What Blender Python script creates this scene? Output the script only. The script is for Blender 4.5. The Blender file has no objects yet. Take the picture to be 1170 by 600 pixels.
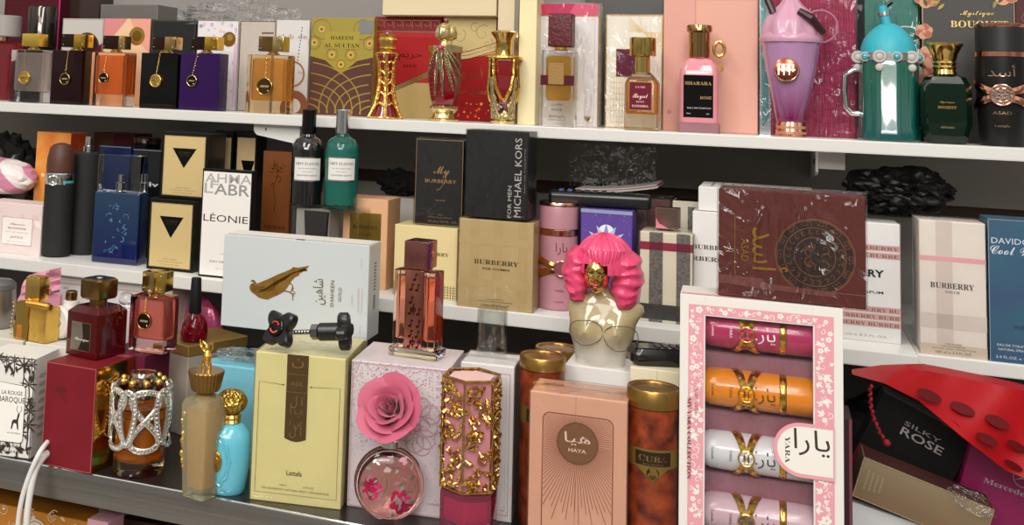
import bpy, bmesh, math, random
from math import sin, cos, pi, radians, sqrt, atan2, tan, asin
from mathutils import Vector, Matrix, noise
random.seed(7)
SC = bpy.context.scene
COL = SC.collection
# ------------------------------------------------------------------ camera
FPX = 1250.0; PX, PY = 400.0, -12.0; H = 1.40
def _ray(x, y): return Vector((x-PX, y-PY, FPX))
_up = _ray(880, -13300).normalized()
_lf = _ray(-2800, -17); _lf = (_lf-_up*_lf.dot(_up)).normalized()
_rt = -_lf; _fw = _rt.cross(_up)
if _fw.z < 0: _fw = -_fw
def wdir(x, y):
    r = _ray(x, y); return Vector((_rt.dot(r), _fw.dot(r), _up.dot(r)))
def proj(x, y, z):
    v = Vector((x, y, z-H)); c = _rt*0
    c = Vector((_rt.x*v.x+_fw.x*v.y+_up.x*v.z, _rt.y*v.x+_fw.y*v.y+_up.y*v.z, _rt.z*v.x+_fw.z*v.y+_up.z*v.z)); return PX+FPX*c.x/c.z, PY+FPX*c.y/c.z
def W(x, y, Y):
    d = wdir(x, y); t = Y/d.y; return d.x*t, H+d.z*t
def WZ(x, y, Z):
    d = wdir(x, y); t = (Z-H)/d.z; return d.x*t, d.y*t
cam_d = bpy.data.cameras.new('camera'); cam = bpy.data.objects.new('camera', cam_d); COL.objects.link(cam)
cam_d.sensor_fit = 'HORIZONTAL'; cam_d.sensor_width = 36; cam_d.lens = FPX/1170*36
cam_d.shift_x = (585-PX)/1170; cam_d.shift_y = (PY-300)/1170
cam_d.clip_start = .01
# world axes seen in camera coords: camera x right, y down, z forward
cx_ = Vector((_rt.x, _fw.x, _up.x)); cy_ = Vector((_rt.y, _fw.y, _up.y)); cz_ = Vector((_rt.z, _fw.z, _up.z))
cam.matrix_world = Matrix(((cx_.x, -cy_.x, -cz_.x, 0), (cx_.y, -cy_.y, -cz_.y, 0), (cx_.z, -cy_.z, -cz_.z, H), (0, 0, 0, 1)))
SC.camera = cam
ZT, ZM, ZC = 1.3684, 1.166, 1.010
# ------------------------------------------------------------------ materials
def lin(h):
    if not isinstance(h, str): return (*h, 1.0)
    h = h.lstrip('#'); o = []
    for i in (0, 2, 4):
        c = int(h[i:i+2], 16)/255
        o.append(c/12.92 if c <= .04045 else ((c+.055)/1.055)**2.4)
    return (*o, 1.0)
_mc = {}
def pm(name, col='808080', rough=.5, metal=0, trans=0, ior=1.45, coat=0, var=None, bump=None, emis=None, sheen=0, alpha=1, spec=None, ramp=None):
    """procedural principled material. var=(colour2, scale, contrast); bump=(strength, scale[, kind]); ramp=(z0,col0,z1,col1) object-space colour of the thing itself"""
    if name in _mc: return _mc[name]
    m = bpy.data.materials.new(name); m.use_nodes = True; nt = m.node_tree; b = nt.nodes['Principled BSDF']
    b.inputs['Base Color'].default_value = lin(col); b.inputs['Roughness'].default_value = rough
    b.inputs['Metallic'].default_value = metal; b.inputs['Transmission Weight'].default_value = trans
    b.inputs['IOR'].default_value = ior; b.inputs['Coat Weight'].default_value = coat; b.inputs['Alpha'].default_value = alpha
    if spec is not None: b.inputs['Specular IOR Level'].default_value = spec
    if sheen: b.inputs['Sheen Weight'].default_value = sheen
    if emis: b.inputs['Emission Color'].default_value = lin(emis[0]); b.inputs['Emission Strength'].default_value = emis[1]
    tc = nt.nodes.new('ShaderNodeTexCoord')
    if var:
        n = nt.nodes.new('ShaderNodeTexNoise'); n.inputs['Scale'].default_value = var[1]; n.inputs['Detail'].default_value = 4
        r = nt.nodes.new('ShaderNodeValToRGB'); k = var[2] if len(var) > 2 else .5
        r.color_ramp.elements[0].position = .5-k/2; r.color_ramp.elements[1].position = .5+k/2
        r.color_ramp.elements[0].color = lin(col); r.color_ramp.elements[1].color = lin(var[0])
        nt.links.new(tc.outputs['Object'], n.inputs['Vector']); nt.links.new(n.outputs['Fac'], r.inputs['Fac'])
        nt.links.new(r.outputs['Color'], b.inputs['Base Color'])
        if len(var) > 3:
            mp = nt.nodes.new('ShaderNodeMapping'); mp.inputs['Scale'].default_value = var[3]
            nt.links.new(tc.outputs['Object'], mp.inputs['Vector']); nt.links.new(mp.outputs['Vector'], n.inputs['Vector'])
    if ramp:
        s = nt.nodes.new('ShaderNodeSeparateXYZ'); mr = nt.nodes.new('ShaderNodeMapRange'); r = nt.nodes.new('ShaderNodeValToRGB')
        nt.links.new(tc.outputs['Object'], s.inputs[0]); nt.links.new(s.outputs['Z'], mr.inputs['Value'])
        mr.inputs['From Min'].default_value = ramp[0]; mr.inputs['From Max'].default_value = ramp[2]
        r.color_ramp.elements[0].color = lin(ramp[1]); r.color_ramp.elements[1].color = lin(ramp[3])
        nt.links.new(mr.outputs['Result'], r.inputs['Fac']); nt.links.new(r.outputs['Color'], b.inputs['Base Color'])
    if bump:
        kind = bump[2] if len(bump) > 2 else 'noise'
        if kind == 'voronoi':
            t = nt.nodes.new('ShaderNodeTexVoronoi'); o = t.outputs['Distance']
        elif kind == 'wave':
            t = nt.nodes.new('ShaderNodeTexWave'); t.inputs['Distortion'].default_value = 2; o = t.outputs['Fac']
        else:
            t = nt.nodes.new('ShaderNodeTexNoise'); t.inputs['Detail'].default_value = 3; o = t.outputs['Fac']
        t.inputs['Scale'].default_value = bump[1]
        bp = nt.nodes.new('ShaderNodeBump'); bp.inputs['Strength'].default_value = bump[0]; bp.inputs['Distance'].default_value = .002
        nt.links.new(tc.outputs['Object'], t.inputs['Vector']); nt.links.new(o, bp.inputs['Height']); nt.links.new(bp.outputs['Normal'], b.inputs['Normal'])
    _mc[name] = m; return m
def paper(c, rough=.5, coat=.0, **k): return pm('card_'+c, c, rough, coat=coat, spec=.28, bump=(.05, 60), **k)
def gloss(c, rough=.18, **k): return pm('gloss_'+c, c, rough, coat=.4, **k)
def ink(c): return pm('ink_'+c, c, .55, spec=.25)
def foil(c, rough=.25): return pm('foil_'+c, c, rough, metal=1)
def glass(c='ffffff', rough=.02, ior=1.45): return pm('glass_%s_%s' % (c, rough), c, rough, trans=1, ior=ior)
def liquid(c, ior=1.1): return pm('liquid_'+c, c, .03, trans=.78, ior=ior)
GOLD = pm('gold', 'e8c068', .2, metal=1, bump=(.12, 90)); GOLDR = pm('gold_relief', 'e6bd62', .25, metal=1, bump=(.9, 160))
ROSEG = pm('rose_gold', 'd99a80', .16, metal=1, bump=(.1, 60)); SILV = pm('silver', 'd8d6d2', .2, metal=1, bump=(.1, 80)); CHROME = pm('chrome', 'd8d8d8', .08, metal=1)
DKGOLD = pm('dark_gold', '8a6a32', .3, metal=1)
BLACKG = pm('black_gloss', '0b0a0a', .1, spec=.35); BLACKM = pm('black_matte', '151414', .6, spec=.25, bump=(.1, 200)); WHITEP = pm('white_plastic', 'e9e7e2', .35)
def thinclear():
    if 'thin' in _mc: return _mc['thin']
    m = bpy.data.materials.new('thin_clear_plastic'); m.use_nodes = True; nt = m.node_tree; nt.nodes.clear()
    out = nt.nodes.new('ShaderNodeOutputMaterial'); mix = nt.nodes.new('ShaderNodeMixShader'); tr = nt.nodes.new('ShaderNodeBsdfTransparent'); gl = nt.nodes.new('ShaderNodeBsdfGlossy')
    gl.inputs['Roughness'].default_value = .05; tr.inputs['Color'].default_value = (.93, .94, .93, 1)
    lw = nt.nodes.new('ShaderNodeLayerWeight'); lw.inputs['Blend'].default_value = .25; mr = nt.nodes.new('ShaderNodeMapRange'); mr.inputs['To Min'].default_value = .05; mr.inputs['To Max'].default_value = .55; L = nt.links.new
    L(lw.outputs['Facing'], mr.inputs['Value']); L(mr.outputs['Result'], mix.inputs['Fac']); L(tr.outputs[0], mix.inputs[1]); L(gl.outputs[0], mix.inputs[2]); L(mix.outputs[0], out.inputs['Surface'])
    _mc['thin'] = m; return m
def wrapmat(strong=True):
    key = 'wrap' if strong else 'wrap_light'
    if key in _mc: return _mc[key]
    m = bpy.data.materials.new('cellophane'); m.use_nodes = True; nt = m.node_tree; nt.nodes.clear()
    out = nt.nodes.new('ShaderNodeOutputMaterial'); mix = nt.nodes.new('ShaderNodeMixShader'); tr = nt.nodes.new('ShaderNodeBsdfTransparent'); gl = nt.nodes.new('ShaderNodeBsdfGlossy')
    gl.inputs['Roughness'].default_value = .07; gl.inputs['Color'].default_value = (1, 1, 1, 1)
    tc = nt.nodes.new('ShaderNodeTexCoord'); mp = nt.nodes.new('ShaderNodeMapping'); mp.inputs['Scale'].default_value = (1, 1, .45); mp.inputs['Rotation'].default_value = (.2, .5, .3)
    n = nt.nodes.new('ShaderNodeTexNoise'); n.inputs['Scale'].default_value = 17 if strong else 9; n.inputs['Detail'].default_value = 3; n.inputs['Distortion'].default_value = 2.6
    bp = nt.nodes.new('ShaderNodeBump'); bp.inputs['Strength'].default_value = 1; bp.inputs['Distance'].default_value = .018 if strong else .0045
    lw = nt.nodes.new('ShaderNodeLayerWeight'); lw.inputs['Blend'].default_value = .25
    mr = nt.nodes.new('ShaderNodeMapRange'); mr.inputs['To Min'].default_value = .02; mr.inputs['To Max'].default_value = .55
    L = nt.links.new
    L(tc.outputs['Object'], mp.inputs['Vector']); L(mp.outputs['Vector'], n.inputs['Vector']); L(n.outputs['Fac'], bp.inputs['Height'])
    L(bp.outputs['Normal'], gl.inputs['Normal']); L(bp.outputs['Normal'], lw.inputs['Normal']); L(lw.outputs['Fresnel'], mr.inputs['Value'])
    L(mr.outputs['Result'], mix.inputs['Fac']); L(tr.outputs[0], mix.inputs[1]); L(gl.outputs[0], mix.inputs[2]); L(mix.outputs[0], out.inputs['Surface'])
    _mc[key] = m; return m
# ------------------------------------------------------------------ text
_tc = {}
SERU = {chr(65+i): chr(0x1D400+i) for i in range(26)}; SERU.update({chr(97+i): chr(0x1D41A+i) for i in range(26)}); SERU.update({chr(48+i): chr(0x1D7CE+i) for i in range(10)})
SCRU = {chr(65+i): chr(0x1D4D0+i) for i in range(26)}; SCRU.update({chr(97+i): chr(0x1D4EA+i) for i in range(26)})
def ser(s): return ''.join(SERU.get(c, c) for c in s)
def scr(s): return ''.join(SCRU.get(c, c) for c in s)
def glyphs(s, off=0.0):
    if any('\u0600' <= c <= '\u06ff' or '\ufb50' <= c <= '\ufefc' for c in s): s = s[::-1]
    k = (s, off)
    if k in _tc: return _tc[k]
    c = bpy.data.curves.new('t', 'FONT'); c.body = s; c.resolution_u = 2; c.offset = off; c.fill_mode = 'FRONT'
    o = bpy.data.objects.new('t', c); COL.objects.link(o); bpy.context.view_layer.update()
    m = o.to_mesh(); vs = [(v.co.x, v.co.y) for v in m.vertices]; fs = [tuple(p.vertices) for p in m.polygons]
    o.to_mesh_clear(); bpy.data.objects.remove(o); bpy.data.curves.remove(c)
    if vs:
        x0 = min(v[0] for v in vs); x1 = max(v[0] for v in vs)
    else: x0, x1 = 0, 1
    _tc[k] = (vs, fs, x0, x1); return _tc[k]
# ------------------------------------------------------------------ mesh builder
class MB:
    def __init__(s):
        s.v = []; s.f = []; s.m = []; s.mats = []; s.T = Matrix.Identity(4); s.F = None; s.e = 2.5e-4
    def mi(s, mat):
        if mat not in s.mats: s.mats.append(mat)
        return s.mats.index(mat)
    def add(s, vs, fs, mat):
        o = len(s.v); T = s.T
        s.v += [tuple(T @ Vector(v)) for v in vs]; i = s.mi(mat)
        for f in fs: s.f.append(tuple(a+o for a in f)); s.m.append(i)
    def bm(s, bm, mat):
        bm.verts.index_update(); s.add([v.co.copy() for v in bm.verts], [[v.index for v in f.verts] for f in bm.faces], mat); bm.free()
    def box(s, x0, y0, z0, x1, y1, z1, mat, bev=0, seg=2):
        b = bmesh.new(); bmesh.ops.create_cube(b, size=1)
        for v in b.verts: v.co = Vector(((x0+x1)/2+v.co.x*(x1-x0), (y0+y1)/2+v.co.y*(y1-y0), (z0+z1)/2+v.co.z*(z1-z0)))
        if bev: bmesh.ops.bevel(b, geom=b.edges[:], offset=bev, segments=seg, profile=.6, affect='EDGES')
        s.bm(b, mat)
    def loft(s, rings, mat, cap0=True, cap1=True, closed=True):
        n = len(rings[0]); vs = [p for r in rings for p in r]; fs = []
        for i in range(len(rings)-1):
            for j in range(n if closed else n-1):
                a = i*n+j; b = i*n+(j+1) % n; fs.append((a, b, b+n, a+n))
        if cap0: fs.append(tuple(range(n))[::-1])
        if cap1: fs.append(tuple(range((len(rings)-1)*n, len(rings)*n)))
        s.add(vs, fs, mat)
    def lathe(s, prof, mat, n=36, cx=0, cy=0, sx=1, sy=1, cap0=True, cap1=True, flute=None):
        rings = []
        for r, z in prof:
            ring = []
            for j in range(n):
                a = 2*pi*j/n; q = r
                if flute: q = r*(1+flute[1]*cos(a*flute[0]))
                ring.append((cx+q*cos(a)*sx, cy+q*sin(a)*sy, z))
            rings.append(ring)
        s.loft(rings, mat, cap0, cap1)
    def prism(s, poly, z0, z1, mat): s.loft([[(x, y, z0) for x, y in poly], [(x, y, z1) for x, y in poly]], mat)
    def slab(s, poly, y0, y1, mat):
        s.loft([[(x, y0, z) for x, z in poly], [(x, y1, z) for x, z in poly]], mat)
    def tube(s, pts, r, mat, n=8, closed=False, cap=True):
        pts = [Vector(p) for p in pts]; N = len(pts); rings = []; pr = None
        for i, p in enumerate(pts):
            if closed: t = pts[(i+1) % N]-pts[i-1]
            else: t = pts[min(i+1, N-1)]-pts[max(i-1, 0)]
            if t.length < 1e-9: t = Vector((0, 0, 1))
            t.normalize()
            if pr is None:
                u = t.cross(Vector((0, 1, 0)));
                if u.length < .1: u = t.cross(Vector((1, 0, 0)))
            else: u = pr-t*pr.dot(t)
            u.normalize(); w = t.cross(u); pr = u
            rr = r[i] if isinstance(r, (list, tuple)) else r
            rings.append([tuple(p+(u*cos(2*pi*j/n)+w*sin(2*pi*j/n))*rr) for j in range(n)])
        if closed: rings.append(rings[0]); cap = False
        s.loft(rings, mat, cap, cap)
    def ball(s, c, r, mat, n=12, m=8, sx=1, sy=1, sz=1, fn=None):
        vs = []; fs = []
        for i in range(m+1):
            th = pi*i/m
            for j in range(n):
                a = 2*pi*j/n; d = Vector((sin(th)*cos(a), sin(th)*sin(a), cos(th))); q = r*(fn(d) if fn else 1)
                vs.append((c[0]+d.x*q*sx, c[1]+d.y*q*sy, c[2]+d.z*q*sz))
        for i in range(m):
            for j in range(n):
                a = i*n+j; b = i*n+(j+1) % n; fs.append((a, a+n, b+n, b))
        s.add(vs, fs, mat)
    def torus(s, c, R, r, mat, axis='y', n=28, k=8, sx=1, sz=1):
        pts = []
        for i in range(n):
            a = 2*pi*i/n
            if axis == 'y': pts.append((c[0]+R*cos(a)*sx, c[1], c[2]+R*sin(a)*sz))
            elif axis == 'z': pts.append((c[0]+R*cos(a)*sx, c[1]+R*sin(a)*sz, c[2]))
            else: pts.append((c[0], c[1]+R*cos(a)*sx, c[2]+R*sin(a)*sz))
        s.tube(pts, r, mat, k, closed=True)
    # ---- printing on a face: F maps (u, v, e) to local space
    def _m(s, u, v): return s.F(u, v, s.e) if s.F else (u, -s.e, v)
    def pol(s, pts, mat, holes=False):
        s.e += 6e-6; s.add([s._m(u, v) for u, v in pts], [tuple(range(len(pts)))], mat)
    def rect(s, u0, v0, u1, v1, mat, nu=1):
        s.e += 6e-6
        if s.F and nu == 1 and getattr(s, 'curved', 0): nu = 16
        vs = []; fs = []
        for i in range(nu+1):
            u = u0+(u1-u0)*i/nu; vs += [s._m(u, v0), s._m(u, v1)]
        for i in range(nu): fs.append((2*i, 2*i+2, 2*i+3, 2*i+1))
        s.add(vs, fs, mat)
    def disc(s, u, v, r, mat, n=32, r2=0, sv=1):
        s.e += 6e-6
        if r2:
            vs = []
            for i in range(n):
                a = 2*pi*i/n; vs += [s._m(u+r*cos(a), v+r*sin(a)*sv), s._m(u+r2*cos(a), v+r2*sin(a)*sv)]
            s.add(vs, [(2*i, (2*i+2) % (2*n), (2*i+3) % (2*n), 2*i+1) for i in range(n)], mat)
        else: s.add([s._m(u+r*cos(2*pi*i/n), v+r*sin(2*pi*i/n)*sv) for i in range(n)], [tuple(range(n))], mat)
    def line(s, pts, w, mat, closed=False):
        s.e += 6e-6; N = len(pts); vs = []
        for i in range(N):
            a = pts[i-1] if (i or closed) else pts[0]; b = pts[(i+1) % N] if (i < N-1 or closed) else pts[-1]
            dx, dy = b[0]-a[0], b[1]-a[1]; L = sqrt(dx*dx+dy*dy) or 1; ww = w[i] if isinstance(w, (list, tuple)) else w
            nx, ny = -dy/L*ww/2, dx/L*ww/2; u, v = pts[i]
            vs += [s._m(u+nx, v+ny), s._m(u-nx, v-ny)]
        M = N if closed else N-1
        s.add(vs, [(2*i, 2*i+1, (2*i+3) % (2*N), (2*i+2) % (2*N)) for i in range(M)], mat)
    def frame(s, u0, v0, u1, v1, w, mat):
        s.rect(u0, v0, u1, v0+w, mat); s.rect(u0, v1-w, u1, v1, mat); s.rect(u0, v0, u0+w, v1, mat); s.rect(u1-w, v0, u1, v1, mat)
    def text(s, t, u, v, cap, mat, width=None, rot=0, off=0.0, align='C', shear=0):
        vs, fs, x0, x1 = glyphs(t, off); k = cap/.72; kx = width/(x1-x0) if width else k
        ox = {'C': (x0+x1)/2, 'L': x0, 'R': x1}[align]; c, n = cos(rot), sin(rot); s.e += 6e-6; out = []
        for x, y in vs:
            a = (x-ox)*kx+shear*y*k; b = y*k; out.append(s._m(u+a*c-b*n, v+a*n+b*c))
        s.add(out, fs, mat)
    def build(s, name, parent=None, sharp=35, smooth=True):
        me = bpy.data.meshes.new(name); me.from_pydata(s.v, [], s.f)
        for m in s.mats: me.materials.append(m)
        me.polygons.foreach_set('material_index', s.m); me.update()
        b = bmesh.new(); b.from_mesh(me)
        b.faces.ensure_lookup_table()
        bmesh.ops.recalc_face_normals(b, faces=b.faces[:]); b.to_mesh(me); b.free()
        if smooth:
            me.polygons.foreach_set('use_smooth', [True]*len(me.polygons)); me.set_sharp_from_angle(angle=radians(sharp))
        o = bpy.data.objects.new(name, me); COL.objects.link(o)
        if parent: o.parent = parent
        return o
def rr(hw, hd, r, n=5, cx=0, cy=0):
    out = []
    for (sx, sy, a0) in ((1, 1, 0), (-1, 1, pi/2), (-1, -1, pi), (1, -1, 3*pi/2)):
        for i in range(n+1):
            a = a0+pi/2*i/n; out.append((cx+sx*(hw-r)+r*cos(a), cy+sy*(hd-r)+r*sin(a)))
    return out
def ring(poly, z): return [(x, y, z) for x, y in poly]
def arc(cx, cy, r, a0, a1, n=16, sy=1): return [(cx+r*cos(a0+(a1-a0)*i/n), cy+sy*r*sin(a0+(a1-a0)*i/n)) for i in range(n+1)]
# ------------------------------------------------------------------ things
def tag(o, label, cat, group=None, kind=None):
    if label: o['label'] = label
    if cat: o['category'] = cat
    if group: o['group'] = group
    if kind: o['kind'] = kind
    return o
def thing(name, label, cat, loc=(0, 0, 0), rz=0, group=None):
    o = bpy.data.objects.new(name, None); COL.objects.link(o); o.empty_display_size = .01
    o.location = loc; o.rotation_euler = (0, 0, rz); return tag(o, label, cat, group)
def struct(o): o['kind'] = 'structure'; return o
def copytree(o, parent=None):
    c = o.copy(); COL.objects.link(c); c.parent = parent
    for ch in list(o.children): copytree(ch, c)
    return c
class B: pass
def front(l, r, t, b, Y, z0=None, rot=0):
    """front face whose left edge stands at depth Y; returns x, y, z, w, h, rot in metres"""
    ym = (t+b)/2; q = B(); q.x, _ = W(l, ym, Y); q.y = Y; a = radians(rot); d = wdir(r, ym)
    c, s = cos(a), sin(a)      # P0 + w(c,s) = t(dx,dy)
    det = -c*d.y+s*d.x; q.w = (q.x*d.y-q.y*d.x)/det
    if z0 is None: z0 = W(l, b, Y)[1]
    q.z = z0; q.h = W(l, t, Y)[1]-z0; q.rot = a; return q
def cornered(l, c, r, t, b, Y, z0, ratio=1.0):
    """square-ish bottle: front face l..c pixels, right face reaching to r; finds its turn"""
    best = None
    for k in range(0, 101):
        a = 25-k; q = front(l, c, t, b, Y, z0, a)
        if q.w <= 0: continue
        q.d = q.w*ratio; x = q.x+q.w*cos(q.rot)-q.d*sin(q.rot); y = q.y+q.w*sin(q.rot)+q.d*cos(q.rot)
        e = abs(proj(x, y, z0+q.h/2)[0]-r)
        if best is None or e < best[0]: best = (e, q)
    return best[1]
def footed(bl, br, tl, Z, back=None):
    """front bottom edge given by two points on plane Z"""
    q = B(); x0, y0 = WZ(bl[0], bl[1], Z); x1, y1 = WZ(br[0], br[1], Z)
    q.x, q.y, q.z = x0, y0, Z; q.w = sqrt((x1-x0)**2+(y1-y0)**2); q.rot = atan2(y1-y0, x1-x0)
    q.h = W(tl[0], tl[1], y0)[1]-Z
    if back:
        bx, by = WZ(back[0], back[1], Z+q.h); n = (-sin(q.rot), cos(q.rot)); q.d = (bx-x1)*n[0]+(by-y1)*n[1]
    return q
def cyl(l, r, t, b, Y, z0=None):
    ym = (t+b)/2; q = B(); dl = wdir(l, ym); dr = wdir(r, ym); al = atan2(dl.x, dl.y); ar = atan2(dr.x, dr.y)
    a = (al+ar)/2; D = Y/cos(a); q.R = D*sin((ar-al)/2); q.x = Y*tan(a); q.y = Y; q.face = -a
    if z0 is None: z0 = W((l+r)/2, b, Y)[1]
    q.z = z0; q.h = W((l+r)/2, t, Y)[1]-z0; q.rot = q.face; return q
def carton(name, label, q, d, body, deco=None, cat='box', wrap=False, bev=.0006, group=None, tilt=None, label_part=None, sidem=None):
    """cardboard carton standing on its base; local x 0..w, y 0..d, z 0..h"""
    if d is None: d = q.d
    m = MB(); m.box(0, 0, 0, q.w, d, q.h, body, bev, 1)
    if sidem: m.F = lambda u, v, e: (q.w+e, u, v); m.rect(.0005, .0005, d-.0005, q.h-.0005, sidem); m.F = None; m.e = 2.5e-4
    # folded lid seam shown by every carton
    if deco: deco(m, q.w, q.h, d)
    if wrap:
        t = thing(name, label, cat, (q.x, q.y, q.z), q.rot, group); m.build('carton_body', t)
        p = MB(); g = .0009+m.e; wm = wrapmat(wrap == 2); p.box(-g, -g, 0.0002, q.w+g, d+g, q.h+g, wm, .001, 1)
        # gathered folds of film on top
        p.box(-g, d*.4, q.h+g, q.w+g, d*.6, q.h+g+.0005, wm)
        p.build('plastic_wrap', t)
    else:
        t = m.build(name); t.location = (q.x, q.y, q.z); t.rotation_euler = (0, 0, q.rot); tag(t, label, cat, group)
    if tilt: t.rotation_euler = (tilt[0], tilt[1], q.rot+tilt[2])
    return t
def R_(m, w):  # printing on the right-hand side
    m.F = lambda u, v, e: (w+e, u, v); m.e = 2.5e-4
def T_(m, h):
    m.F = lambda u, v, e: (u, v, h+e); m.e = 2.5e-4
def C_(m, R, cx=0, cy=0):
    m.F = lambda u, v, e: (cx+(R+e)*sin(u/R), cy-(R+e)*cos(u/R), v); m.curved = 1
def greek(m, u0, u1, v, s, mat, w=None):
    w = w or s*.14; n = max(1, int((u1-u0)/(s*1.25))); st = (u1-u0)/n
    for i in range(n):
        a = u0+i*st; k = st*.82
        m.line([(a, v), (a, v+s), (a+k, v+s), (a+k, v+s*.3), (a+k*.45, v+s*.3), (a+k*.45, v+s*.62)], w, mat)
def leaf(m, u, v, L, a, mat, wd=.3, n=8):
    pts = []
    for i in range(n+1):
        t = i/n; pts.append((t*L, sin(pi*t)*L*wd/2*(1.3-.6*t)))
    for i in range(n-1, 0, -1):
        t = i/n; pts.append((t*L, -sin(pi*t)*L*wd/2*(1.3-.6*t)))
    c, s = cos(a), sin(a); m.pol([(u+x*c-y*s, v+x*s+y*c) for x, y in pts], mat)
def swirl(m, u, v, r, a, mat, w, turns=1.2, d=1):
    pts = []; n = 22; ws = []
    for i in range(n+1):
        t = i/n; q = r*(1-t*.85); b = a+d*t*turns*2*pi; pts.append((u+q*cos(b), v+q*sin(b))); ws.append(w*(1-.5*t))
    m.line(pts, ws, mat)
def crumple(mb, c, sx, sy, sz, mat, amp=.25, freq=2.2, seed=0, sub=4, flat=True):
    b = bmesh.new(); bmesh.ops.create_icosphere(b, subdivisions=sub, radius=1)
    for v in b.verts:
        d = v.co.normalized(); p = d*freq+Vector((seed*7.1, seed*3.3, 0))
        k = 1+amp*(noise.noise(p)+.6*(abs(noise.noise(p*2.3))*2-1)+.35*(abs(noise.noise(p*5))*2-.7))
        v.co = Vector((c[0]+d.x*sx*k, c[1]+d.y*sy*k, max(c[2]+d.z*sz*k, c[2]-sz*.8 if flat else -9)))
    mb.bm(b, mat)
# ------------------------------------------------------------------ setting
wallm = pm('slatwall_grey', '8a8580', .6, var=('928d88', 3, .6), bump=(.08, 30)); slot = pm('slot_brown', '4a2e22', .6)
m = MB()
Zs = [W(770, 223, 1.545)[1]+k*.152 for k in range(-6, 5)]
zlo = -.0
for i, z in enumerate(Zs):                       # slatwall boards with recessed brown grooves
    m.box(-2.6, 1.545, (Zs[i-1]+.009 if i else 0), 1.6, 1.57, z-.009, wallm, .001, 1)
m.box(-2.6, 1.56, 0, 1.6, 1.585, 2.4, slot); m.box(-2.6, 1.545, Zs[-1]+.009, 1.6, 1.57, 2.4, wallm)
struct(m.build('wall_back'))
m = MB(); m.box(-2.6, -1.5, -.02, 1.6, 1.585, 0, pm('floor_tile', 'a39d94', .4, var=('aea89e', 6, .5))); struct(m.build('floor'))
white = pm('shelf_white', 'dcdad4', .32, coat=.15, var=('e2e0da', 4, .6)); edge = pm('shelf_edge_band', 'd6d4ce', .4)
def board(name, label, x0, x1, y0, y1, z, th, group=None):
    m = MB(); m.box(x0, y0, z-th, x1, y1, z, white, .001, 2); m.F = lambda u, v, e: (u, y0-e, v); m.rect(x0+.001, z-th+.0012, x1-.001, z-.0012, edge)
    return tag(m.build(name), label, 'shelf', group)
board('shelf_board', 'white melamine top shelf board carrying the jewelled and ornate bottles', -1.6, .62, 1.285, 1.544, ZT, .0135)
xs = W(1049, 404, 1.215)[0]
board('shelf_board', 'white middle shelf board, long left length under the boxed perfumes, ending at a step', -1.6, xs, 1.215, 1.544, ZM, .0155)
board('shelf_board', 'white middle shelf board, short right length under the pale striped and blue boxes', xs+.0015, .62, 1.235, 1.544, ZM-.002, .0135)
def bracket(px, py, label, flip):
    x, z = W(px, py, 1.33); m = MB()
    prof = [(0, 0), (0, -.012), (.01, -.024), (.03, -.029), (.26, -.045), (.26, 0)]
    m.T = Matrix.Translation((x, 1.33, ZT-.0140)); th = .003
    m.loft([[(0, y, zz) for y, zz in prof], [(th, y, zz) for y, zz in prof]], white)
    m.loft([[(0, 0, zz), (th*5, 0, zz), (th*5, .25, zz), (0, .25, zz)] for zz in (-.0015, 0)], white)
    t = thing('shelf_bracket', label, 'bracket', (0, 0, 0)); m.build('bracket_arm', t)
    k = MB(); k.T = m.T; k.box(.003, .0, -.020, .030, .003, -.0005, pm('bracket_grey', 'aeaba6', .4), .001, 2); k.build('front_plate', t)
    k = MB(); k.T = m.T; k.box(-.0012, .03, -.016, 0, .033, -.01, BLACKM); k.build('slot_hole', t)
    return t
bracket(932, 185, 'white metal bracket under the top shelf, right one above the brown carton', 0)
# left bracket: seen side-on as a pale plate reaching right
x, z = W(290, 145, 1.30); m = MB()
t = thing('shelf_bracket', 'white metal bracket under the top shelf, left one beside the green bottle', 'bracket', (x, 1.30, ZT-.0136))
poly = [(0, 0), (.0, -.006), (.004, -.013), (.012, -.016), (.06, -.020), (.06, 0)]
poly = arc(.009, -.006, .009, pi, 1.5*pi, 6)+[(.066, -.024), (.066, 0), (0, 0)]
m.slab(poly, 0, .003, white); m.box(.0, .003, -.003, .066, .2, -.0005, white); m.build('bracket_arm', t)
m = MB(); m.box(.017, -.0003, -.0085, .0185, .0, -.0045, BLACKM); m.build('slot_hole', t)
# steel counter
steel = pm('brushed_steel', 'a8a5a0', .34, metal=1, var=('8f8b86', 5, .6, (1, 8, 60)), bump=(.05, 40)); steeltop = pm('steel_top', '4c4641', .28, metal=.7, var=('37312c', 6, .6))
m = MB(); ye = WZ(130, 545, ZC)[1]-.004
m.box(-1.5, ye, ZC-.031, .62, ye+.004, ZC-.001, steel, .0012, 2); m.box(-1.5, ye+.004, ZC-.004, .62, 1.544, ZC, steeltop)
m.box(-1.5, ye+.001, ZC-.003, .62, ye+.007, ZC-.0002, CHROME, .0008, 1)
m.box(-1.5, ye+.004, ZC-.031, .62, ye+.03, ZC-.027, steel)
t = thing('steel_counter', 'brushed steel counter shelf with folded front edge under the lowest row', 'counter', (0, 0, 0)); m.build('counter_top', t)
for px in (118, 127):
    x, _ = W(px, 595, ye+.06); m = MB(); m.box(x, ye+.05, .0, x+.006, ye+.056, ZC-.031, pm('post_grey', '5c5a58', .4, metal=.6)); m.build('post', t)
YE = ye
m = MB(); m.box(-1.5, YE+.03, .82, .62, 1.544, .84, white, .001, 1); tag(m.build('shelf_board'), 'low shelf board beneath the steel counter holding orange patterned cartons', 'shelf')
for i, xx in enumerate((-1.6, .602)):
    m = MB(); m.box(xx, 1.285, 0, xx+.018, 1.544, 1.75, white); struct(m.build(('wall_left', 'wall_right')[i]))
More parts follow.
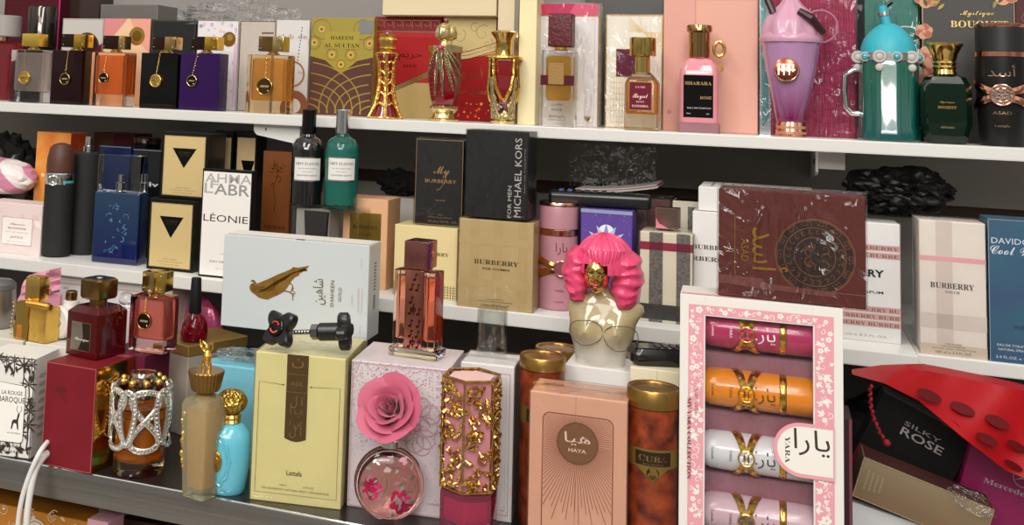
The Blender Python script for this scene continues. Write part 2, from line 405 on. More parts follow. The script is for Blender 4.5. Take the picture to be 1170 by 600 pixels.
# ------------------------------------------------------------------ light
wd = bpy.data.worlds.new('shop'); SC.world = wd; wd.use_nodes = True; nt = wd.node_tree; bg = nt.nodes['Background']
tc = nt.nodes.new('ShaderNodeTexCoord'); sp = nt.nodes.new('ShaderNodeSeparateXYZ'); cr = nt.nodes.new('ShaderNodeValToRGB'); mr = nt.nodes.new('ShaderNodeMapRange')
mr.inputs['From Min'].default_value = -1; nt.links.new(tc.outputs['Generated'], sp.inputs[0]); nt.links.new(sp.outputs['Z'], mr.inputs['Value'])
nt.links.new(mr.outputs['Result'], cr.inputs['Fac'])
e = cr.color_ramp.elements; e[0].position = 0; e[0].color = (.32, .30, .28, 1); e[1].position = 1; e[1].color = (1.5, 1.45, 1.38, 1)
for p, c in ((.42, (.34, .31, .28, 1)), (.5, (.50, .47, .43, 1)), (.60, (.55, .52, .48, 1)), (.70, (1.1, 1.06, 1.0, 1))):
    n = e.new(p); n.color = c
no = nt.nodes.new('ShaderNodeTexVoronoi'); no.inputs['Scale'].default_value = 3.5; nt.links.new(tc.outputs['Generated'], no.inputs['Vector'])
m2 = nt.nodes.new('ShaderNodeMix'); m2.data_type = 'RGBA'; m2.blend_type = 'MULTIPLY'; m2.inputs['Factor'].default_value = .75
bw = nt.nodes.new('ShaderNodeSeparateColor'); nt.links.new(no.outputs['Color'], bw.inputs[0]); mr2 = nt.nodes.new('ShaderNodeMapRange'); mr2.inputs['To Min'].default_value = .25; mr2.inputs['To Max'].default_value = 1.6
nt.links.new(bw.outputs[0], mr2.inputs['Value']); nt.links.new(cr.outputs['Color'], m2.inputs['A']); nt.links.new(mr2.outputs['Result'], m2.inputs['B'])
nt.links.new(m2.outputs['Result'], bg.inputs['Color']); bg.inputs['Strength'].default_value = .70
def area(loc, rot, sx, sy, e, c=(1, .975, .94)):
    d = bpy.data.lights.new('ceiling_or_fill_panel', 'AREA'); d.shape = 'RECTANGLE'; d.size = sx; d.size_y = sy; d.energy = e; d.color = c
    o = bpy.data.objects.new('ceiling_or_fill_panel', d); COL.objects.link(o); o.location = loc; o.rotation_euler = [radians(a) for a in rot]; return o
area((-.9, -.35, 2.75), (33, 0, 0), .5, 1.2, 20); area((.35, -.5, 2.75), (33, 0, 0), .5, 1.2, 22); area((-.2, -1.6, 2.3), (60, 0, 8), 1.4, .3, 16)
area((.1, -1.9, 2.45), (64, 0, 0), 2.0, .8, 24, (1, .97, .94))  # added fill lamp high behind the camera, brightens the deep shelf interiors
SC.view_settings.view_transform = 'Standard'; SC.view_settings.look = 'None'; SC.view_settings.gamma = 1; SC.view_settings.exposure = -0.18
try: SC.view_settings.use_curve_mapping = False
except Exception: pass
SC.cycles.transparent_max_bounces = 24; SC.cycles.max_bounces = 10; SC.cycles.transmission_bounces = 10; SC.cycles.sample_clamp_indirect = 6; SC.cycles.blur_glossy = .5
# ================================================================== TOP SHELF
# ---- back row of cartons
GR = 'cartons behind the pendant bottles'
q = front(2, 66, -8, 118, 1.480, ZT); carton('perfume_carton', 'tall dark maroon carton with bright magenta edge, far left of the top shelf', q, .05, paper('4a0f1a'),
    lambda m, w, h, d: (m.rect(w-.003, 0, w, h, ink('c22a70')), m.frame(.004, .006, w-.006, h-.02, .0008, foil('8a3040'))))
q = front(69, 116, 21, 119, 1.3956, ZT)
def dk(m, w, h, d):
    m.rect(0, 0, w, h*.42, ink('4e1222')); m.disc(w*.62, h*.66, w*.30, ink('2a1410')); m.disc(w*.62, h*.66, w*.31, foil('8c6a4a'), r2=w*.28); m.pol([(w*.5, h*.42), (w, h*.42), (w, h*.72), (w*.86, h*.66)], ink('5e1428')); m.frame(.001, .001, w-.001, h-.001, .0005, ink('8a8580'))
carton('perfume_carton', 'pale silver carton with a dark round medallion, behind the garnet pendant bottle', q, .035, paper('c4bdb6'), dk)
q = front(117, 170, 21, 119, 1.3956, ZT)
def pe(m, w, h, d):
    m.pol([(0, h), (w*.5, h), (w*.1, h*.72), (0, h*.7)], ink('d98a86')); m.pol([(w*.55, h), (w, h), (w, h*.6), (w*.8, h*.72)], ink('e8a08c'))
    m.disc(w*.72, h*.80, w*.17, foil('e0b860')); m.disc(w*.72, h*.80, w*.10, foil('b08838'))
    R_(m, w); m.rect(0, 0, d, h, ink('7c6458'))
carton('perfume_carton', 'peach and pink carton with a gold seal behind the orange pendant bottle', q, .035, paper('ecc29a'), pe)
q = front(172, 222, 23, 121, 1.3956, ZT)
carton('perfume_carton', 'plain black carton behind the black pendant bottle', q, .035, paper('232423'), lambda m, w, h, d: (m.frame(.001, .001, w-.001, h-.001, .0005, ink('5a5a58')),))
q = front(224, 271, 23, 125, 1.3904, ZT)
def wc(m, w, h, d):
    random.seed(3)
    for i in range(60):
        u, v = random.uniform(.003, w-.003), random.choice([random.uniform(h*.75, h*.98), random.uniform(.01, h*.6)]); m.disc(u, v, random.uniform(.0008, .003), ink(random.choice(['b9c4e0', 'e6b8c8', 'd8a8d0', '8f9ccc', 'ecc8c0'])), 8)
    m.rect(w-.006, .004, w-.002, h*.75, ink('e0b4cc')); m.disc(w*.78, h*.79, w*.16, foil('c89a3c')); m.disc(w*.80, h*.81, w*.07, foil('f0d080'))
    m.frame(0, 0, w, h, .0006, foil('c0a488'))
carton('perfume_carton', 'white carton with watercolour spots and a gold seal behind the violet pendant bottle', q, .035, paper('e4dedd'), wc)
q = front(273, 313, 24, 127, 1.3904, ZT)
carton('perfume_carton', 'greige carton with thin bronze edges behind the gold pendant bottle', q, .035, paper('bfb3a8'), lambda m, w, h, d: (m.frame(0, 0, w, h, .0007, foil('9a7a64')), m.rect(w*.62, h*.86, w*.95, h*.88, foil('caa890'))))
q = front(314, 352, 23, 130, 1.3925, ZT)
def cd(m, w, h, d):
    m.text('club de', w*.5, h*.80, .0068, ink('a08a7c'), w*.88); m.text('for', w*.8, h*.42, .0058, ink('b09a8c'))
    for i in range(12): m.disc(w*.78-.0005*i, h*(.92-.035*i), .0009, foil('6a4a38'), 8)
    m.disc(w*.55, h*.42, w*.36, ink('a66a48'), r2=w*.31); m.disc(w*.62, h*.08, w*.42, ink('8c5540'), r2=w*.2, n=24)
carton('perfume_carton', 'white carton with grey lettering and printed bronze chain beside the golden amber bottle', q, .035, paper('d2cfcc'), cd)
# grey transparent-lidded box higher at the back
q = front(112, 178, 5, 119, 1.4852, ZT)
t = carton('storage_box', 'large smoky grey box standing at the back above the pendant bottles', q, .06, gloss('6b6661', .25), lambda m, w, h, d: (m.frame(.001, h*.3, w-.001, h-.001, .0006, ink('8f8a84')),))
q = front(66, 111, -4, 119, 1.5062, ZT)
t = carton('storage_box', 'dark brown glossy box at the back behind the pale silver carton', q, .05, gloss('35241e', .2), None)
# crumpled film
x, z = W(300, 12, 1.4957); m = MB(); q = W(300, 20, 1.4957)
crumple(m, (0, 0, 0), .10, .03, .026, wrapmat(), .35, 2.6, 3, 4); o = m.build('plastic_film'); o.location = (x, 1.412, ZT+.134); tag(o, 'crumpled clear plastic film lying over the cartons left of the olive gold carton', 'plastic film')
# HAREEM AL SULTAN
q = front(354, 426, 20, 132, 1.3798, ZT)
def har(m, w, h, d):
    br = ink('53342c'); gd = foil('c2a54c', .4); rd = ink('8a3a28'); m.rect(0, 0, w, h*.60, br)
    hill = [(0, h*.60)]+[(w*.5*(i/10), h*(.60-.18*(i/10)**1.6)) for i in range(11)]+[(w*.5+w*.5*i/10, h*(.42+.18*(1-(1-i/10)**1.6)*1)) for i in range(11)]
    m.pol([(0, h*.60), (w*.25, h*.56), (w*.5, h*.42), (w*.75, h*.56), (w, h*.60), (w, h*.62), (0, h*.62)], ink('9c8a34'))
    for side in (0, 1):
        for k in range(6):
            r = w*(.30+.13*k); cx = -w*.12 if not side else w*1.12; pts = []
            for i in range(19):
                a = pi/2*(i/18); u = cx+(r*1.0)*sin(a); v = h*.02+(h*.52-h*.05*(5-k))*(cos(a)**.8)*(.35+.13*k)
                if side: u = 2*(w*1.12)-w*1.12-(r)*sin(a)
                if 0 <= u <= w: pts.append((u, v))
            if len(pts) > 2: m.line(pts, .0016, gd)
    for (a, b, r) in ((.17, .88, .15), (.83, .88, .15), (.06, .74, .1), (.94, .74, .1), (.35, .62, .09), (.65, .62, .09), (.5, .52, .07)):
        m.disc(w*a, h*b, w*r, rd, r2=w*r-.0005) ; m.disc(w*a, h*b, w*.05, ink('bfa64e')); m.disc(w*a, h*b, w*.022, rd)
    m.rect(w*.76, h*.84, w*.985, h*.975, foil('c8c8c4')); m.rect(w*.22, h*.68, w*.78, h*.86, ink('a0903a'))
    m.text(ser('HAREEM'), w*.5, h*.775, .0052, ink('3b2a18'), w*.36); m.text(ser('AL SULTAN'), w*.5, h*.695, .0056, ink('3b2a18'), w*.56)
carton('perfume_carton', 'olive gold carton with brown overlapping fan pattern and red dotted hearts', q, .04, pm('olive_gold', 'a08f3e', .4, metal=.2), har)
# red & gold greek key
q = front(427, 503, 19, 133, 1.3956, ZT); h1 = q.h
def rg(m, w, h, d):
    m.rect(0, 0, w, h*.35, ink('b49a62')); m.pol([(0, h*.2), (w, h*.52), (w, h*.80), (0, h*.80)], ink('9a1618')); m.pol([(0, h*.16), (w, h*.46), (w, h*.52), (0, h*.2)], foil('cbb27a'))
    m.rect(0, h*.86, w, h, ink('7b2024')); greek(m, .001, w-.001, h*.89, h*.075, foil('c08c78')); m.rect(0, h*.845, w, h*.86, foil('b8907c'))
    m.text('ﺣﺮﻳﻢ', w*.55, h*.60, .009, foil('8a2c20'), w*.35); m.text(ser('KEEM'), w*.55, h*.50, .004, foil('8a2c20'), w*.2)
carton('perfume_carton', 'crimson and gold carton with a key-pattern border behind the gold lattice bottle', q, .04, paper('a81f22'), rg)
q = front(505.6, 566, 20, 137, 1.3956, ZT); h2 = q.h; xq = q
def az(m, w, h, d):
    m.rect(0, 0, w, h, ink('c0ac78')); m.pol([(0, 0), (w, 0), (w, h*.66), (0, h*.55)], ink('940f13'))
    for k in range(3): m.line([(0, h*(.57+.035*k)), (w*.5, h*(.60+.037*k)), (w, h*(.68+.04*k))], .0009, foil('d8b878' if k % 2 else 'a01c1c'))
    for (a, b, r, s) in ((.75, .85, .16, 1), (.3, .82, .14, -1), (.85, .75, .1, -1), (.6, .9, .1, 1)): swirl(m, w*a, h*b, w*r, 1, ink('9a8654'), .0012, 1.1, s)
    m.text('ﺃﺯﺍﺭﻱ', w*.52, h*.42, .009, foil('d89a5c'), w*.5); m.text(ser('AZAARI'), w*.55, h*.26, .005, foil('d89a5c'), w*.6)
    random.seed(5)
    for i in range(26): m.disc(random.uniform(.15, .95)*w, random.uniform(.02, .18)*h, random.uniform(.0006, .0022), ink(random.choice(['e0552c', 'f0a048', '7c0c10'])), 7)
carton('perfume_carton', 'cream and scarlet carton with gold sweep behind the winged bottle', q, .04, paper('b01c1e'), az)
# cream cartons
q = front(438, 568, -60, 18.5, 1.3819, max(ZT+h1, ZT+h2)+.0005); carton('perfume_carton', 'long cream carton lying on top of the two red cartons', q, .06, paper('d6c6a2'), lambda m, w, h, d: (m.rect(0, 0, w, .0012, ink('6b5a44')),))
q = front(568.5, 592, -60, 139, 1.3693, ZT); carton('perfume_carton', 'tall narrow beige carton with a glossy crease behind the shield bottle', q, .05, paper('d2c3a4'), lambda m, w, h, d: (m.rect(w*.8, 0, w, h, foil('e9e0d0', .15)),))
q = front(593, 613, -60, 140, 1.3293, ZT); carton('perfume_carton', 'tall narrow pale yellow carton left of the boxed square bottle with red cap', q, .04, pm('pale_yellow', 'e2d3a4', .4, var=('efe4b4', 9, .4)), None)
# white/raspberry carton
q = front(613.5, 683, 4, 144, 1.3535, ZT)
def bl(m, w, h, d):
    m.rect(0, h*.90, w, h, ink('c23a5e')); m.rect(0, h*.893, w, h*.90, foil('c89a50')); m.pol([(w*.5, h*.9), (w, h*.9), (w, h), (w*.62, h)], ink('d4607c'))
    m.frame(w*.05, h*.03, w*.95, h*.87, .0005, ink('c8c0bc'))
    for k in range(4): leaf(m, w*.84, h*.04, .009, 1.0+.35*k, foil('b09058'), .2)
    R_(m, w); m.rect(.002, .002, d*.9, h*.9, ink('d9cdb4'))
carton('perfume_carton', 'white carton with a raspberry band and foil, behind the red capped square bottle', q, .035, paper('e3dcd8'), bl, wrap=2)
q = front(692, 757, 17, 145, 1.3746, ZT)
def es(m, w, h, d):
    m.frame(0, 0, w, h, .0012, foil('c9a661')); g = foil('d4b06a', .3)
    for k in range(9): m.line([(w*.1, h*(.05+.05*k)), (w*.45, h*(.05+.05*k))], .0004, g); m.line([(w*(.1+.05*k), h*.04), (w*(.1+.05*k), h*.5)], .0004, g)
    for k in range(7): m.line([(w*.4, h*(.98-.02*k)), (w*.97, h*(.72+.02*k))], .0005, g)
    m.rect(w*.18, h*.45, w*.55, h*.70, ink('5e1230')); m.frame(w*.18, h*.45, w*.55, h*.70, .0005, g)
carton('perfume_carton', 'shiny white and gold lined carton with a maroon square, film wrapped', q, .04, paper('e6e0d2'), es, wrap=2)
q = front(668, 757, -30, 145, 1.4957, ZT); carton('storage_box', 'dark grey box at the back above the shiny white carton', q, .05, gloss('4b4846', .3), None)
# pink cartons
q = front(758, 866, -40, 153, 1.3588, ZT)
def pk(m, w, h, d):
    m.rect(w*.34, h*.42, w*.345, h, ink('b98678')); m.rect(0, h*.79, w, h*.794, ink('c9948a')); m.text('BI', w*.07, h*.10, .0048, ink('a86e66')); m.text('EAU DE', w*.65, h*.10, .0016, ink('b07a70')); m.text('PARFUM', w*.65, h*.08, .0016, ink('b07a70'))
    m.rect(w*.36, .001, w-.001, h*.78, ink('dca694'))
carton('perfume_carton', 'large salmon pink carton behind the pink bottle with black label', q, .05, paper('d89f90'), pk)
q = front(868, 978, -40, 159, 1.3693, ZT)
def af(m, w, h, d):
    g = ink('7e2844')
    for k in range(26):
        y = h*(.02+.036*k); m.line([(w*(.02+.96*i/16), y+.0035*sin(i*.75+k*.9)+.0012*sin(i*2.1+k)) for i in range(17)], .0006, ink('b23f64') if k % 2 else g)
    m.text('AF', w*.60, h*.305, .0062, ink('f0e6e6'), w*.12); m.text('EAU DE PARFUM', w*.88, h*.03, .0014, ink('d9a8b4'))
    m.pol([(0, 0), (w*.12, 0), (w*.1, h), (0, h)], foil('c8cfd0', .2)); m.pol([(w*.03, h*.04), (w*.1, h*.1), (w*.06, h*.9), (w*.01, h*.8)], foil('7fb0b4', .2)); m.rect(w*.12, h*.6, w*.135, h, ink('e8d8dc'))
carton('perfume_carton', 'wine red carton with wavy relief and silvery edge behind the milkshake bottle', q, .05, pm('wine_relief', '9a2c4e', .35, coat=.4, bump=(.6, 55, 'wave')), af, wrap=2)
q = front(980, 1050, -40, 162, 1.395, ZT)
def gn(m, w, h, d):
    m.rect(0, 0, w*.12, h, ink('0b1512')); m.disc(w*.78, h*.60, w*.30, foil('b9c0bc'), r2=w*.26, sv=.5); m.text(ser('am'), w*.93, h*.50, .006, ink('e8ecea')); m.text(ser('9'), w*.95, h*.455, .006, ink('9aa6d8')); m.rect(w*.86, h*.44, w, h*.49, ink('223a5c')); m.text('9', w*.95, h*.452, .005, ink('e8ecea'))
carton('perfume_carton', 'deep teal green carton behind the turquoise jar bottle', q, .05, pm('teal_card', '1f6e60', .35, coat=.5, bump=(.3, 30)), gn, wrap=2)
q = front(1054, 1160, -40, 164, 1.3851, ZT)
def bq(m, w, h, d):
    random.seed(11)
    def flower(u, v, r, c1='b5655e', c2='d79a8c'):
        for k in range(6):
            a = k*pi/3+.3; m.disc(u+cos(a)*r*.6, v+sin(a)*r*.6, r*.55, ink('caa05c'), 14); m.disc(u+cos(a)*r*.6, v+sin(a)*r*.6, r*.49, ink(c1 if k % 2 else c2), 14)
        m.disc(u, v, r*.35, ink('c27a70'), 12); m.disc(u, v, r*.14, ink('e2c070'), 8)
    for (u, v, r) in ((.06, .82, .012), (.20, .90, .010), (.90, .85, .014), (.78, .93, .009), (.10, .48, .012), (.05, .36, .010), (.45, .92, .006), (.02, .62, .008), (.92, .3, .01), (.88, .12, .012)): flower(w*u, h*v, r)
    for k in range(26): leaf(m, w*random.choice([random.uniform(0, .3), random.uniform(.6, 1)]), h*random.uniform(.74, .98), .010, random.uniform(0, 6.3), ink(random.choice(['4a5a3a', '8f8a4c', 'b09a5c'])), .35)
    m.line([(w*.25, h*.95), (w*.4, h*.9), (w*.55, h*.93), (w*.7, h*.88)], .0007, ink('c0a05c'))
    m.text(scr('Mystique'), w*.60, h*.715, .0058, foil('e2c07a'), w*.36); m.text(ser('BOUQUET'), w*.62, h*.645, .0078, foil('e6c884'), w*.62)
    m.frame(0, 0, w, h, .0008, foil('b89a78'))
carton('perfume_carton', 'slate grey carton printed with pink flowers, behind the emerald bottle', q, .05, paper('4c4b48'), bq)
q = front(1161, 1215, -40, 166, 1.3851, ZT); carton('perfume_carton', 'dark burgundy brown carton cut off by the right edge of the top shelf', q, .05, paper('4e2c2e'), lambda m, w, h, d: [swirl(m, w*.3, h*(.3+.2*k), .008, k, ink('8a5a54'), .0008) for k in range(4)])

# ---- pendant bottles
def pendant_bottle(label, q, d, bodyc, liq, cap, capcols, med, opaque=False, chaincol='d9b45a', group=None, twotone=None, textdark=None):
    t = thing('perfume_bottle', label, 'perfume bottle', (q.x, q.y, q.z), q.rot, group); w, h = q.w, q.h
    m = MB()
    if opaque: m.box(0, 0, 0, w, d, h, bodyc, .0016, 3)
    else:
        m.box(0, 0, 0, w, d, h, bodyc, .0022, 3)
    if textdark: m.text('CLUB DE NUIT INTENSE', w*.5, h*.06, .0015, textdark, w*.8)
    m.build('glass_body', t)
    if liq:
        m = MB(); a = w*.10; m.box(a, a*.9, h*.22, w-a, d-a*.9, h*.94, liq, .004, 3); m.build('perfume_liquid', t)
    cx, cy = w/2+cap[3]*w, d/2
    m = MB(); m.lathe([(.0055, h), (.0085, h+.0005), (.0085, h+.0022), (.006, h+.003), (.006, h+.0065)], GOLD, 24, cx, cy); m.build('collar', t)
    cw, ch, cdp = cap[0]/2, cap[1], cap[2]/2; z0 = h+.0045
    m = MB(); m.box(cx-cw, cy-cdp, z0, cx+cw, cy+cdp, z0+ch, capcols[0], .0012, 3)
    m.box(cx+cw*capcols[2], cy-cdp-.0004, z0+.0002, cx+cw+.0004, cy+cdp+.0004, z0+ch-.0002, capcols[1], .0008, 2)
    for su in (-.8, .8):
        for sv in (.2, .85): m.ball((cx+cw*su, cy-cdp-.0006, z0+ch*sv), .0007, SILV, 8, 6)
    m.build('cap', t)
    # chain and round pendant
    zc = h*med[1]; xm = w*med[0]; r = med[2]; m = MB()
    n = 12
    for i in range(n):
        k = i/(n-1); u = cx-cw*.25+(xm-cx+cw*.25)*k; v = z0+(zc+r-z0)*k; m.torus((u, -.0012 if v < h else cy-cdp*k-.006, v), .0009, .00035, med[4] if len(med) > 4 else foil(chaincol), 'y' if i % 2 else 'x', 8, 5)
    m.build('chain', t)
    m = MB(); m.T = Matrix.Translation((xm, -.0006, zc))
    def cylm(r0, y0, y1, mat): m.loft([[(r0*cos(2*pi*j/28), y, r0*sin(2*pi*j/28)) for j in range(28)] for y in (y0, y1)], mat)
    cylm(r, -.0022, 0, med[3]); m.torus((0, -.0022, 0), r*.93, .0004, GOLD); m.ball((r*.45, -.0026, -r*.5), .0009, CHROME, 8, 6)
    m.F = lambda u, v, e: (u, -.0022-e, v); m.text('ARMAF', 0, -r*.12, r*.26, ink('3a2c14') if med[3] in (GOLD, GOLDR) else ink('d8c49a'), r*1.1); m.T = Matrix.Translation((xm, -.0006, zc)); m.build('pendant', t)
    return t
bronze = pm('cap_bronze', '3a2a22', .18, metal=.8); yg = pm('cap_gold', 'e2b548', .14, metal=1); dkmed = pm('pendant_dark', '2a1c12', .25, metal=.6)
q = front(11, 47, 56, 118, 1.3114, ZT); pendant_bottle('clear square bottle with bright yellow gold cap and gold pendant, leftmost pendant bottle', q, .03, glass('f4efec'), liquid('e8dcd6'), (.030, .019, .02, .02), (yg, pm('cap_gold_b', 'f0d060', .3, metal=1), -.98), (.50, .47, .0095, GOLDR))
q = front(58, 93, 57, 119, 1.3145, ZT); pendant_bottle('garnet black square bottle with brown and gold cap, second pendant bottle from the left', q, .022, pm('garnet_glass', '1a0406', .06, spec=.4), None, (.040, .019, .02, .15), (bronze, yg, .05), (.50, .47, .0085, dkmed), True)
q = front(103, 142, 59, 122, 1.3114, ZT); pendant_bottle('orange square bottle with black pendant and brown gold cap', q, .030, glass('fbdcc4'), liquid('f7a055'), (.034, .019, .02, .05), (bronze, pm('cap_champ', 'd8b070', .2, metal=1), .55), (.42, .52, .0078, BLACKG))
q = front(160, 202, 60, 124, 1.3082, ZT); pendant_bottle('solid black square bottle with gold pendant and small gold print', q, .014, BLACKG, None, (.036, .018, .02, .12), (bronze, pm('cap_champ2', 'c8a468', .2, metal=1), .1), (.45, .50, .009, GOLDR), True, textdark=foil('8a7450'))
q = front(205, 250, 60, 125, 1.3082, ZT); pendant_bottle('deep violet square bottle with black pendant and half gold cap', q, .026, pm('violet_lacquer', '2a0f44', .2, spec=.35), None, (.040, .018, .02, .05), (bronze, yg, .05), (.34, .51, .0078, BLACKG), True)
q = front(281, 328, 62, 128, 1.3061, ZT); pendant_bottle('golden amber square bottle with an open ring pendant, rightmost pendant bottle on the top shelf', q, .024, glass('f8e2b8'), liquid('f2c070'), (.036, .020, .02, .05), (pm('cap_antique', '9a7a48', .16, metal=1), pm('cap_pale', 'd8bc80', .16, metal=1), .15), (.48, .46, .0115, pm('ring_dark', '705634', .15, metal=1)))
# far-left bottle with frosted cap
c = cyl(-20, 28, 18, 118, 1.4009, ZT); t = thing('perfume_bottle', 'wine red bottle with a frosted grey white cap at the far left edge', 'perfume bottle', (c.x, c.y, c.z), c.face)
m = MB(); m.loft([ring(rr(c.R, .014, .004), 0), ring(rr(c.R, .014, .004), c.h*.66), ring(rr(c.R*.5, .009, .004), c.h*.70)], pm('red_glassy', '6a0c18', .1, coat=1)); m.build('glass_body', t)
m = MB(); m.lathe([(.005, c.h*.70), (.005, c.h*.78)], ROSEG, 20); m.build('collar', t)
m = MB(); m.lathe([(c.R*.75, c.h*.75), (c.R*.78, c.h*.76), (c.R*.78, c.h*.99), (c.R*.7, c.h)], pm('frost_cap', 'b9b2ac', .3, trans=.3)); m.build('cap', t)
c = cyl(29, 64, 8, 118, 1.405, ZT); t = thing('perfume_bottle', 'tall black bottle with mirrored black cap behind the clear pendant bottle', 'perfume bottle', (c.x, c.y, c.z), c.face)
m = MB(); m.lathe([(c.R, 0), (c.R, c.h*.55), (c.R*.9, c.h*.57)], BLACKG); m.build('glass_body', t)
m = MB(); m.lathe([(c.R, c.h*.575), (c.R, c.h*.98), (c.R*.94, c.h)], pm('mirror_black', '56504c', .06, metal=1)); m.build('cap', t)

# ---- three ornate gold bottles
def gemred(): return pm('ruby_glass', '7a0612', .05, coat=1, spec=.8)
c = cyl(420, 463, 36, 135, 1.3293, ZT); h = c.h; R = c.R
t = thing('ornate_bottle', 'flared gold lattice bottle with crown stopper over red glass', 'perfume bottle', (c.x, c.y, 0+c.z), c.face)
m = MB(); m.lathe([(R*.80, .001), (R*.62, h*.08), (R*.42, h*.24), (R*.34, h*.45), (R*.42, h*.62), (R*.62, h*.72), (R*.5, h*.745)], gemred(), 32); m.build('glass_body', t)
m = MB()
prof = [(R*1.0, 0), (R*.86, h*.05), (R*.62, h*.14), (R*.46, h*.27), (R*.38, h*.45), (R*.46, h*.62), (R*.66, h*.73)]
for k in range(6):
    a = k*pi/3-pi/2; m.tube([(r*cos(a), r*sin(a), z+.0015) for r, z in prof], [.0022, .0022, .0028, .003, .003, .0026, .002], GOLDR, 8)
    for i in range(5):
        z = h*(.14+.12*i); r = R*(.64 if i == 0 else .50 if i == 1 else .44)
        m.tube([(r*cos(a+u*pi/6), r*sin(a+u*pi/6), z+.0045*(1-abs(u-1))) for u in (0, .5, 1, 1.5, 2)], .0015, GOLDR, 6)
m.torus((0, 0, h*.745), R*.55, .0014, GOLD, 'z'); m.torus((0, 0, .0015), R*.92, .0013, GOLD, 'z')
m.build('gold_lattice', t)
m = MB(); m.lathe([(R*.36, h*.745), (R*.40, h*.79), (R*.46, h*.80), (R*.40, h*.82), (R*.42, h*.86), (R*.50, h*.90), (R*.42, h*.93), (R*.46, h*.965), (R*.3, h*.97)], GOLDR, 28, flute=(7, .06))
m.build('crown_cap', t)
m = MB(); m.ball((0, 0, h*.965), R*.24, gemred(), 14, 8); m.build('red_gem', t)
c = cyl(489, 528, 21, 138, 1.3229, ZT); h = c.h; R = c.R
t = thing('ornate_bottle', 'ruby red bottle wrapped by silver gold wings with a domed fluted stopper', 'perfume bottle', (c.x, c.y, c.z), c.face)
m = MB(); m.lathe([(R*.62, h*.14), (R*.80, h*.22), (R*.94, h*.38), (R*.96, h*.55), (R*.90, h*.66)], gemred(), 8, flute=None); m.build('glass_body', t)
pg = pm('pale_gold', 'e2cf9c', .2, metal=1, bump=(.6, 140))
m = MB(); m.lathe([(R*.88, 0), (R*.90, h*.02), (R*.72, h*.03), (R*.62, h*.055), (R*.60, h*.075), (R*.74, h*.10), (R*.84, h*.12), (R*.84, h*.14), (R*.66, h*.16)], pg, 32, flute=(16, .02)); m.build('pedestal', t)
m = MB(); m.lathe([(R*.92, h*.655), (R*1.0, h*.665), (R*1.0, h*.725), (R*.80, h*.735), (R*.4, h*.745), (R*.34, h*.78)], pg, 8)
m.lathe([(R*.36, h*.78), (R*.60, h*.81), (R*.62, h*.86), (R*.50, h*.92), (R*.25, h*.95), (R*.16, h*.955)], pm('pale_gold_s', 'd9c48c', .15, metal=1), 36, flute=(9, .10)); m.build('stopper', t)
m = MB(); m.ball((0, 0, h*.975), R*.16, gemred(), 12, 8); m.build('red_gem', t); m = MB(); m.ball((-R*.30, -R*1.0, h*.705), R*.17, pm('pink_gem', 'c0185a', .05, coat=1), 12, 8); m.build('pink_gem', t)
def feather(m, x, z, L, a, wd, mat, y0, Rb):
    pts = [];
    for i in range(9):
        k = i/8; u = x+L*k*cos(a); v = z+L*k*sin(a); uu = max(-.98, min(.98, u/Rb)); pts.append((u, -sqrt(max(.0, Rb*Rb-u*u))-y0, v))
    m.tube(pts, [wd*(.35+.65*sin(pi*(.15+.8*i/8))) for i in range(9)], mat, 8)
m = MB()
for (x, z, L, a, wd) in ((-.42, .70, .46, -1.62, .0022), (-.58, .68, .26, -1.85, .0016), (-.28, .66, .42, -1.50, .0022), (-.12, .70, .36, -1.20, .0020), (.0, .70, .30, -1.05, .0018), (.10, .70, .22, -.9, .0016), (-.08, .62, .34, -1.28, .0018)):
    feather(m, R*x, h*z, h*L, a, wd, pm('feather_gold', 'd8caa2', .25, metal=1, bump=(1, 260, 'wave')), .0005, R*.97)
m.build('wing_ornament', t)
c = cyl(556, 595, 35, 141, 1.3187, ZT); h = c.h; R = c.R
t = thing('ornate_bottle', 'gold shield bottle with dark red panels and a flared gold cap', 'perfume bottle', (c.x, c.y, c.z), c.face-.35)
m = MB(); m.lathe([(R*.45, h*.06), (R*.62, h*.2), (R*.90, h*.42), (R*.97, h*.66), (R*.95, h*.69)], gemred(), 8); m.build('glass_body', t)
m = MB(); m.lathe([(R*.66, 0), (R*.70, h*.03), (R*.55, h*.05), (R*.58, h*.10), (R*.52, h*.14)], pg, 24)
for k in range(4):
    a = k*pi/2-pi/2+.35
    for s in (-1, 1):
        m.tube([(cos(a+s*b)*r*R, sin(a+s*b)*r*R, z*h) for b, r, z in ((.66, 1.0, .70), (.62, 1.0, .52), (.45, .98, .38), (.2, .82, .28), (0, .72, .24))], .0022, GOLDR, 6)
        m.tube([(cos(a+s*b)*r*R, sin(a+s*b)*r*R, z*h) for b, r, z in ((.78, .98, .5), (.78, .86, .34), (.6, .7, .2), (.5, .62, .06))], .0032, pg, 8)
m.torus((0, 0, h*.705), R*.98, .0024, GOLDR, 'z'); m.build('gold_frame', t)
m = MB(); m.ball((R*.0, -R*.62, h*.16), R*.30, pm('onyx', '221818', .08, coat=1), 14, 8, sy=.4); m.ball((R*.0, -R*.72, h*.16), R*.10, pm('coral_gem', 'c04a38', .1, coat=1), 10, 6); m.build('front_gem', t)
m = MB(); m.lathe([(R*.9, h*.71), (R*.95, h*.73), (R*.5, h*.745), (R*.46, h*.80), (R*.52, h*.90), (R*.80, h*.965), (R*.82, h*.98), (R*.5, h)], pm('brass', 'dcbc6c', .13, metal=1), 32); m.build('cap', t)
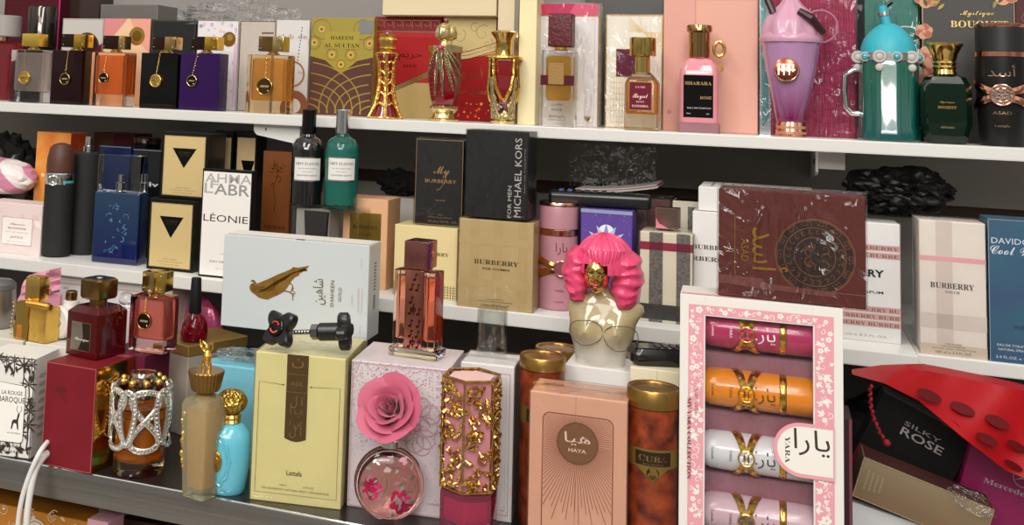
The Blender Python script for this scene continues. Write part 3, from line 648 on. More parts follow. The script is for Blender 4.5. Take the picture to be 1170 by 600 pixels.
# ---- square bottle with red cube cap
q = front(617, 656, 57, 144, 1.2977, ZT); w, h = q.w, q.h; t = thing('perfume_bottle', 'clear square bottle of golden perfume with dark red cube cap', 'perfume bottle', (q.x, q.y, q.z), 0); d = .026
m = MB(); m.box(0, 0, 0, w, d, h, glass('f3f1ee'), .0022, 3); m.build('glass_body', t)
m = MB(); m.box(w*.14, .004, h*.34, w*.86, d-.004, h*.93, liquid('eec05a'), .006, 4); m.build('perfume_liquid', t)
m = MB(); m.rect(.0004, h*.54, w-.0004, h*.67, ink('4a0c1c')); m.build('maroon_band', t); m = MB(); m.box(w*.24, -.0012, h*.55, w*.70, -.0004, h*.83, pm('leather_patch', '9a7440', .7, bump=(.5, 300)), .0003, 1)
m.build('leather_patch', t); m = MB(); m.text('ﻣﻌﻴﻦ', w*.5, h*.28, .0035, ink('3a3838'), w*.34); m.text(ser('BELLE'), w*.5, h*.21, .0026, ink('3a3838'), w*.32); m.text(scr('Lattafa'), w*.5, h*.12, .0042, ink('55504c'), w*.5); m.text('PERFUMES', w*.5, h*.08, .0018, ink('55504c'), w*.5); m.build('front_label', t)
m = MB(); m.lathe([(.006, h), (.0085, h+.0008), (.0085, h+.004), (.007, h+.005)], GOLD, 24, w/2+.002, d/2); m.build('collar', t)
m = MB(); a = W(632, 15, q.y)[1]-ZT; m.box(w*.20, .001, h+.0045, w*.90, .025, a, pm('red_leather', '560a14', .45, bump=(.5, 220)), .0014, 3)
for u, v in ((.26, .92), (.84, .12), (.26, .12)): m.ball((w*u, .0006, h+.0045+(a-h-.0045)*v), .0009, CHROME, 8, 6)
m.build('cap', t)
# ---- amber bottle maroon label
q = front(713, 751, 82, 151, 1.2956, ZT); w, h = q.w, q.h; d = .034; t = thing('perfume_bottle', 'faceted amber bottle with maroon square label and round gold cap', 'perfume bottle', (q.x, q.y, q.z), 0)
m = MB(); a = .005
m.loft([ring(rr(w/2, d/2, .004, 2, w/2, d/2), 0), ring(rr(w/2, d/2, .004, 2, w/2, d/2), h*.80), ring(rr(w*.42, d*.4, .004, 2, w/2, d/2), h*.9), ring(rr(w*.26, d*.3, .004, 2, w/2, d/2), h*1.0)], glass('f6ecd6')); m.build('glass_body', t)
m = MB(); m.loft([ring(rr(w*.42, d*.38, .004, 3, w/2, d/2), h*.28), ring(rr(w*.44, d*.40, .004, 3, w/2, d/2), h*.34), ring(rr(w*.44, d*.40, .004, 3, w/2, d/2), h*.78), ring(rr(w*.36, d*.34, .004, 3, w/2, d/2), h*.86)], liquid('f0a83a')); m.build('perfume_liquid', t)
m = MB(); m.rect(w*.14, h*.34, w*.84, h*.84, foil('d8b46a')); m.rect(w*.16, h*.355, w*.82, h*.825, ink('680e27'))
for s, v, c_, ww in (('LUXE', .73, .002, .3), ('ROSE', .48, .0017, .24), ('ESTIBRA', .40, .0026, .5)): m.text(ser(s), w*.49, h*v, c_, ink('e6c4b0'), w*ww)
m.text(scr('Royal'), w*.49, h*.56, .0055, ink('efd8c8'), w*.46); m.build('front_label', t)
zt = W(735, 42, q.y)[1]-ZT
m = MB(); m.lathe([(.0085, h), (.0085, h+(zt-h)*.45), (.0078, h+(zt-h)*.47)], pm('brass', 'dcbc6c'), 32, w/2, d/2); m.build('collar', t)
m = MB(); m.lathe([(.0145, h+(zt-h)*.47), (.015, h+(zt-h)*.5), (.015, zt-.001), (.014, zt), (.011, zt), (.010, zt-.002)], pm('brass', 'dcbc6c'), 36, w/2, d/2); m.build('cap', t)
# ---- pink bottle black label
c = cyl(775, 823, 29, 153, 1.3293, ZT); R, h = c.R, c.h; t = thing('perfume_bottle', 'pink round-shouldered bottle with a tall black label', 'perfume bottle', (c.x, c.y, c.z), c.face)
pkb = pm('pink_lacquer', 'd88a92', .14, coat=.7)
m = MB(); m.loft([ring(rr(R, R*.8, .005), 0), ring(rr(R, R*.8, .005), h*.09)], pm('pink_base_glass', 'd8a4aa', .05, trans=.6)); m.build('glass_base', t)
m = MB(); m.loft([ring(rr(R*.93*k, R*.74*k, .006*k+.0015), h*z) for k, z in ((1, .092), (1, .52), (.97, .58), (.85, .63), (.66, .67), (.5, .69))], pkb); m.build('glass_body', t)
m = MB(); m.F = lambda u, v, e: (u, -R*.74-e, v); m.rect(-R*.74, h*.14, R*.66, h*.53, BLACKG)
g = foil('d8b070'); m.text(ser('SHARARA'), -R*.04, h*.44, .0038, g, R*1.25); m.text(ser('ROSE'), R*.32, h*.31, .0034, g, R*.55); m.text('EAU DE PARFUM', 0, h*.22, .0018, ink('c8c0b8'), R*1.1); m.text('100ml', -R*.5, h*.17, .0015, ink('c8c0b8')); m.text('3.4fl', R*.4, h*.17, .0015, ink('c8c0b8')); m.build('front_label', t)
m = MB(); m.lathe([(R*.42, h*.69), (R*.50, h*.70), (R*.52, h*.93), (R*.62, h*.94), (R*.62, h*.985), (R*.58, h)], pm('brass_dk', 'b08a58', .12, metal=1), 36); m.build('cap', t)
m = MB(); m.torus((R*.95, 0, h*.78), R*.30, .0022, GOLD, 'y', 24, 8, .8, 1.2); m.torus((R*.95, 0, h*.60), R*.16, .0012, GOLD, 'y', 18, 6); m.build('side_ring', t)
# ---- milkshake bottle
c = cyl(868, 940, -20, 158, 1.3272, ZT); R, h = c.R, c.h; t = thing('perfume_bottle', 'milkshake shaped bottle in lilac fading to magenta with whipped cream top', 'perfume bottle', (c.x, c.y, c.z), c.face)
hz = lambda py: W(903, py, 1.3272)[1]-ZT
shake = pm('shake_glass', 'b0789c', .12, coat=.8, ramp=(hz(135), '701c4c', hz(85), 'b084ac')); cream = pm('shake_cream', 'c996ab', .3, coat=.4, bump=(.25, 40))
m = MB(); m.lathe([(R*.47, hz(139)), (R*.50, hz(136)), (R*.62, hz(110)), (R*.80, hz(80)), (R*.93, hz(50)), (R*.96, hz(46))], shake, 48, flute=(10, .012)); m.build('glass_body', t)
m = MB(); m.lathe([(R*.50, 0), (R*.52, .001), (R*.47, .003), (R*.50, .006), (R*.46, .009), (R*.50, .012), (R*.45, hz(139))], ROSEG, 40); m.build('metal_foot', t)
m = MB(); m.lathe([(R*.99, hz(49)), (R*1.02, hz(46)), (R*1.0, hz(42)), (R*.90, hz(38))], cream, 48)
def dome(d_): return 1+.07*sin(atan2(d_.y, d_.x)*7+d_.z*6)
m.lathe([(R*.94, hz(42)), (R*.92, hz(32)), (R*.82, hz(22)), (R*.60, hz(13)), (R*.38, hz(6)), (R*.26, hz(0)), (R*.28, hz(-8)), (R*.12, hz(-16)), (R*.02, hz(-20))], cream, 48, flute=(9, .05)); m.build('cream_top', t)
chip = pm('chocolate', '3a1c22', .3)
m = MB(); m.tube([(R*.25, -R*.75, hz(14)), (R*.62, -R*.80, hz(22)), (R*1.02, -R*.5, hz(38))], [.0035, .005, .0038], chip, 10); m.build('wafer_straw', t); m = MB(); m.tube([(-R*.92, -R*.2, hz(-15)), (-R*.55, -R*.3, hz(16))], .0042, chip, 10)
m.F = None; m.build('wafer_straw', t)
m = MB(); m.torus((R*.92, 0, hz(30)), R*.55, .0012, pm('shake_ring', 'b06a80', .2, coat=1), 'y', 36, 6); m.build('ring_charm', t)
m = MB(); xm = -R*.14; zm = hz(81); yf = -R*.83
m.T = Matrix.Translation((xm, yf, zm)) @ Matrix.Rotation(-.1, 4, 'X'); m.loft([[(r*cos(2*pi*j/32), y, r*sin(2*pi*j/32)) for j in range(32)] for r, y in ((.0135, 0), (.0135, -.0018), (.0120, -.0026))], pm('copper_med', '9a5a4a', .2, metal=1)); m.torus((0, -.0022, 0), .0125, .0008, ROSEG)
m.F = lambda u, v, e: (u, -.0027-e, v)
for k in range(3): m.line([(-.008+.0055*k, -.006), (-.008+.0055*k, .006), (-.004+.0055*k, .006), (-.004+.0055*k, -.002)], .0011, ROSEG)
m.line([(-.009, 0), (.009, 0)], .001, ROSEG); m.build('medallion', t)
# ---- teal jar bottle
c = cyl(980, 1051, 5, 164, 1.3356, ZT); R, h = c.R, c.h; t = thing('perfume_bottle', 'teal mason jar bottle with side handle, silver charms and turquoise dome lid with straw', 'perfume bottle', (c.x, c.y, c.z), c.face)
hz = lambda py: W(1015, py, 1.3356)[1]-ZT
tealg = pm('teal_glass', '1c8576', .08, coat=1, trans=.35, ramp=(hz(165), '0c5c5a', hz(90), '22705c'))
m = MB(); m.lathe([(R*.94, 0), (R*1.0, .002), (R*1.0, .012), (R*.96, .015), (R*.96, hz(78)), (R*.90, hz(66))], tealg, 80, flute=(10, .022)); m.build('glass_body', t)
m = MB(); m.lathe([(R*.95, hz(70)), (R*.95, hz(61))], SILV, 40)
for k in range(12):
    a = -pi/2+(k-5.5)*pi/6.5*1.15; u = R*1.0*cos(a); y = R*1.0*sin(a)
    if k % 2: m.torus((u, y, hz(66)), .0055, .0016, GOLDR if False else pm('ant_silver', 'b8b4ac', .22, metal=1, bump=(1, 300)), 'y', 16, 6); m.ball((u, y, hz(66)), .0042, pm('ant_silver', 'b8b4ac'), 12, 8, sy=.5); m.ball((u*1.02, y*1.03, hz(78)), .0042, pm('ant_silver', 'b8b4ac'), 10, 8, sy=.5)
    else: m.ball((u, y, hz(66)), .0038, pm('pearl_blue', '4aa0a8', .15, coat=1), 12, 8); m.torus((u, y, hz(66)), .0045, .0009, pm('ant_silver', 'b8b4ac'), 'y', 16, 6)
m.build('silver_charms', t)
m = MB(); m.tube([(-R*.92, -R*.1, hz(80)), (-R*1.15, -R*.15, hz(81)), (-R*1.42, -R*.15, hz(88)), (-R*1.45, -R*.15, hz(105)), (-R*1.40, -R*.15, hz(124)), (-R*1.2, -R*.12, hz(131)), (-R*.93, -R*.1, hz(131))], .0032, CHROME, 12); m.build('handle', t)
turq = pm('turquoise_rubber', '35a9b8', .45, bump=(.15, 150))
m = MB(); m.lathe([(R*.92, hz(61)), (R*.90, hz(54)), (R*.80, hz(45)), (R*.62, hz(37)), (R*.38, hz(30)), (R*.2, hz(27))], turq, 40); m.build('dome_lid', t)
m = MB(); m.tube([(R*.02, 0, hz(34)), (-R*.12, 0, hz(16)), (-R*.18, 0, hz(7))], .0050, turq, 16); m.build('straw', t)
m = MB(); m.tube([(-R*.0, 0, hz(32)), (-R*.03, 0, hz(28))], .0062, SILV, 16); m.tube([(-R*.11, 0, hz(18)), (-R*.13, 0, hz(14))], .0062, SILV, 16); m.tube([(-R*.05, 0, hz(7)), (R*.12, 0, hz(2))], .0024, BLACKG, 8); m.build('straw_bands', t)
# ---- emerald bottle
q = front(1053, 1112, 83, 167, 1.3082, ZT); w, h = q.w, q.h; d = .030; t = thing('perfume_bottle', 'dark emerald octagonal bottle with flared gold stopper', 'perfume bottle', (q.x, q.y, q.z), 0)
oct_ = lambda kx, kz: [(w/2-kx*w/2, 0), (w/2+kx*w/2, 0)]
def sect(kx, ky, z): return ring(rr(w/2*kx, d/2*ky, .006, 1, w/2, d/2), z)
m = MB(); m.loft([sect(.74, .8, 0), sect(.80, .9, .003), sect(1, 1, h*.28), sect(1, 1, h*.80), sect(.78, .9, h*.95), sect(.36, .6, h*1.0)], pm('emerald_glass', '062010', .04, spec=.5, trans=.25))
m.F = lambda u, v, e: (u, -e, v); m.text(scr('Mystique'), w*.5, h*.58, .0022, foil('d8b468'), w*.3); m.text(ser('BOUQUET'), w*.5, h*.50, .0028, foil('d8b468'), w*.36); m.text('AFNAN', w*.5, h*.22, .0024, foil('c8b488'), w*.26); m.build('glass_body', t)
m = MB(); zt = W(1085, 48, q.y)[1]-ZT; k = zt-h; m.lathe([(.010, h*.97), (.012, h*.99), (.0105, h+k*.12), (.0118, h+k*.2), (.0105, h+k*.26), (.0118, h+k*.33), (.0105, h+k*.4), (.0118, h+k*.5), (.0125, h+k*.62), (.0165, h+k*.84), (.018, h+k*.9), (.018, h+k*.97), (.016, zt)], pm('brass', 'dcbc6c'), 36, w/2, d/2); m.build('stopper', t)
# ---- ASAD bottle
c = cyl(1114, 1176, 27, 172, 1.3293, ZT); R, h = c.R, c.h; t = thing('perfume_bottle', 'tall black bottle with rose gold knot and seal at the top shelf right end', 'perfume bottle', (c.x, c.y, c.z), c.face)
blk = pm('satin_black', '161616', .35, spec=.35); hz = lambda py: W(1145, py, 1.3293)[1]-ZT
m = MB(); m.lathe([(R*.84, 0), (R*.86, .001), (R*.93, h*.25), (R*1.0, h*.55), (R*1.0, hz(66))], blk, 44); C_(m, R); m.e = .0009
g = foil('c8a080'); m.F = lambda u, v, e: ((R*1.0+.0004)*sin(u/R), -(R*1.0+.0004)*cos(u/R), v)
m.text('ﺃﺳﺪ', 0, hz(88), .009, g, .026); m.F = lambda u, v, e: ((R*.985)*sin(u/R), -(R*.985)*cos(u/R), v); m.text('ASAD', 0, hz(131), .0034, g, .018); m.F = lambda u, v, e: ((R*.955)*sin(u/R), -(R*.955)*cos(u/R), v); m.text('Lattafa', 0, hz(145), .0026, g, .014); m.build('glass_body', t)
m = MB(); m.lathe([(R*.97, hz(66)), (R*1.01, hz(65.5)), (R*1.01, hz(60)), (R*.97, hz(59.5))], ROSEG, 44); m.build('metal_band', t); m = MB(); m.lathe([(R*.98, hz(32)), (R*1.0, hz(31)), (R*1.0, hz(28.5)), (R*.95, hz(27.5))], ROSEG, 44); m.build('metal_band', t)
m = MB(); m.lathe([(R*.98, hz(59.4)), (R*.98, hz(32))], pm('satin_cap', '232323', .4), 44); m.build('cap', t)
def knot(m, R, zc, dz, mat, wd=.0042, th=.0012, a1=1.35):
    for s in (-1, 1):
        for k in (-1, 1):
            rows = []
            for i in range(13):
                a = s*a1*i/12; z = zc+k*dz*(.15+.85*(i/12)**1.3); ww = wd*(.7+.5*i/12)
                rr_ = R+th+.0012*(1-i/12)
                rows.append([(rr_*sin(a), -rr_*cos(a), z-ww), ((rr_+.0012)*sin(a), -(rr_+.0012)*cos(a), z), (rr_*sin(a), -rr_*cos(a), z+ww), ((R-.0005)*sin(a), -(R-.0005)*cos(a), z)])
            m.loft(rows, mat)
m = MB(); knot(m, R*1.0, hz(109), .012, ROSEG); m.build('ribbon_knot', t)
m = MB(); m.T = Matrix.Translation((0, -R*1.0-.0015, hz(109))); m.loft([[(r*cos(2*pi*j/32), y, r*sin(2*pi*j/32)) for j in range(32)] for r, y in ((.0112, .003), (.0112, -.002), (.010, -.003))], pm('seal_relief', '7c6a60', .3, metal=1, bump=(1, 380))); m.torus((0, -.0025, 0), .0106, .0009, ROSEG); m.torus((0, -.0028, 0), .007, .0006, ROSEG); m.build('seal', t)
# ================================================================== MIDDLE SHELF
# ---- far left
q = front(-22, 47, 229, 291, 1.245, ZM)
def jaf(m, w, h, d):
    random.seed(2)
    for k in range(46): leaf(m, random.uniform(0, w*.95), random.uniform(.002, h-.01), random.uniform(.008, .018), random.uniform(0, 6.3), ink(random.choice(['ecd4cf', 'e6cbc6', 'f0dfda', 'e2c2bd'])), .5)
    m.rect(w*.36, h*.18, w*.86, h*.72, ink('efe4de')); m.frame(w*.36, h*.18, w*.86, h*.72, .0004, ink('8a5f5a'))
    m.text(scr('Amoris'), w*.61, h*.57, .0042, ink('b0414c'), w*.26); m.text(ser('BLOSSOM'), w*.61, h*.49, .0026, ink('4a3436'), w*.30); m.text('EAU DE PARFUM', w*.61, h*.42, .0012, ink('8a6a68'), w*.36); m.text('JAFRA', w*.61, h*.31, .0032, ink('8a5f5a'), w*.22); m.text('50 ml 1.7 fl oz', w*.61, h*.235, .0012, ink('8a6a68'), w*.3)
carton('perfume_carton', 'blush floral carton with framed label at the left end of the middle shelf', q, .045, paper('e3cfca'), jaf)
zt = ZM+q.h+.0008; x, _ = W(-5, 205, 1.30)
m = MB(); crumple(m, (0, 0, 0), .062, .035, .028, pm('candy_stripe', 'e6d8d6', .4, coat=.3), .07, 1.2, 5, 5)
mt = pm('candy_stripe', 'e6d8d6', .4)
nt = mt.node_tree; tcn = nt.nodes.new('ShaderNodeTexCoord'); mpn = nt.nodes.new('ShaderNodeMapping'); mpn.inputs['Rotation'].default_value = (0, .75, 0); wv = nt.nodes.new('ShaderNodeTexWave'); wv.inputs['Scale'].default_value = 9; wv.bands_direction = 'X'; wv.inputs['Distortion'].default_value = .6
rp = nt.nodes.new('ShaderNodeValToRGB'); rp.color_ramp.elements[0].position = .5; rp.color_ramp.elements[0].color = lin('e6dcd8'); rp.color_ramp.elements[1].position = .56; rp.color_ramp.elements[1].color = lin('cd84a0')
nt.links.new(tcn.outputs['Object'], mpn.inputs[0]); nt.links.new(mpn.outputs[0], wv.inputs['Vector']); nt.links.new(wv.outputs['Fac'], rp.inputs[0]); nt.links.new(rp.outputs[0], nt.nodes['Principled BSDF'].inputs['Base Color'])
o = m.build('striped_pouch'); o.location = (x, 1.31, zt+.0225+.004); tag(o, 'white pouch with pink diagonal stripes slumped on the left end of the middle shelf', 'pouch')
m = MB(); crumple(m, (0, 0, 0), .07, .05, .085, pm('black_bag_film', '0e0d0d', .3, coat=.3), .2, 2, 9, 4); o = m.build('black_bag'); x, _ = W(5, 200, 1.43); o.location = (x, 1.43, ZM+.069); tag(o, 'black plastic bag in the shade behind the striped pouch', 'plastic bag')
q = front(40, 79, 150, 232, 1.325, ZM)
ora = pm('orange_splash', 'd8752a', .3, coat=.4, var=('e8a850', 30, .4))
carton('perfume_carton', 'bright orange carton with pale light spots behind the brown capped black bottle', q, .045, ora, lambda m, w, h, d: [m.disc(w*a, h*b, r, ink(c), 16) for a, b, r, c in ((.3, .3, .005, 'f0c080'), (.6, .7, .004, 'f2b860'), (.25, .62, .003, 'f6d090'), (.75, .5, .005, 'd04a20'), (.5, .85, .006, 'c84820'))], sidem=pm('red_orange', 'b83a20', .3, var=('d86a30', 40, .4)))
q = front(105, 152, 151, 232, 1.41, ZM); carton('perfume_carton', 'brown carton with a deep red end at the back behind the black bottles', q, .05, paper('5a3526'), lambda m, w, h, d: (m.rect(w*.5, 0, w, h, ink('561820')),))
# ---- black bottle with brown cap
c = cyl(50, 84, 163, 297, 1.262, ZM); R, h = c.R, c.h; t = thing('perfume_bottle', 'matte black torpedo bottle with brown rounded cap and silver ring tag', 'perfume bottle', (c.x, c.y, c.z), c.face)
hz = lambda py: W(67, py, 1.262)[1]-ZM
rub = pm('black_rubber', '1d1d1c', .75)
m = MB(); m.lathe([(R*.86, 0), (R*.97, .002), (R*1.0, h*.2), (R*1.0, hz(210))], rub, 40); m.build('bottle_body', t)
m = MB(); m.lathe([(R*.98, hz(210)), (R*1.0, hz(209.5)), (R*1.0, hz(198)), (R*.95, hz(197))], SILV, 40, flute=(20, .01)); m.build('metal_band', t)
m = MB(); C_(m, R*1.0+.0005); m.rect(.004, hz(208), .022, hz(205.5), ink('4ab0ae')); m.F = None; m.torus((-R*.45, -R*.95, hz(205)), .0062, .0013, CHROME); m.build('ring_tag', t)
m = MB(); m.lathe([(R*.95, hz(196.5)), (R*.97, hz(190)), (R*.93, hz(180)), (R*.82, hz(171)), (R*.6, hz(165)), (R*.2, hz(163))], pm('brown_wood', '472a20', .5, var=('583528', 30, .5)), 40); m.build('cap', t)
c = cyl(81, 115, 156, 298, 1.299, ZM); R, h = c.R, c.h; hz = lambda py: W(98, py, 1.29)[1]-ZM; t = thing('perfume_bottle', 'plain matte black cylinder bottle with bare silver spray nozzle', 'perfume bottle', (c.x, c.y, c.z), c.face)
m = MB(); m.lathe([(R*.85, 0), (R*.96, .002), (R, h*.3), (R*.96, hz(176)), (R*.86, hz(174))], rub, 40); m.build('bottle_body', t)
m = MB(); m.lathe([(R*.36, hz(175)), (R*.36, hz(167)), (R*.25, hz(166.5)), (R*.25, hz(156.5)), (R*.2, hz(156))], SILV, 24); m.build('spray_nozzle', t)
# ---- blue bottle
q = front(107, 159, 176, 299, 1.245, ZM, 3); w, h = q.w, q.h; d = .026; t = thing('perfume_bottle', 'deep blue engraved rectangular bottle with clear transparent cap', 'perfume bottle', (q.x, q.y, q.z), q.rot)
hb = h*.66
m = MB(); m.box(0, 0, 0, w, d, hb, pm('blue_glass', '0a1c50', .05, coat=1, ramp=(.0, '07144a', .08, '12304e')), .003, 4)
m.F = lambda u, v, e: (u, -e, v)
random.seed(8)
for k in range(26): swirl(m, random.uniform(.25, .75)*w, random.uniform(.12, .85)*hb, random.uniform(.002, .006), random.uniform(0, 6), ink(random.choice(['5b86b0', '7fa0c0', '3f7f8c'])), .0007, random.uniform(.3, .9), random.choice([1, -1]))
m.build('glass_body', t)
m = MB(); m.box(w*.03, d*.05, hb+.0006, w*.97, d*.95, h, glass('e8f0f4'), .002, 3); m.build('clear_cap', t)
m = MB(); m.lathe([(.0075, hb+.001), (.0075, hb+.012), (.005, hb+.013), (.005, hb+.022), (.004, hb+.0225)], CHROME, 28, w/2, d/2); m.build('spray_nozzle', t)
# ---- things behind blue
q = front(112, 148, 166, 240, 1.335, ZM); carton('perfume_carton', 'navy blue carton with a pale edge behind the blue engraved bottle', q, .04, gloss('16264e', .25), lambda m, w, h, d: (m.rect(0, h-.0015, w, h, ink('6c7686')),))
c = cyl(150, 182, 155, 240, 1.40, ZM); hz = lambda py: W(166, py, 1.40)[1]-ZM; t = thing('cream_jar', 'dark jar with round bronze lid at the back above the blue engraved bottle', 'jar', (c.x, c.y, c.z), c.face)
m = MB(); m.lathe([(c.R, 0), (c.R, hz(164))], BLACKG); m.build('jar_body', t); m = MB(); m.lathe([(c.R*1.0, hz(163.7)), (c.R*1.02, hz(163)), (c.R*1.02, hz(158)), (c.R*.95, hz(157))], pm('bronze_lid', '7c6a5c', .25, metal=1)); m.build('lid', t)
q = front(150, 182, 170, 262, 1.315, ZM); carton('perfume_carton', 'black carton with silver letters half hidden behind the blue engraved bottle', q, .03, gloss('17181a', .2), lambda m, w, h, d: (m.text('Silv', w*.62, h*.66, .0062, ink('dfe2e4'), w*.7, off=.02), m.rect(0, h-.0012, w, h, ink('6e7278'))))
# ---- GUESS
def guess(m, w, h, d):
    m.rect(w*.055, h*.045, w*.945, h*.945, pm('triangle_cream', 'cdb47c', .45, metal=.1)); m.frame(w*.06, h*.05, w*.94, h*.94, .0004, foil('a88a48'))
    m.pol([(w*.24, h*.76), (w*.76, h*.76), (w*.50, h*.46)], BLACKG); m.text('GUESS', w*.5, h*.68, .0026, foil('8c7440'), w*.26); m.text('SEDUCTIVE', w*.5, h*.65, .0012, foil('8c7440'), w*.2)
    m.text('EAU DE TOILETTE', w*.5, h*.155, .0013, ink('4a3c20'), w*.3); m.text('NATURAL SPRAY VAPORISATEUR', w*.5, h*.12, .0011, ink('4a3c20'), w*.56); m.text('75 ml e 2.5 FL.OZ.', w*.5, h*.08, .0013, ink('4a3c20'), w*.42)
    R_(m, w); m.frame(.001, .001, d-.001, h-.001, .0004, ink('5a5a58'))
blk2 = pm('triangle_black', '100f0e', .3, spec=.4)
G1 = 'black and cream triangle cartons'
q = front(169, 222, 226, 305, 1.24, ZM, 1); carton('perfume_carton', 'black framed cream carton with black triangle, lower one standing on the shelf', q, .05, blk2, guess, group=G1); ztop = ZM+q.h+.0006
q = front(184, 237, 150, 222, 1.252, ztop, 1); carton('perfume_carton', 'black framed cream carton with black triangle, stacked on top of its twin', q, .05, blk2, guess, group=G1)
def guess_part(k):
    def f(m, w, h, d):
        m.rect(w*.10, h*.05, w*.92, h*.95, pm('triangle_cream2', 'b79c74', .4)); 
        if k: m.pol([(w*.3, h*.78), (w*.92, h*.78), (w*.62, h*.60)], BLACKG)
    return f
q = front(242, 263, 149, 312, 1.325, ZM); carton('perfume_carton', 'tall black edged tan carton half hidden behind the black framed white carton', q, .03, blk2, guess_part(0))
q = front(266, 291, 149, 312, 1.328, ZM); carton('perfume_carton', 'tall black edged tan carton with a dark triangle, beside the white bracket', q, .03, blk2, guess_part(1))
# ---- LÉONIE
q = front(229, 287, 192, 311, 1.228, ZM, 2)
def leo(m, w, h, d):
    m.rect(w*.03, h*.02, w*.97, h*.975, ink('e6e1da')); g = ink('a9a6a4'); g2 = ink('8f8d8b')
    m.text('AHMA', w*.52, h*.875, .0115, g, w*.92, off=.01); m.text('ABR', w*.60, h*.765, .0140, g2, w*.70, off=.012); m.text('L', w*.14, h*.775, .0125, g, w*.18, off=.012); m.text('F', w*.25, h*.82, .010, g, w*.16, off=.01)
    m.text('LÉONIE', w*.5, h*.515, .0088, ink('231f1e'), w*.88); b = ink('3a3431')
    u, v = w*.53, h*.28; m.pol([(u-.002, v-.004), (u, v+.001), (u+.003, v+.002), (u+.0035, v-.004), (u+.002, v-.004), (u+.0018, v-.001), (u-.0005, v-.001), (u-.001, v-.004)], b)
    m.line([(u+.001, v+.001), (u-.0008, v+.005)], .0014, b); m.line([(u-.0008, v+.005), (u+.001, v+.009)], .0005, b); m.line([(u-.0008, v+.005), (u-.002, v+.009)], .0005, b)
    m.text('ALHAMBRA', w*.53, h*.22, .0012, b, w*.22); m.text('EAU DE PARFUM', w*.53, h*.14, .0024, b, w*.6); m.text('80 ml 2.7 fl.oz', w*.5, h*.08, .0013, ink('9a928c'), w*.3)
    R_(m, w); m.rect(.001, .001, d-.001, h-.001, blk2)
carton('perfume_carton', 'white carton in black frame with large overlapping grey letters on top', q, .012, blk2, leo)
# ---- brown GUESS
q = front(298, 330, 172, 322, 1.30, ZM)
def bg_(m, w, h, d):
    g = foil('b07a2c')
    for (a, b, r, s) in ((.45, .90, .004, 1), (.6, .86, .005, -1), (.35, .84, .004, 1), (.55, .78, .0055, 1), (.4, .72, .003, -1)): swirl(m, w*a, h*b, r, a*9, g, .0007, .9, s)
    m.line([(w*.45, h*.9), (w*.55, h*.8), (w*.4, h*.7), (w*.5, h*.58), (w*.46, h*.5)], .0006, g)
    for k in range(9): leaf(m, w*(.3+.05*k), h*(.86+.02*(k % 3)), .006, k*.7, g, .25)
    m.text(ser('GUESS'), w*.5, h*.36, .0046, ink('2e1408'), w*.74); m.text(scr('by Marciano'), w*.5, h*.31, .0022, ink('4a2410'), w*.6)
carton('perfume_carton', 'tall narrow copper brown carton with a gold flower drawing', q, .012, pm('copper_card', '7c4620', .35, metal=.3, coat=.3), bg_)
# ---- acrylic riser with two bottles
q = front(331, 408, 235, 330, 1.222, ZM); t = thing('acrylic_riser', 'clear acrylic display riser carrying the black and the green round bottles', 'display riser', (q.x, q.y, q.z), q.rot)
m = MB(); w, h = q.w, q.h; m.box(0, 0, h-.003, w, .045, h, thinclear(), .0008, 2); m.build('riser_top', t)
for nm, a, b in (('riser_side', 0, .003), ('riser_side', w-.003, w)):
    m = MB(); m.box(a, 0, 0, b, .045, h-.0032, thinclear(), .0005, 1); m.build(nm, t)
m = MB(); m.box(.004, .006, .0, w*.55, .04, h*.97, pm('grey_pad', '8e8982', .6), .001, 1); m.pol([(w*.2, h*.96), (w*.55, h*.96), (w*.5, 0), (w*.28, 0)], ink('2b2725')); m.T = Matrix.Translation((0, .0055, 0)); m.pol([(w*.18, h*.95), (w*.55, h*.95), (w*.5, 0), (w*.28, 0)], ink('2b2725')); m.build('grey_insert', t)
zr = ZM+h+.0003
def flannel(label, px, glassm, liqm, capm, yc):
    c = cyl(px[0], px[1], 124, 233, yc, zr); R, h = c.R, c.h; hz = lambda py: W((px[0]+px[1])/2, py, yc)[1]-zr
    t = thing('perfume_bottle', label, 'perfume bottle', (c.x, c.y, c.z), c.face)
    m = MB(); m.lathe([(R*.92, 0), (R*1.0, .0015), (R*1.0, hz(172)), (R*.95, hz(165)), (R*.75, hz(159)), (R*.45, hz(156)), (R*.38, hz(153))], glassm, 44); m.build('glass_body', t)
    if liqm: m = MB(); m.lathe([(R*.88, .004), (R*.93, .006), (R*.93, hz(171)), (R*.90, hz(166)), (R*.84, hz(164))], liqm, 40); m.build('perfume_liquid', t)
    m = MB(); m.lathe([(R*.40, hz(153)), (R*.44, hz(152)), (R*.44, hz(126)), (R*.40, hz(125))], capm, 32); m.build('cap', t)
    m = MB(); C_(m, R+.0003); L = R*.86; m.rect(-L, hz(206), L, hz(178.5), SILV); m.rect(-L, hz(204.5), L, hz(180), ink('dcd9d2')); b = ink('3a3836')
    m.text(ser('GREY FLANNEL'), 0, hz(187.5), .0034, b, L*1.8); m.text('eau de toilette spray', 0, hz(192), .0018, b, L*1.3); m.text('vaporisateur', 0, hz(195.5), .0014, b, L*.8); m.text(ser('GEOFFREY BEENE'), 0, hz(200), .0018, b, L*1.5); m.build('paper_label', t)
flannel('round black bottle with black cap and white label standing on the riser', (333, 370.5), pm('black_glass', '0b0c0c', .05, coat=1), None, BLACKG, 1.2445)
flannel('round green glass bottle with silver cap and white label standing on the riser', (371.5, 410), glass('d4ece8'), pm('teal_juice', '4fb5a6', .05, trans=.5, ior=1.1), CHROME, 1.2445)
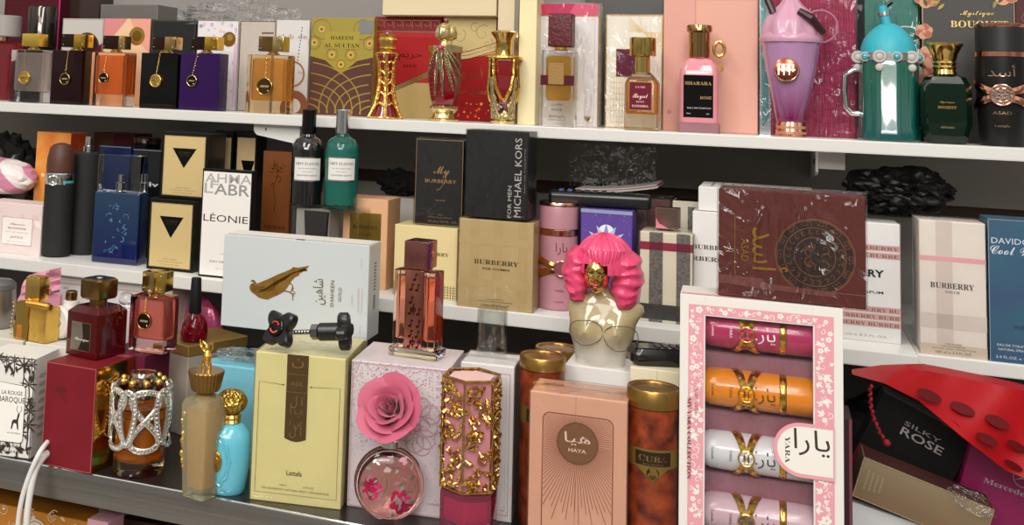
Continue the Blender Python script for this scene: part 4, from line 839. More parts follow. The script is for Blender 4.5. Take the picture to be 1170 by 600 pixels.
# ---- black cloth and white box behind
q = front(426, 477, 224, 330, 1.40, ZM); carton('perfume_carton', 'white carton at the back between the peach box and the dark carton', q, .06, paper('cfc6bb'), None); zz = ZM+q.h
m = MB(); crumple(m, (0, 0, 0), .034, .022, .02, pm('black_cloth', '141313', .9), .3, 2, 4, 4); o = m.build('black_cloth'); x, _ = W(455, 205, 1.42); o.location = (x, 1.432, zz+.0165); tag(o, 'bundle of black cloth on the white carton behind the peach box', 'cloth')
# ---- Goddess
q = front(391, 442, 225, 330, 1.262, ZM, 1)
def god(m, w, h, d):
    m.rect(w*.16, h*.30, w*.86, h*.84, pm('panel_gold', '9a7c30', .2, metal=.8, var=('b89a4c', 25, .5))); b = ink('30240f')
    m.text('BURBERRY', w*.51, h*.66, .0044, b, w*.55, off=.012); m.text('GODDESS', w*.51, h*.585, .0026, b, w*.32); R_(m, w); m.text('eau', d*.3, h*.9, .0016, ink('a07a58'))
carton('perfume_carton', 'peach carton with a square gold panel, behind the large light grey carton', q, .05, paper('d8a880'), god)
# ---- cream Burberry + My Burberry
q = front(450, 522, 256, 344, 1.243, ZM)
def crb(m, w, h, d):
    m.text(ser('BURBERRY'), w*.62, h*.60, .0042, ink('5a4a34'), w*.5)
    c1 = ink('3a342e')
    for k in range(5): m.rect(0, h*(.03+.035*k), w, h*(.03+.035*k)+.0004, c1)
    for k in range(22): m.rect(w*k/22, h*.01, w*k/22+.0005, h*.2, c1)
carton('perfume_carton', 'pale yellow carton with small tartan border under the black copper edged carton', q, .05, pm('cream_yellow', 'd9c48c', .4, var=('e2d09a', 8, .5)), crb); z2 = ZM+q.h+.0006
q = front(474.5, 529, 158, 251, 1.256, z2, 0)
def myb(m, w, h, d):
    g = foil('c8a070', .35); m.frame(.0004, .0004, w-.0004, h-.0004, .0006, g)
    m.text(scr('My'), w*.55, h*.60, .0105, g, w*.34); m.text('BURBERRY', w*.54, h*.495, .0042, g, w*.66, off=.01); m.line([(w*.66, h*.60), (w*.62, h*.50), (w*.52, h*.42), (w*.45, h*.41)], .0006, g); m.text('BLACK', w*.55, h*.285, .0018, g, w*.2)
    m.text('PARFUM', w*.55, h*.12, .0012, g); m.text('NATURAL SPRAY VAPORISATEUR', w*.55, h*.09, .0012, g, w*.5); m.text('90 ml e 3.0 FL. OZ.', w*.6, h*.04, .0020, g, w*.6)
carton('perfume_carton', 'black carton with thin copper edge and copper script, on the pale yellow carton', q, .04, paper('1c1a18'), myb, wrap=True)
# ---- Burberry for women + MK
q = front(524, 609, 249, 352, 1.217, ZM, 1)
def bfw(m, w, h, d):
    for k, a in enumerate((.15, .47, .80)): m.rect(w*a, 0, w*(a+.12), h, ink('b59c6c'))
    for a in (.25, .72): m.rect(0, h*a, w, h*(a+.08), ink('b8a070'))
    b = ink('3b2f1e'); m.text(ser('BURBERRY'), w*.51, h*.50, .0052, b, w*.60); m.text('FOR WOMEN', w*.51, h*.44, .0024, b, w*.36, off=.02); m.text('EAU DE PARFUM', w*.51, h*.105, .0013, b, w*.22); m.text('NATURAL SPRAY VAPORISATEUR', w*.51, h*.08, .0012, b, w*.46); m.text('100ml e 3.3 FL.OZ.', w*.51, h*.035, .0022, b, w*.38)
carton('perfume_carton', 'tan carton with faint plaid, beneath the large plain black carton', q, .05, pm('tan_card', 'bda677', .4, var=('b39b6a', 12, .5)), bfw, wrap=True); z2 = ZM+q.h+.0024
q = front(532, 603, 148, 249, 1.219, z2, -1)
def mk(m, w, h, d):
    m.F = lambda u, v, e: (w-v, -e, u); c = ink('b9b5b0')
    m.text('MICHAEL KORS', h*.48, w*.10, .0078, c, h*.90, off=0); m.text('FOR MEN', h*.20, w*.25, .0044, c, h*.36); m.text('EAU DE TOILETTE', h*.56, w*.035, .0014, ink('8a8682'), h*.5)
    m.F = lambda u, v, e: (u, -e, v); m.text('3.4 FL.OZ.', w*.85, h*.03, .0016, ink('8a8682'), w*.2)
carton('perfume_carton', 'large black carton with grey lettering running upwards, on the tan plaid carton', q, .045, paper('191817'), mk, wrap=True)
# ---- pink mist bottle
def knot_bottle(label, c, hz, mat, capm, txt):
    R, h = c.R, c.h
    t = thing('perfume_bottle', label, 'perfume bottle', (c.x, c.y, c.z), c.face)
    m = MB(); m.lathe([(R*.92, 0), (R*.99, .002), (R, h*.1), (R, hz(268))], mat, 40)
    m.F = lambda u, v, e: ((R+.0003)*sin(u/R), -(R+.0003)*cos(u/R), v); m.text('ﻳﺎﺭﺍ', .004, hz(285), .010, txt, .013); m.text('YARA', .002, hz(330), .0028, txt, .011); m.text('Lattafa', .002, hz(342), .0018, txt, .010); m.build('bottle_body', t)
    m = MB(); m.lathe([(R*.98, hz(268)), (R*1.02, hz(267)), (R*1.02, hz(261)), (R*.98, hz(260))], ROSEG, 40); m.build('metal_band', t)
    m = MB(); m.lathe([(R, hz(259.8)), (R, hz(236)), (R*.97, hz(234)), (R*.8, hz(233))], capm, 40); m.build('cap', t)
    m = MB(); m.lathe([(R*1.012, hz(234)), (R*1.012, hz(231.5)), (R*.97, hz(230))], ROSEG, 40); m.build('cap_rim', t)
    m = MB(); knot(m, R, hz(303), .012, pm('rich_rose_gold', 'd89a5c', .15, metal=1), .0042, .0012, 1.5); m.build('ribbon_knot', t)
    m = MB(); m.T = Matrix.Translation((.004, -R-.002, hz(303))); m.loft([[(r*cos(2*pi*j/28), y, r*sin(2*pi*j/28)) for j in range(28)] for r, y in ((.0085, .003), (.0085, -.002), (.0075, -.003))], pm('mauve_seal', '9a5a66', .3, metal=.6)); m.torus((0, -.0022, 0), .0083, .0008, ROSEG); m.build('seal', t)
c = cyl(615, 660, 228, 357, 1.268, ZM); knot_bottle('dusty pink cylinder bottle with rose gold knot beside the tan plaid carton', c, lambda py: W(637, py, 1.268)[1]-ZM, pm('dusty_pink', 'b5808a', .35, coat=.3), pm('dusty_pink', 'b5808a'), ink('7a3a4c'))
# ---- purple box
q = front(663, 722, 238, 352, 1.262, ZM)
def pur(m, w, h, d):
    random.seed(4); m.disc(w*.5, h*.78, w*.16, ink('e6e6ea'), 20); m.disc(w*.5, h*.70, w*.2, ink('c9cad8'), 20, sv=.5)
    for k in range(7):
        a = pi*(.05+.9*k/6); leaf(m, w*.5, h*.66, w*.42, a, ink(random.choice(['9fc0d8', 'b7c6dc', '7f8cc8'])), .22)
    for k in range(50): m.disc(random.uniform(.03, .97)*w, random.uniform(.5, .97)*h, random.uniform(.0002, .0005), ink('d8c890'), 6)
    m.rect(0, h*.965, w, h, ink('8c98b8'))
carton('perfume_carton', 'violet carton with white flower emblem behind the pink wig of the bust bottle', q, .045, paper('5c4494'), pur); zp = ZM+q.h
# ---- remote
x0, z0 = W(628, 222, 1.275); x1, z1 = W(746, 222, 1.30)
L = sqrt((x1-x0)**2+.02**2); t = thing('remote_control', 'long black remote control lying across the violet and pink packages', 'remote control', (x0, 1.268, zp+.0008), radians(8))
m = MB(); m.loft([[(L/2-L/2*k, y0_, .0), (L/2+L/2*k, y0_, 0), (L/2+L/2*k, y1_, 0), (L/2-L/2*k, y1_, 0)] for k, y0_, y1_ in ((1, 0, .036),)], BLACKM, True, True) if False else m.box(0, 0, 0, L, .038, .0155, pm('remote_black', '111112', .3, coat=.3), .005, 4); m.build('remote_body', t)
for i in range(9):
    for j in range(3):
        if i < 6 or j == 1:
            m = MB(); m.box(L*(.12+.085*i)-.0028, .008+.009*j, .0156, L*(.12+.085*i)+.0028, .013+.009*j, .0172, pm('key_blue', '3c5c86', .4) if i < 2 else pm('key_grey', '35353a', .4), .0006, 1); m.build('button', t)
# ---- packages behind remote
q = front(728, 765, 226, 360, 1.345, ZM); t = carton('perfume_carton', 'mauve brown film wrapped carton standing behind the plaid carton', q, .05, gloss('5a423f', .25), lambda m, w, h, d: (m.pol([(0, 0), (w*.4, 0), (w*.25, h), (0, h)], ink('7c6460')),), wrap=True); zb = ZM+q.h+.001
q = front(655, 726, 219, 352, 1.36, ZM); carton('perfume_carton', 'grey carton at the back carrying the white booklet', q, .05, paper('4a4341'), None); zb = ZM+q.h+.0006
x, _ = W(658, 212, 1.35); m = MB()
pts = [[(0, 0), (.088, .0), (.095, .05), (.005, .06)]]
m.T = Matrix.Translation((x, 1.352, zb)) @ Matrix.Rotation(radians(5), 4, 'Z')
def sheet(z, c, dx=0):
    rows = []
    for i in range(9):
        k = i/8; rows.append([(dx+.095*k, 0, z+.010*k*k), (dx+.095*k+.006, .055, z+.012*k*k), (dx+.095*k+.006, .055, z+.012*k*k+.0008), (dx+.095*k, 0, z+.010*k*k+.0008)])
    m.loft(rows, paper(c))
sheet(0, 'd8d4d0'); sheet(.0012, 'e6e2de', .001); sheet(.0024, 'c9726c', .0015); sheet(.0032, 'e9e5e0', -.001)
o = m.build('booklet'); tag(o, 'white folded booklet with a red page edge lying behind the remote control', 'booklet')
m = MB(); x, _ = W(700, 190, 1.40)
b = bmesh.new(); bmesh.ops.create_grid(b, x_segments=50, y_segments=24, size=1)
for v in b.verts:
    X, Z = v.co.x, v.co.y; n_ = noise.noise(Vector((X*3, Z*2, 4)))+.5*abs(noise.noise(Vector((X*7, Z*5, 1)))); v.co = Vector((X*.052+.006*noise.noise(Vector((Z*2, 1, 1))), n_*.012, Z*.026+.002*noise.noise(Vector((X*6, 0, 0)))))
m.bm(b, wrapmat()); o = m.build('plastic_sleeve'); o.location = (x, 1.395, zb+.030); tag(o, 'clear crinkled plastic sleeve standing up behind the white booklet', 'plastic sleeve')
# ---- plaid cartons
pw = ink('e0d6c2'); pgk = pm('plaid_grey', '77726a', .6, var=('55514b', 260, .3)); pbk = pm('plaid_black', '2c2a28', .6, var=('3c3a36', 300, .3)); prd = ink('8e2f44')
def plaid(m, w, h, d):
    for f in (0, 1):
        if f: R_(m, w)
        W_ = d if f else w
        for a in (.18, .70): m.rect(W_*a, 0, W_*(a+.26), h, pgk)
        m.rect(0, h*.80, W_, h*.89, prd); m.rect(0, h*.03, W_, h*.20, pbk)
        for a in (.18, .70): m.rect(W_*a, h*.80, W_*(a+.26), h*.89, ink('6c2236'))
q = front(731, 791, 264, 357, 1.245, ZM); carton('perfume_carton', 'cream and grey plaid carton with crimson stripe, right of the pink wig', q, .05, paper('d9ceb8'), plaid, wrap=True); z3 = ZM+q.h+.0024
q = front(749, 776, 237, 264, 1.262, z3); carton('perfume_carton', 'small mirrored brown carton with a pink corner on top of the plaid carton', q, .02, pm('mirror_brown', '8a7468', .12, metal=.8), lambda m, w, h, d: (m.pol([(0, 0), (w*.6, 0), (w*.15, h*.25), (0, h*.55)], ink('d07888')), m.frame(0, 0, w, h, .0006, foil('b8a898'))))
q = front(768, 812, 229, 357, 1.345, ZM); carton('perfume_carton', 'plaid carton with open top at the back beside the white lettered box', q, .04, paper('d0c4ae'), lambda m, w, h, d: (m.rect(w*.4, 0, w*.85, h*.95, pgk), T_(m, h), m.rect(.002, .002, w-.002, d-.002, ink('0d0b0b'))))
# ---- Burberry Her behind ASAD carton
def her(part):
    def f(m, w, h, d):
        b = ink('1f1c1c')
        if part == 'L':
            m.text(ser('BURBERRY BURBERRY'), w*.46, h*.665, .0048, ink('3c3836'), w*.92); m.text(ser('RBERRY BURBERRY'), w*.46, h*.56, .0048, ink('3c3836'), w*.92); m.text('BURBERRY', w*.72, h*.17, .0068, b, w*.52, off=.03)
        else:
            pk = ink('c9a29c'); tx = ink('6f4f4c')
            for v in (.765, .70, .245, .185, .125):
                m.rect(0, h*v, w, h*(v+.05), pk)
            for v, s, o_ in ((.775, 'BURBERRY BURBERRY', 0), (.71, 'RRY BURBERRY BURBE', 0), (.255, 'BURBERRY BURBERRY BU', 0), (.195, 'RBERRY BURBERRY BURB', 0), (.135, 'ERRY BURBERRY BURBER', 0)): m.text(ser(s), w*.5, h*v, .0034, tx, w*.97)
            m.text('BURBERRY', w*.53, h*.545, .0072, b, w*.62, off=.03); m.text('HER', w*.53, h*.475, .005, b, w*.18, off=.03); m.text('ELIXIR DE PARFUM', w*.52, h*.405, .0026, b, w*.62, off=.01); m.text('50 ml e 3.3 FL.OZ.', w*.62, h*.04, .0022, ink('a89c98'), w*.5)
            R_(m, w)
            for v in (.765, .70, .245, .185, .125): m.rect(.0006, h*v, d-.0006, h*(v+.05), pk)
    return f
q = front(791, 905, 241, 352, 1.262, ZM); carton('perfume_carton', 'white carton with rows of grey lettering, left of and behind the brown sealed box', q, .06, paper('dedad6'), her('L')); z4 = ZM+q.h+.0006
q = front(798, 930, 213, 240, 1.268, z4); carton('perfume_carton', 'long plain white carton lying on the lettered box behind the brown sealed box', q, .09, paper('dcd9d5'), lambda m, w, h, d: (T_(m, h), [m.rect(w*(.1+.09*k), d*.15, w*(.12+.09*k), d*.85, ink('9a9490')) for k in range(4)]))
q = front(915, 1029, 249, 396, 1.262, ZM, 1); carton('perfume_carton', 'white carton with dusty pink lettered bands, right of the brown sealed box', q, .05, paper('e0dedb'), her('R'), wrap=True); z5 = ZM+q.h
# ---- Touch
q = front(1051, 1127, 251, 409, 1.240, ZM-.002, 0)
def tou(m, w, h, d):
    a = ink('cdbfb4'); m.rect(w*.25, 0, w*.50, h, a); m.rect(0, h*.20, w, h*.31, ink('cfc2b8')); m.rect(w*.25, h*.20, w*.5, h*.31, ink('b9aba2')); m.rect(0, h*.70, w, h*.735, ink('dca0a4')); m.rect(0, 0, w, h*.085, ink('cbbba8'))
    b = ink('3a3230'); m.text(ser('BURBERRY'), w*.49, h*.50, .0056, b, w*.66); m.text(ser('TOUCH'), w*.49, h*.465, .0024, b, w*.22); m.text('FOR WOMEN', w*.5, h*.085, .0016, b, w*.24); m.text('EAU DE PARFUM', w*.5, h*.068, .0014, b, w*.34); m.text('NATURAL SPRAY VAPORISATEUR', w*.5, h*.05, .0013, b, w*.66); m.text('100 ml e 3.3 FL.OZ.', w*.5, h*.018, .0026, b, w*.54)
carton('perfume_carton', 'ivory carton with wide beige bands and one thin pink stripe', q, .05, paper('ddd3c8'), tou, wrap=True)
q = front(1130, 1205, 250, 417, 1.238, ZM-.002, 0)
cwm = pm('sea_blue', '36486e', .4, coat=.2, var=('2c5f6c', 12, .4, (1, 1, 2)))
def cow(m, w, h, d):
    l = ink('c6d0da'); m.text('DAVIDOFF', w*.42, h*.83, .0058, l, w*.74); m.text(scr('Cool Water'), w*.52, h*.755, .0092, l, w*.98); m.text('WOMAN', w*.52, h*.24, .0036, ink('1c2c44'), w*.3); m.text('EAU DE TOILETTE', w*.36, h*.115, .0022, l, w*.5); m.text('NATURAL SPRAY', w*.34, h*.085, .0022, l, w*.42); m.text('3.4 FL.OZ. e 100 ml', w*.40, h*.03, .0026, l, w*.62)
    m.frame(0, 0, w, h, .0005, ink('8ea0b4'))
carton('perfume_carton', 'blue and sea green carton with white script at the right edge of the middle shelf', q, .05, cwm, cow)
# ---- black bag
x, _ = W(1024, 220, 1.36); m = MB(); crumple(m, (0, 0, 0), .056, .034, .030, pm('bin_bag', '030303', .4, spec=.25, bump=(.4, 14)), .22, 1.3, 27, 5); o = m.build('black_bag'); o.location = (x, 1.335, z5+.0275); tag(o, 'crumpled glossy black plastic bag above the pink banded white carton', 'plastic bag')
# ================================================================== LOWER COUNTER
# ---- rouge baroque box and neighbours (left)
q = footed((-26, 517.5), (34, 525), (37, 409.5), ZC); q.h = W(37, 409.5, q.y+0)[1]-ZC; q.h = W(37, 409.5, WZ(34, 525, ZC)[1])[1]-ZC; HL = q.h
def bar(m, w, h, d):
    random.seed(12); b = ink('3a312c')
    def palm(u, v, s):
        m.line([(u, v), (u+s*.05, v+s*.5), (u, v+s)], s*.06, b)
        for k in range(7): leaf(m, u, v+s, s*.5, pi*(-.2+1.4*k/6), b, .16, 6)
    for (u, v, s) in ((.78, .70, .022), (.93, .78, .016), (.90, .52, .022), (.94, .28, .02), (.8, .06, .02), (.92, .08, .026), (.60, .80, .016), (.45, .82, .014), (.30, .8, .018), (.6, .03, .014), (.95, .42, .014)): palm(w*u, h*v, s)
    for k in range(40):
        u = random.choice([random.uniform(.84, .98), random.uniform(.3, .98)]); v = random.uniform(.03, .97) if u > .84 else random.choice([random.uniform(.82, .97), random.uniform(.02, .1)])
        leaf(m, w*u, h*v, random.uniform(.005, .010), random.uniform(0, 6.3), b, .35, 6)
    m.frame(0, 0, w, h, .0009, b)
    pts = [(w*.2, h*.15), (w*.78, h*.15)]+arc(w*.78, h*.19, w*.07, -pi/2, 0, 6)+arc(w*.78, h*.68, w*.07, 0, pi/2, 6)+[(w*.2, h*.745)]
    m.pol(pts, ink('eae6de')); m.line(pts+[pts[0]], .0006, b)
    m.text('LA ROUGE', w*.60, h*.62, .0042, b, w*.40, off=.01); m.text('BAROQUE', w*.60, h*.545, .0058, b, w*.50, off=.01)
    u, v = w*.68, h*.36; m.pol([(u-.004, v-.008), (u-.003, v), (u-.001, v+.002), (u+.004, v+.002), (u+.005, v-.008), (u+.0035, v-.008), (u+.002, v-.002), (u-.001, v-.002), (u-.0025, v-.008)], b); m.line([(u+.003, v+.001), (u+.0045, v+.008)], .0022, b)
    for s in (-1, 1): m.line([(u+.0045, v+.008), (u+.0045+s*.003, v+.012), (u+.0045+s*.002, v+.016)], .0006, b)
    m.text('ALHAMBRA', w*.68, h*.235, .0016, b, w*.26); m.text('Eau de Parfum', w*.66, h*.10, .0030, b, w*.36, off=.01); m.text('100 ml - 3.4 fl.oz', w*.62, h*.05, .0024, b, w*.5, off=.01)
    R_(m, w)
    for k in range(8): m.text('NATURAL SPRAY VAPORISATEUR', d*.46, h*(.78-.085*k), .0042, ink('6a645e'), d*.5)
carton('perfume_carton', 'white carton with black palm drawings around a stag label, lower left', q, .05, paper('ddd9d0'), bar)
zL = ZC+HL+.0006; YL = WZ(34, 525, ZC)[1]
q2 = B(); q2.x = W(24, 470, YL+.056)[0]; q2.y = YL+.056; q2.z = ZC; q2.h = HL; q2.w = .075; q2.rot = 0; carton('perfume_carton', 'plain white carton behind the palm printed carton, carrying the gold monogram bottle', q2, .085, paper('d8d2c8'), None)
q2 = B(); q2.x = W(-60, 470, YL+.056)[0]; q2.y = YL+.056; q2.z = ZC; q2.w = W(22, 470, YL+.056)[0]-q2.x-.001; q2.h = HL; q2.rot = 0; carton('perfume_carton', 'second plain white carton behind the palm printed carton, under the steel tumbler', q2, .085, paper('cfc9c0'), None)
# silver tumbler
c = cyl(-26, 19, 318, 397, YL+.10, zL); R, h = c.R, c.h; t = thing('steel_tumbler', 'brushed steel tumbler with grey lid at the left edge', 'tumbler', (c.x, c.y, c.z), 0)
m = MB(); m.lathe([(R*.8, 0), (R*.86, .002), (R*.98, h*.45), (R*.9, h*.8)], pm('brushed_can', '9b9894', .32, metal=1, bump=(.1, 100)), 40); m.build('tumbler_body', t); m = MB(); m.lathe([(R*.92, h*.805), (R*.9, h*.9), (R*.7, h*.97), (R*.3, h)], pm('can_lid', '6f6c6a', .4, metal=.5), 40); m.build('lid', t)
# gold monogram bottle
q = front(16, 52, 341, 404, YL+.062, zL, -8); w, h = q.w, q.h; d = .022; zt = W(35, 316, q.y)[1]-zL
t = thing('perfume_bottle', 'all gold bottle with studded loops and cross-hatched side, on white carton', 'perfume bottle', (q.x, q.y, q.z), q.rot)
gd = pm('gold', 'e8c068'); hat = pm('gold_hatch', 'e6bc5c', .25, metal=1, bump=(1, 900, 'voronoi'))
m = MB(); m.loft([[(x, y, z) for x, z in pl] for y, pl in ((0, None),) if pl] or [[(x, 0, z) for x, z in [(0, 0), (w*.42, 0), (w*.46, h*.3), (w*.42, h*.62), (w*.46, h*.9), (w*.3, h), (w*.1, h*.96), (0, h*.8), (w*.04, h*.5), (-w*.03, h*.3)]], [(x, d, z) for x, z in [(0, 0), (w*.42, 0), (w*.46, h*.3), (w*.42, h*.62), (w*.46, h*.9), (w*.3, h), (w*.1, h*.96), (0, h*.8), (w*.04, h*.5), (-w*.03, h*.3)]]], gd)
m.build('gold_front', t)
m = MB(); m.box(w*.47, 0, .0, w, d, h*.86, hat, .0015, 3); m.build('hatched_panel', t)
m = MB(); m.box(w*.1, -.001, h*.03, w*.26, .001, h*.36, pm('amber_win', 'c87a1c', .05, trans=.3, coat=1), .001, 2); m.build('amber_window', t)
m = MB()
for k in range(9): m.ball((-w*.06-.001*sin(k*.7), -.0006, h*(.1+.1*k)), .0013, gd, 8, 6)
m.build('stud_row', t)
m = MB(); m.tube([(w*.40, -.001, h*.93), (w*.7, -.001, h*.95), (w*1.15, -.001, h*.93)], .0034, GOLDR, 12)
for k in range(10): m.torus((w*(.44+.07*k), -.001, h*.94), .0036, .0008, GOLD, 'x', 12, 5)
m.build('rope_bar', t)
m = MB(); m.box(w*.22, .003, h, w*.68, d-.003, zt*.985, GOLD, .0012, 2); m.box(w*.28, .005, zt*.98, w*.6, d-.005, zt, GOLDR, .0005, 1); m.build('cap', t)
# pink tissue
m = MB(); x, z = W(40, 330, 1.16); b = bmesh.new(); bmesh.ops.create_grid(b, x_segments=14, y_segments=10, size=1)
for v in b.verts:
    X, Z = v.co.x, v.co.y; v.co = Vector((X*.028+Z*.003, .010*noise.noise(Vector((X*2.5, Z*2, 3)))+.012*abs(X*.6-Z*.4), Z*.016+X*.008))
m.bm(b, pm('pink_tissue', 'cf7f92', .5, var=('d99aa8', 30, .5))); m.box(-.026, .012, ZC-z-.0035, .026, .016, -.012, pm('pink_tissue', 'cf7f92')); o = m.build('paper_bag'); o.location = (x, 1.165, z+.004); tag(o, 'folded pink paper bag leaning behind the gold monogram bottle', 'paper bag')
# tester lying
m = MB(); x, z = W(64, 372, YL+.078); t = thing('tester_bottle', 'white round tester with barcode sticker lying on its side, gold nozzle up', 'tester bottle', (x, YL+.078, zL+.0185), radians(-14))
wh = pm('tester_white', 'd8d4d0', .35)
m.T = Matrix.Rotation(pi/2, 4, 'X') @ Matrix.Translation((0, 0, -.05)); m.lathe([(.016, .049), (.018, .0465), (.018, 0), (.0165, -.002)], wh, 40); m.build('tester_body', t)
m = MB(); m.T = Matrix.Translation((0, .0008, 0)) @ Matrix.Rotation(.55, 4, 'Y'); m.F = lambda u, v, e: (u, -e, v); m.rect(-.008, -.009, .009, .008, ink('f0eeec'))
random.seed(1); u = -.006
while u < .006:
    a = random.uniform(.0003, .001); m.rect(u, -.001, u+a, .006, ink('2a2a2a')); u += a+random.uniform(.0004, .0009)
m.text('88 2 31', 0, -.006, .0022, ink('4a4a4a'), .011); m.build('barcode_sticker', t)
m = MB(); m.lathe([(.009, .016), (.009, .022), (.0075, .0225)], wh, 24, 0, .02); m.lathe([(.0062, .0226), (.0066, .024), (.0066, .032), (.0055, .033)], pm('tan_gold', 'a8865a', .2, metal=1), 24, 0, .02); m.build('spray_nozzle', t)
# red box (rotated), gold side
q = footed((46.5, 530), (104, 542), (52, 414.5), ZC, back=(168, 409)); q.h = W(107.5, 421.5, WZ(104, 542, ZC)[1])[1]-ZC
bx, by = WZ(168, 409, ZC+q.h); x1, y1 = q.x+q.w*cos(q.rot), q.y+q.w*sin(q.rot); nn = (-sin(q.rot), cos(q.rot)); q.d = max(.05, min(.09, (bx-x1)*nn[0]+(by-y1)*nn[1]))
print('REDBOX', q.x, q.y, q.w, q.h, q.rot, q.d)
RB = q
def redb(m, w, h, d):
    for k in range(3): swirl(m, w*.3+.004*k, h*(.74-.04*k), .004, k, foil('b0605a'), .0006)
    m.text(ser('AZE'), w*.3, h*.72, .006, foil('b0605a'), w*.22); m.frame(.0005, .0005, w-.0005, h-.0005, .0005, ink('b86a5c'))
    T_(m, h); m.rect(w*.02, d*.82, w*.98, d*.99, ink('8f3a44'))
    R_(m, w); m.frame(.001, .001, d-.001, h-.001, .0006, foil('f0cf80'))
    random.seed(4)
    for k in range(60): m.disc(d*random.uniform(.3, .6), h*random.uniform(.3, .8), random.uniform(.0004, .0012), foil('e8c26a'), 6)
carton('perfume_carton', 'dark red carton with a mirror gold side under the red square bottle', q, q.d, pm('deep_red_card', '6e141d', .45, spec=.3, var=('7a1a25', 20, .5)), redb, sidem=pm('mirror_gold', 'd0a044', .16, metal=1, bump=(.05, 30)))
zR = ZC+q.h+.0012
def on(q, u, v): c, s = cos(q.rot), sin(q.rot); return (q.x+u*c-v*s, q.y+u*s+v*c)
# plum carton behind red box
px_, py_ = on(q, q.w*.35, q.d+.003); q3 = B(); q3.x, q3.y, q3.z, q3.w, q3.h, q3.rot = px_, py_, ZC, .052, q.h, q.rot
carton('perfume_carton', 'plum carton behind the dark red carton, carrying the pink pendant bottle', q3, .05, paper('5c1a30'), None)
# red baccarat style bottle
x, y = WZ(110, 411, zR); fb = front(82, 110, 352, 411, y, zR, 0); s = fb.w
x, y = WZ(76, 404, zR); q = cornered(76, 111, 145, 352, 404, y, zR, 1.0); w = q.w; h = W(110, 352, q.y)[1]-zR; d = q.d; print('RED', math.degrees(q.rot), w)
t = thing('perfume_bottle', 'deep red square glass bottle with gunmetal gold cap and silver label', 'perfume bottle', (q.x, q.y, zR), q.rot)
rg_ = pm('red_crystal', '6a0610', .03, trans=.6, coat=.2)
m = MB(); m.loft([ring(rr(w/2, d/2, .0015, 2, w/2, d/2), 0), ring(rr(w/2, d/2, .0015, 2, w/2, d/2), h*.88), ring(rr(w*.36, d*.36, .001, 2, w/2, d/2), h)], rg_); m.build('glass_body', t)
m = MB(); m.box(w*.12, d*.12, h*.12, w*.88, d*.88, h*.8, pm('red_core', '7c060e', .1), .001); m.build('perfume_liquid', t)
m = MB(); m.rect(w*.16, h*.12, w*.80, h*.70, foil('b9aca0', .35)); m.pol([(w*.4, h*.12), (w*.8, h*.12), (w*.8, h*.7), (w*.5, h*.7), (w*.56, h*.4)], foil('54473e', .35)); m.frame(w*.16, h*.12, w*.8, h*.7, .0007, foil('c8a860')); m.text(scr('Baroque'), w*.52, h*.33, .0034, ink('e8dccb'), w*.46); m.text('ROUGE', w*.3, h*.60, .0012, ink('3a302c'), w*.2); m.build('front_label', t)
m = MB(); m.lathe([(.0095, h*.98), (.0095, h+.0065)], pm('gunmetal_gold', '8a6c40', .2, metal=1), 24, w/2, d/2); m.build('collar', t)
zt = W(112, 321, y)[1]-zR; m = MB(); m.loft([ring(rr(w*.34*k, w*.34*k, .005, 2, w/2, d/2), z) for k, z in ((.93, h+.007), (1, h+.0095), (1, zt-.002), (.86, zt))], pm('gunmetal_gold', '8a6c40')); m.ball((w/2, d/2, zt), .0035, SILV, 14, 6, sz=.35); m.build('cap', t)
# pink pendant bottle
x, y = WZ(147, 402, zR); y = max(y, on(RB, 0, RB.d)[1]+.012); q = front(147, 188, 337, 402, y, zR, 0)
pendant_bottle('pink glass square bottle with glossy gold block cap and dark pendant, beside the nail polish', q, .030, glass('f6cdd6'), liquid('f0a088'), (.026, .0215, .022, .05), (pm('cap_mirror', 'd0b070', .1, metal=1), pm('cap_yellow', 'dfba58', .15, metal=1), .15), (.46, .57, .0088, pm('pendant_bronze', '6a5238', .2, metal=1)))
# gold-lidded stone box + nail polish
zG = W(215, 409, 1.115)[1]; P0 = Vector(WZ(178, 399, zG)); P1 = Vector(WZ(215, 409, zG)); P2 = Vector(WZ(283, 396, zG)); dv = (P2-P1); rg2 = atan2(dv.y, dv.x); wG = dv.length; dG = max(.03, (P1-P0).length*1.05)
print('GIFT', P0, P1, P2, math.degrees(rg2), wG, dG)
t = thing('gift_box', 'grey white gift box with flat gold lid beneath the nail polish', 'gift box', (P1.x, P1.y, ZC), rg2); hG = zG-ZC
m = MB(); m.box(0.001, 0.001, 0, wG-.001, dG-.001, hG, pm('stone_card', 'b8ad9d', .5, var=('a89c8c', 25, .5)), .0008, 1); m.build('box_base', t)
m = MB(); m.box(0, 0, hG+.0004, wG, dG, hG+.0125, pm('gold_lid', 'b39352', .35, metal=.6), .0008, 1); m.build('lid', t)
zN = zG+.0128
x, y = WZ(222, 389, zN); c = cyl(206, 238, 355, 389, y, zN); R = c.R; hz = lambda py: W(222, py, y)[1]-zN
t = thing('nail_polish', 'round nail polish bottle of glittery red with tall black cap', 'nail polish', (c.x, c.y, zN), 0)
prof = [(R*.72, 0), (R*.95, .002), (R*1.0, hz(380)), (R*.92, hz(370)), (R*.66, hz(361)), (R*.42, hz(357)), (R*.38, hz(354))]
m = MB(); m.lathe(prof, glass('f4e4e4'), 36); m.build('glass_body', t); m = MB(); m.lathe([(r*.9, z*.94+.0012) for r, z in prof[:-1]], pm('glitter_red', 'a80a24', .25, metal=.4, bump=(1, 700, 'voronoi'), var=('d81c40', 300, .3)), 32); m.build('polish_liquid', t)
m = MB(); m.lathe([(R*.45, hz(357)), (R*.46, hz(355)), (R*.36, hz(318)), (R*.33, hz(317))], BLACKM, 28); m.build('cap', t)
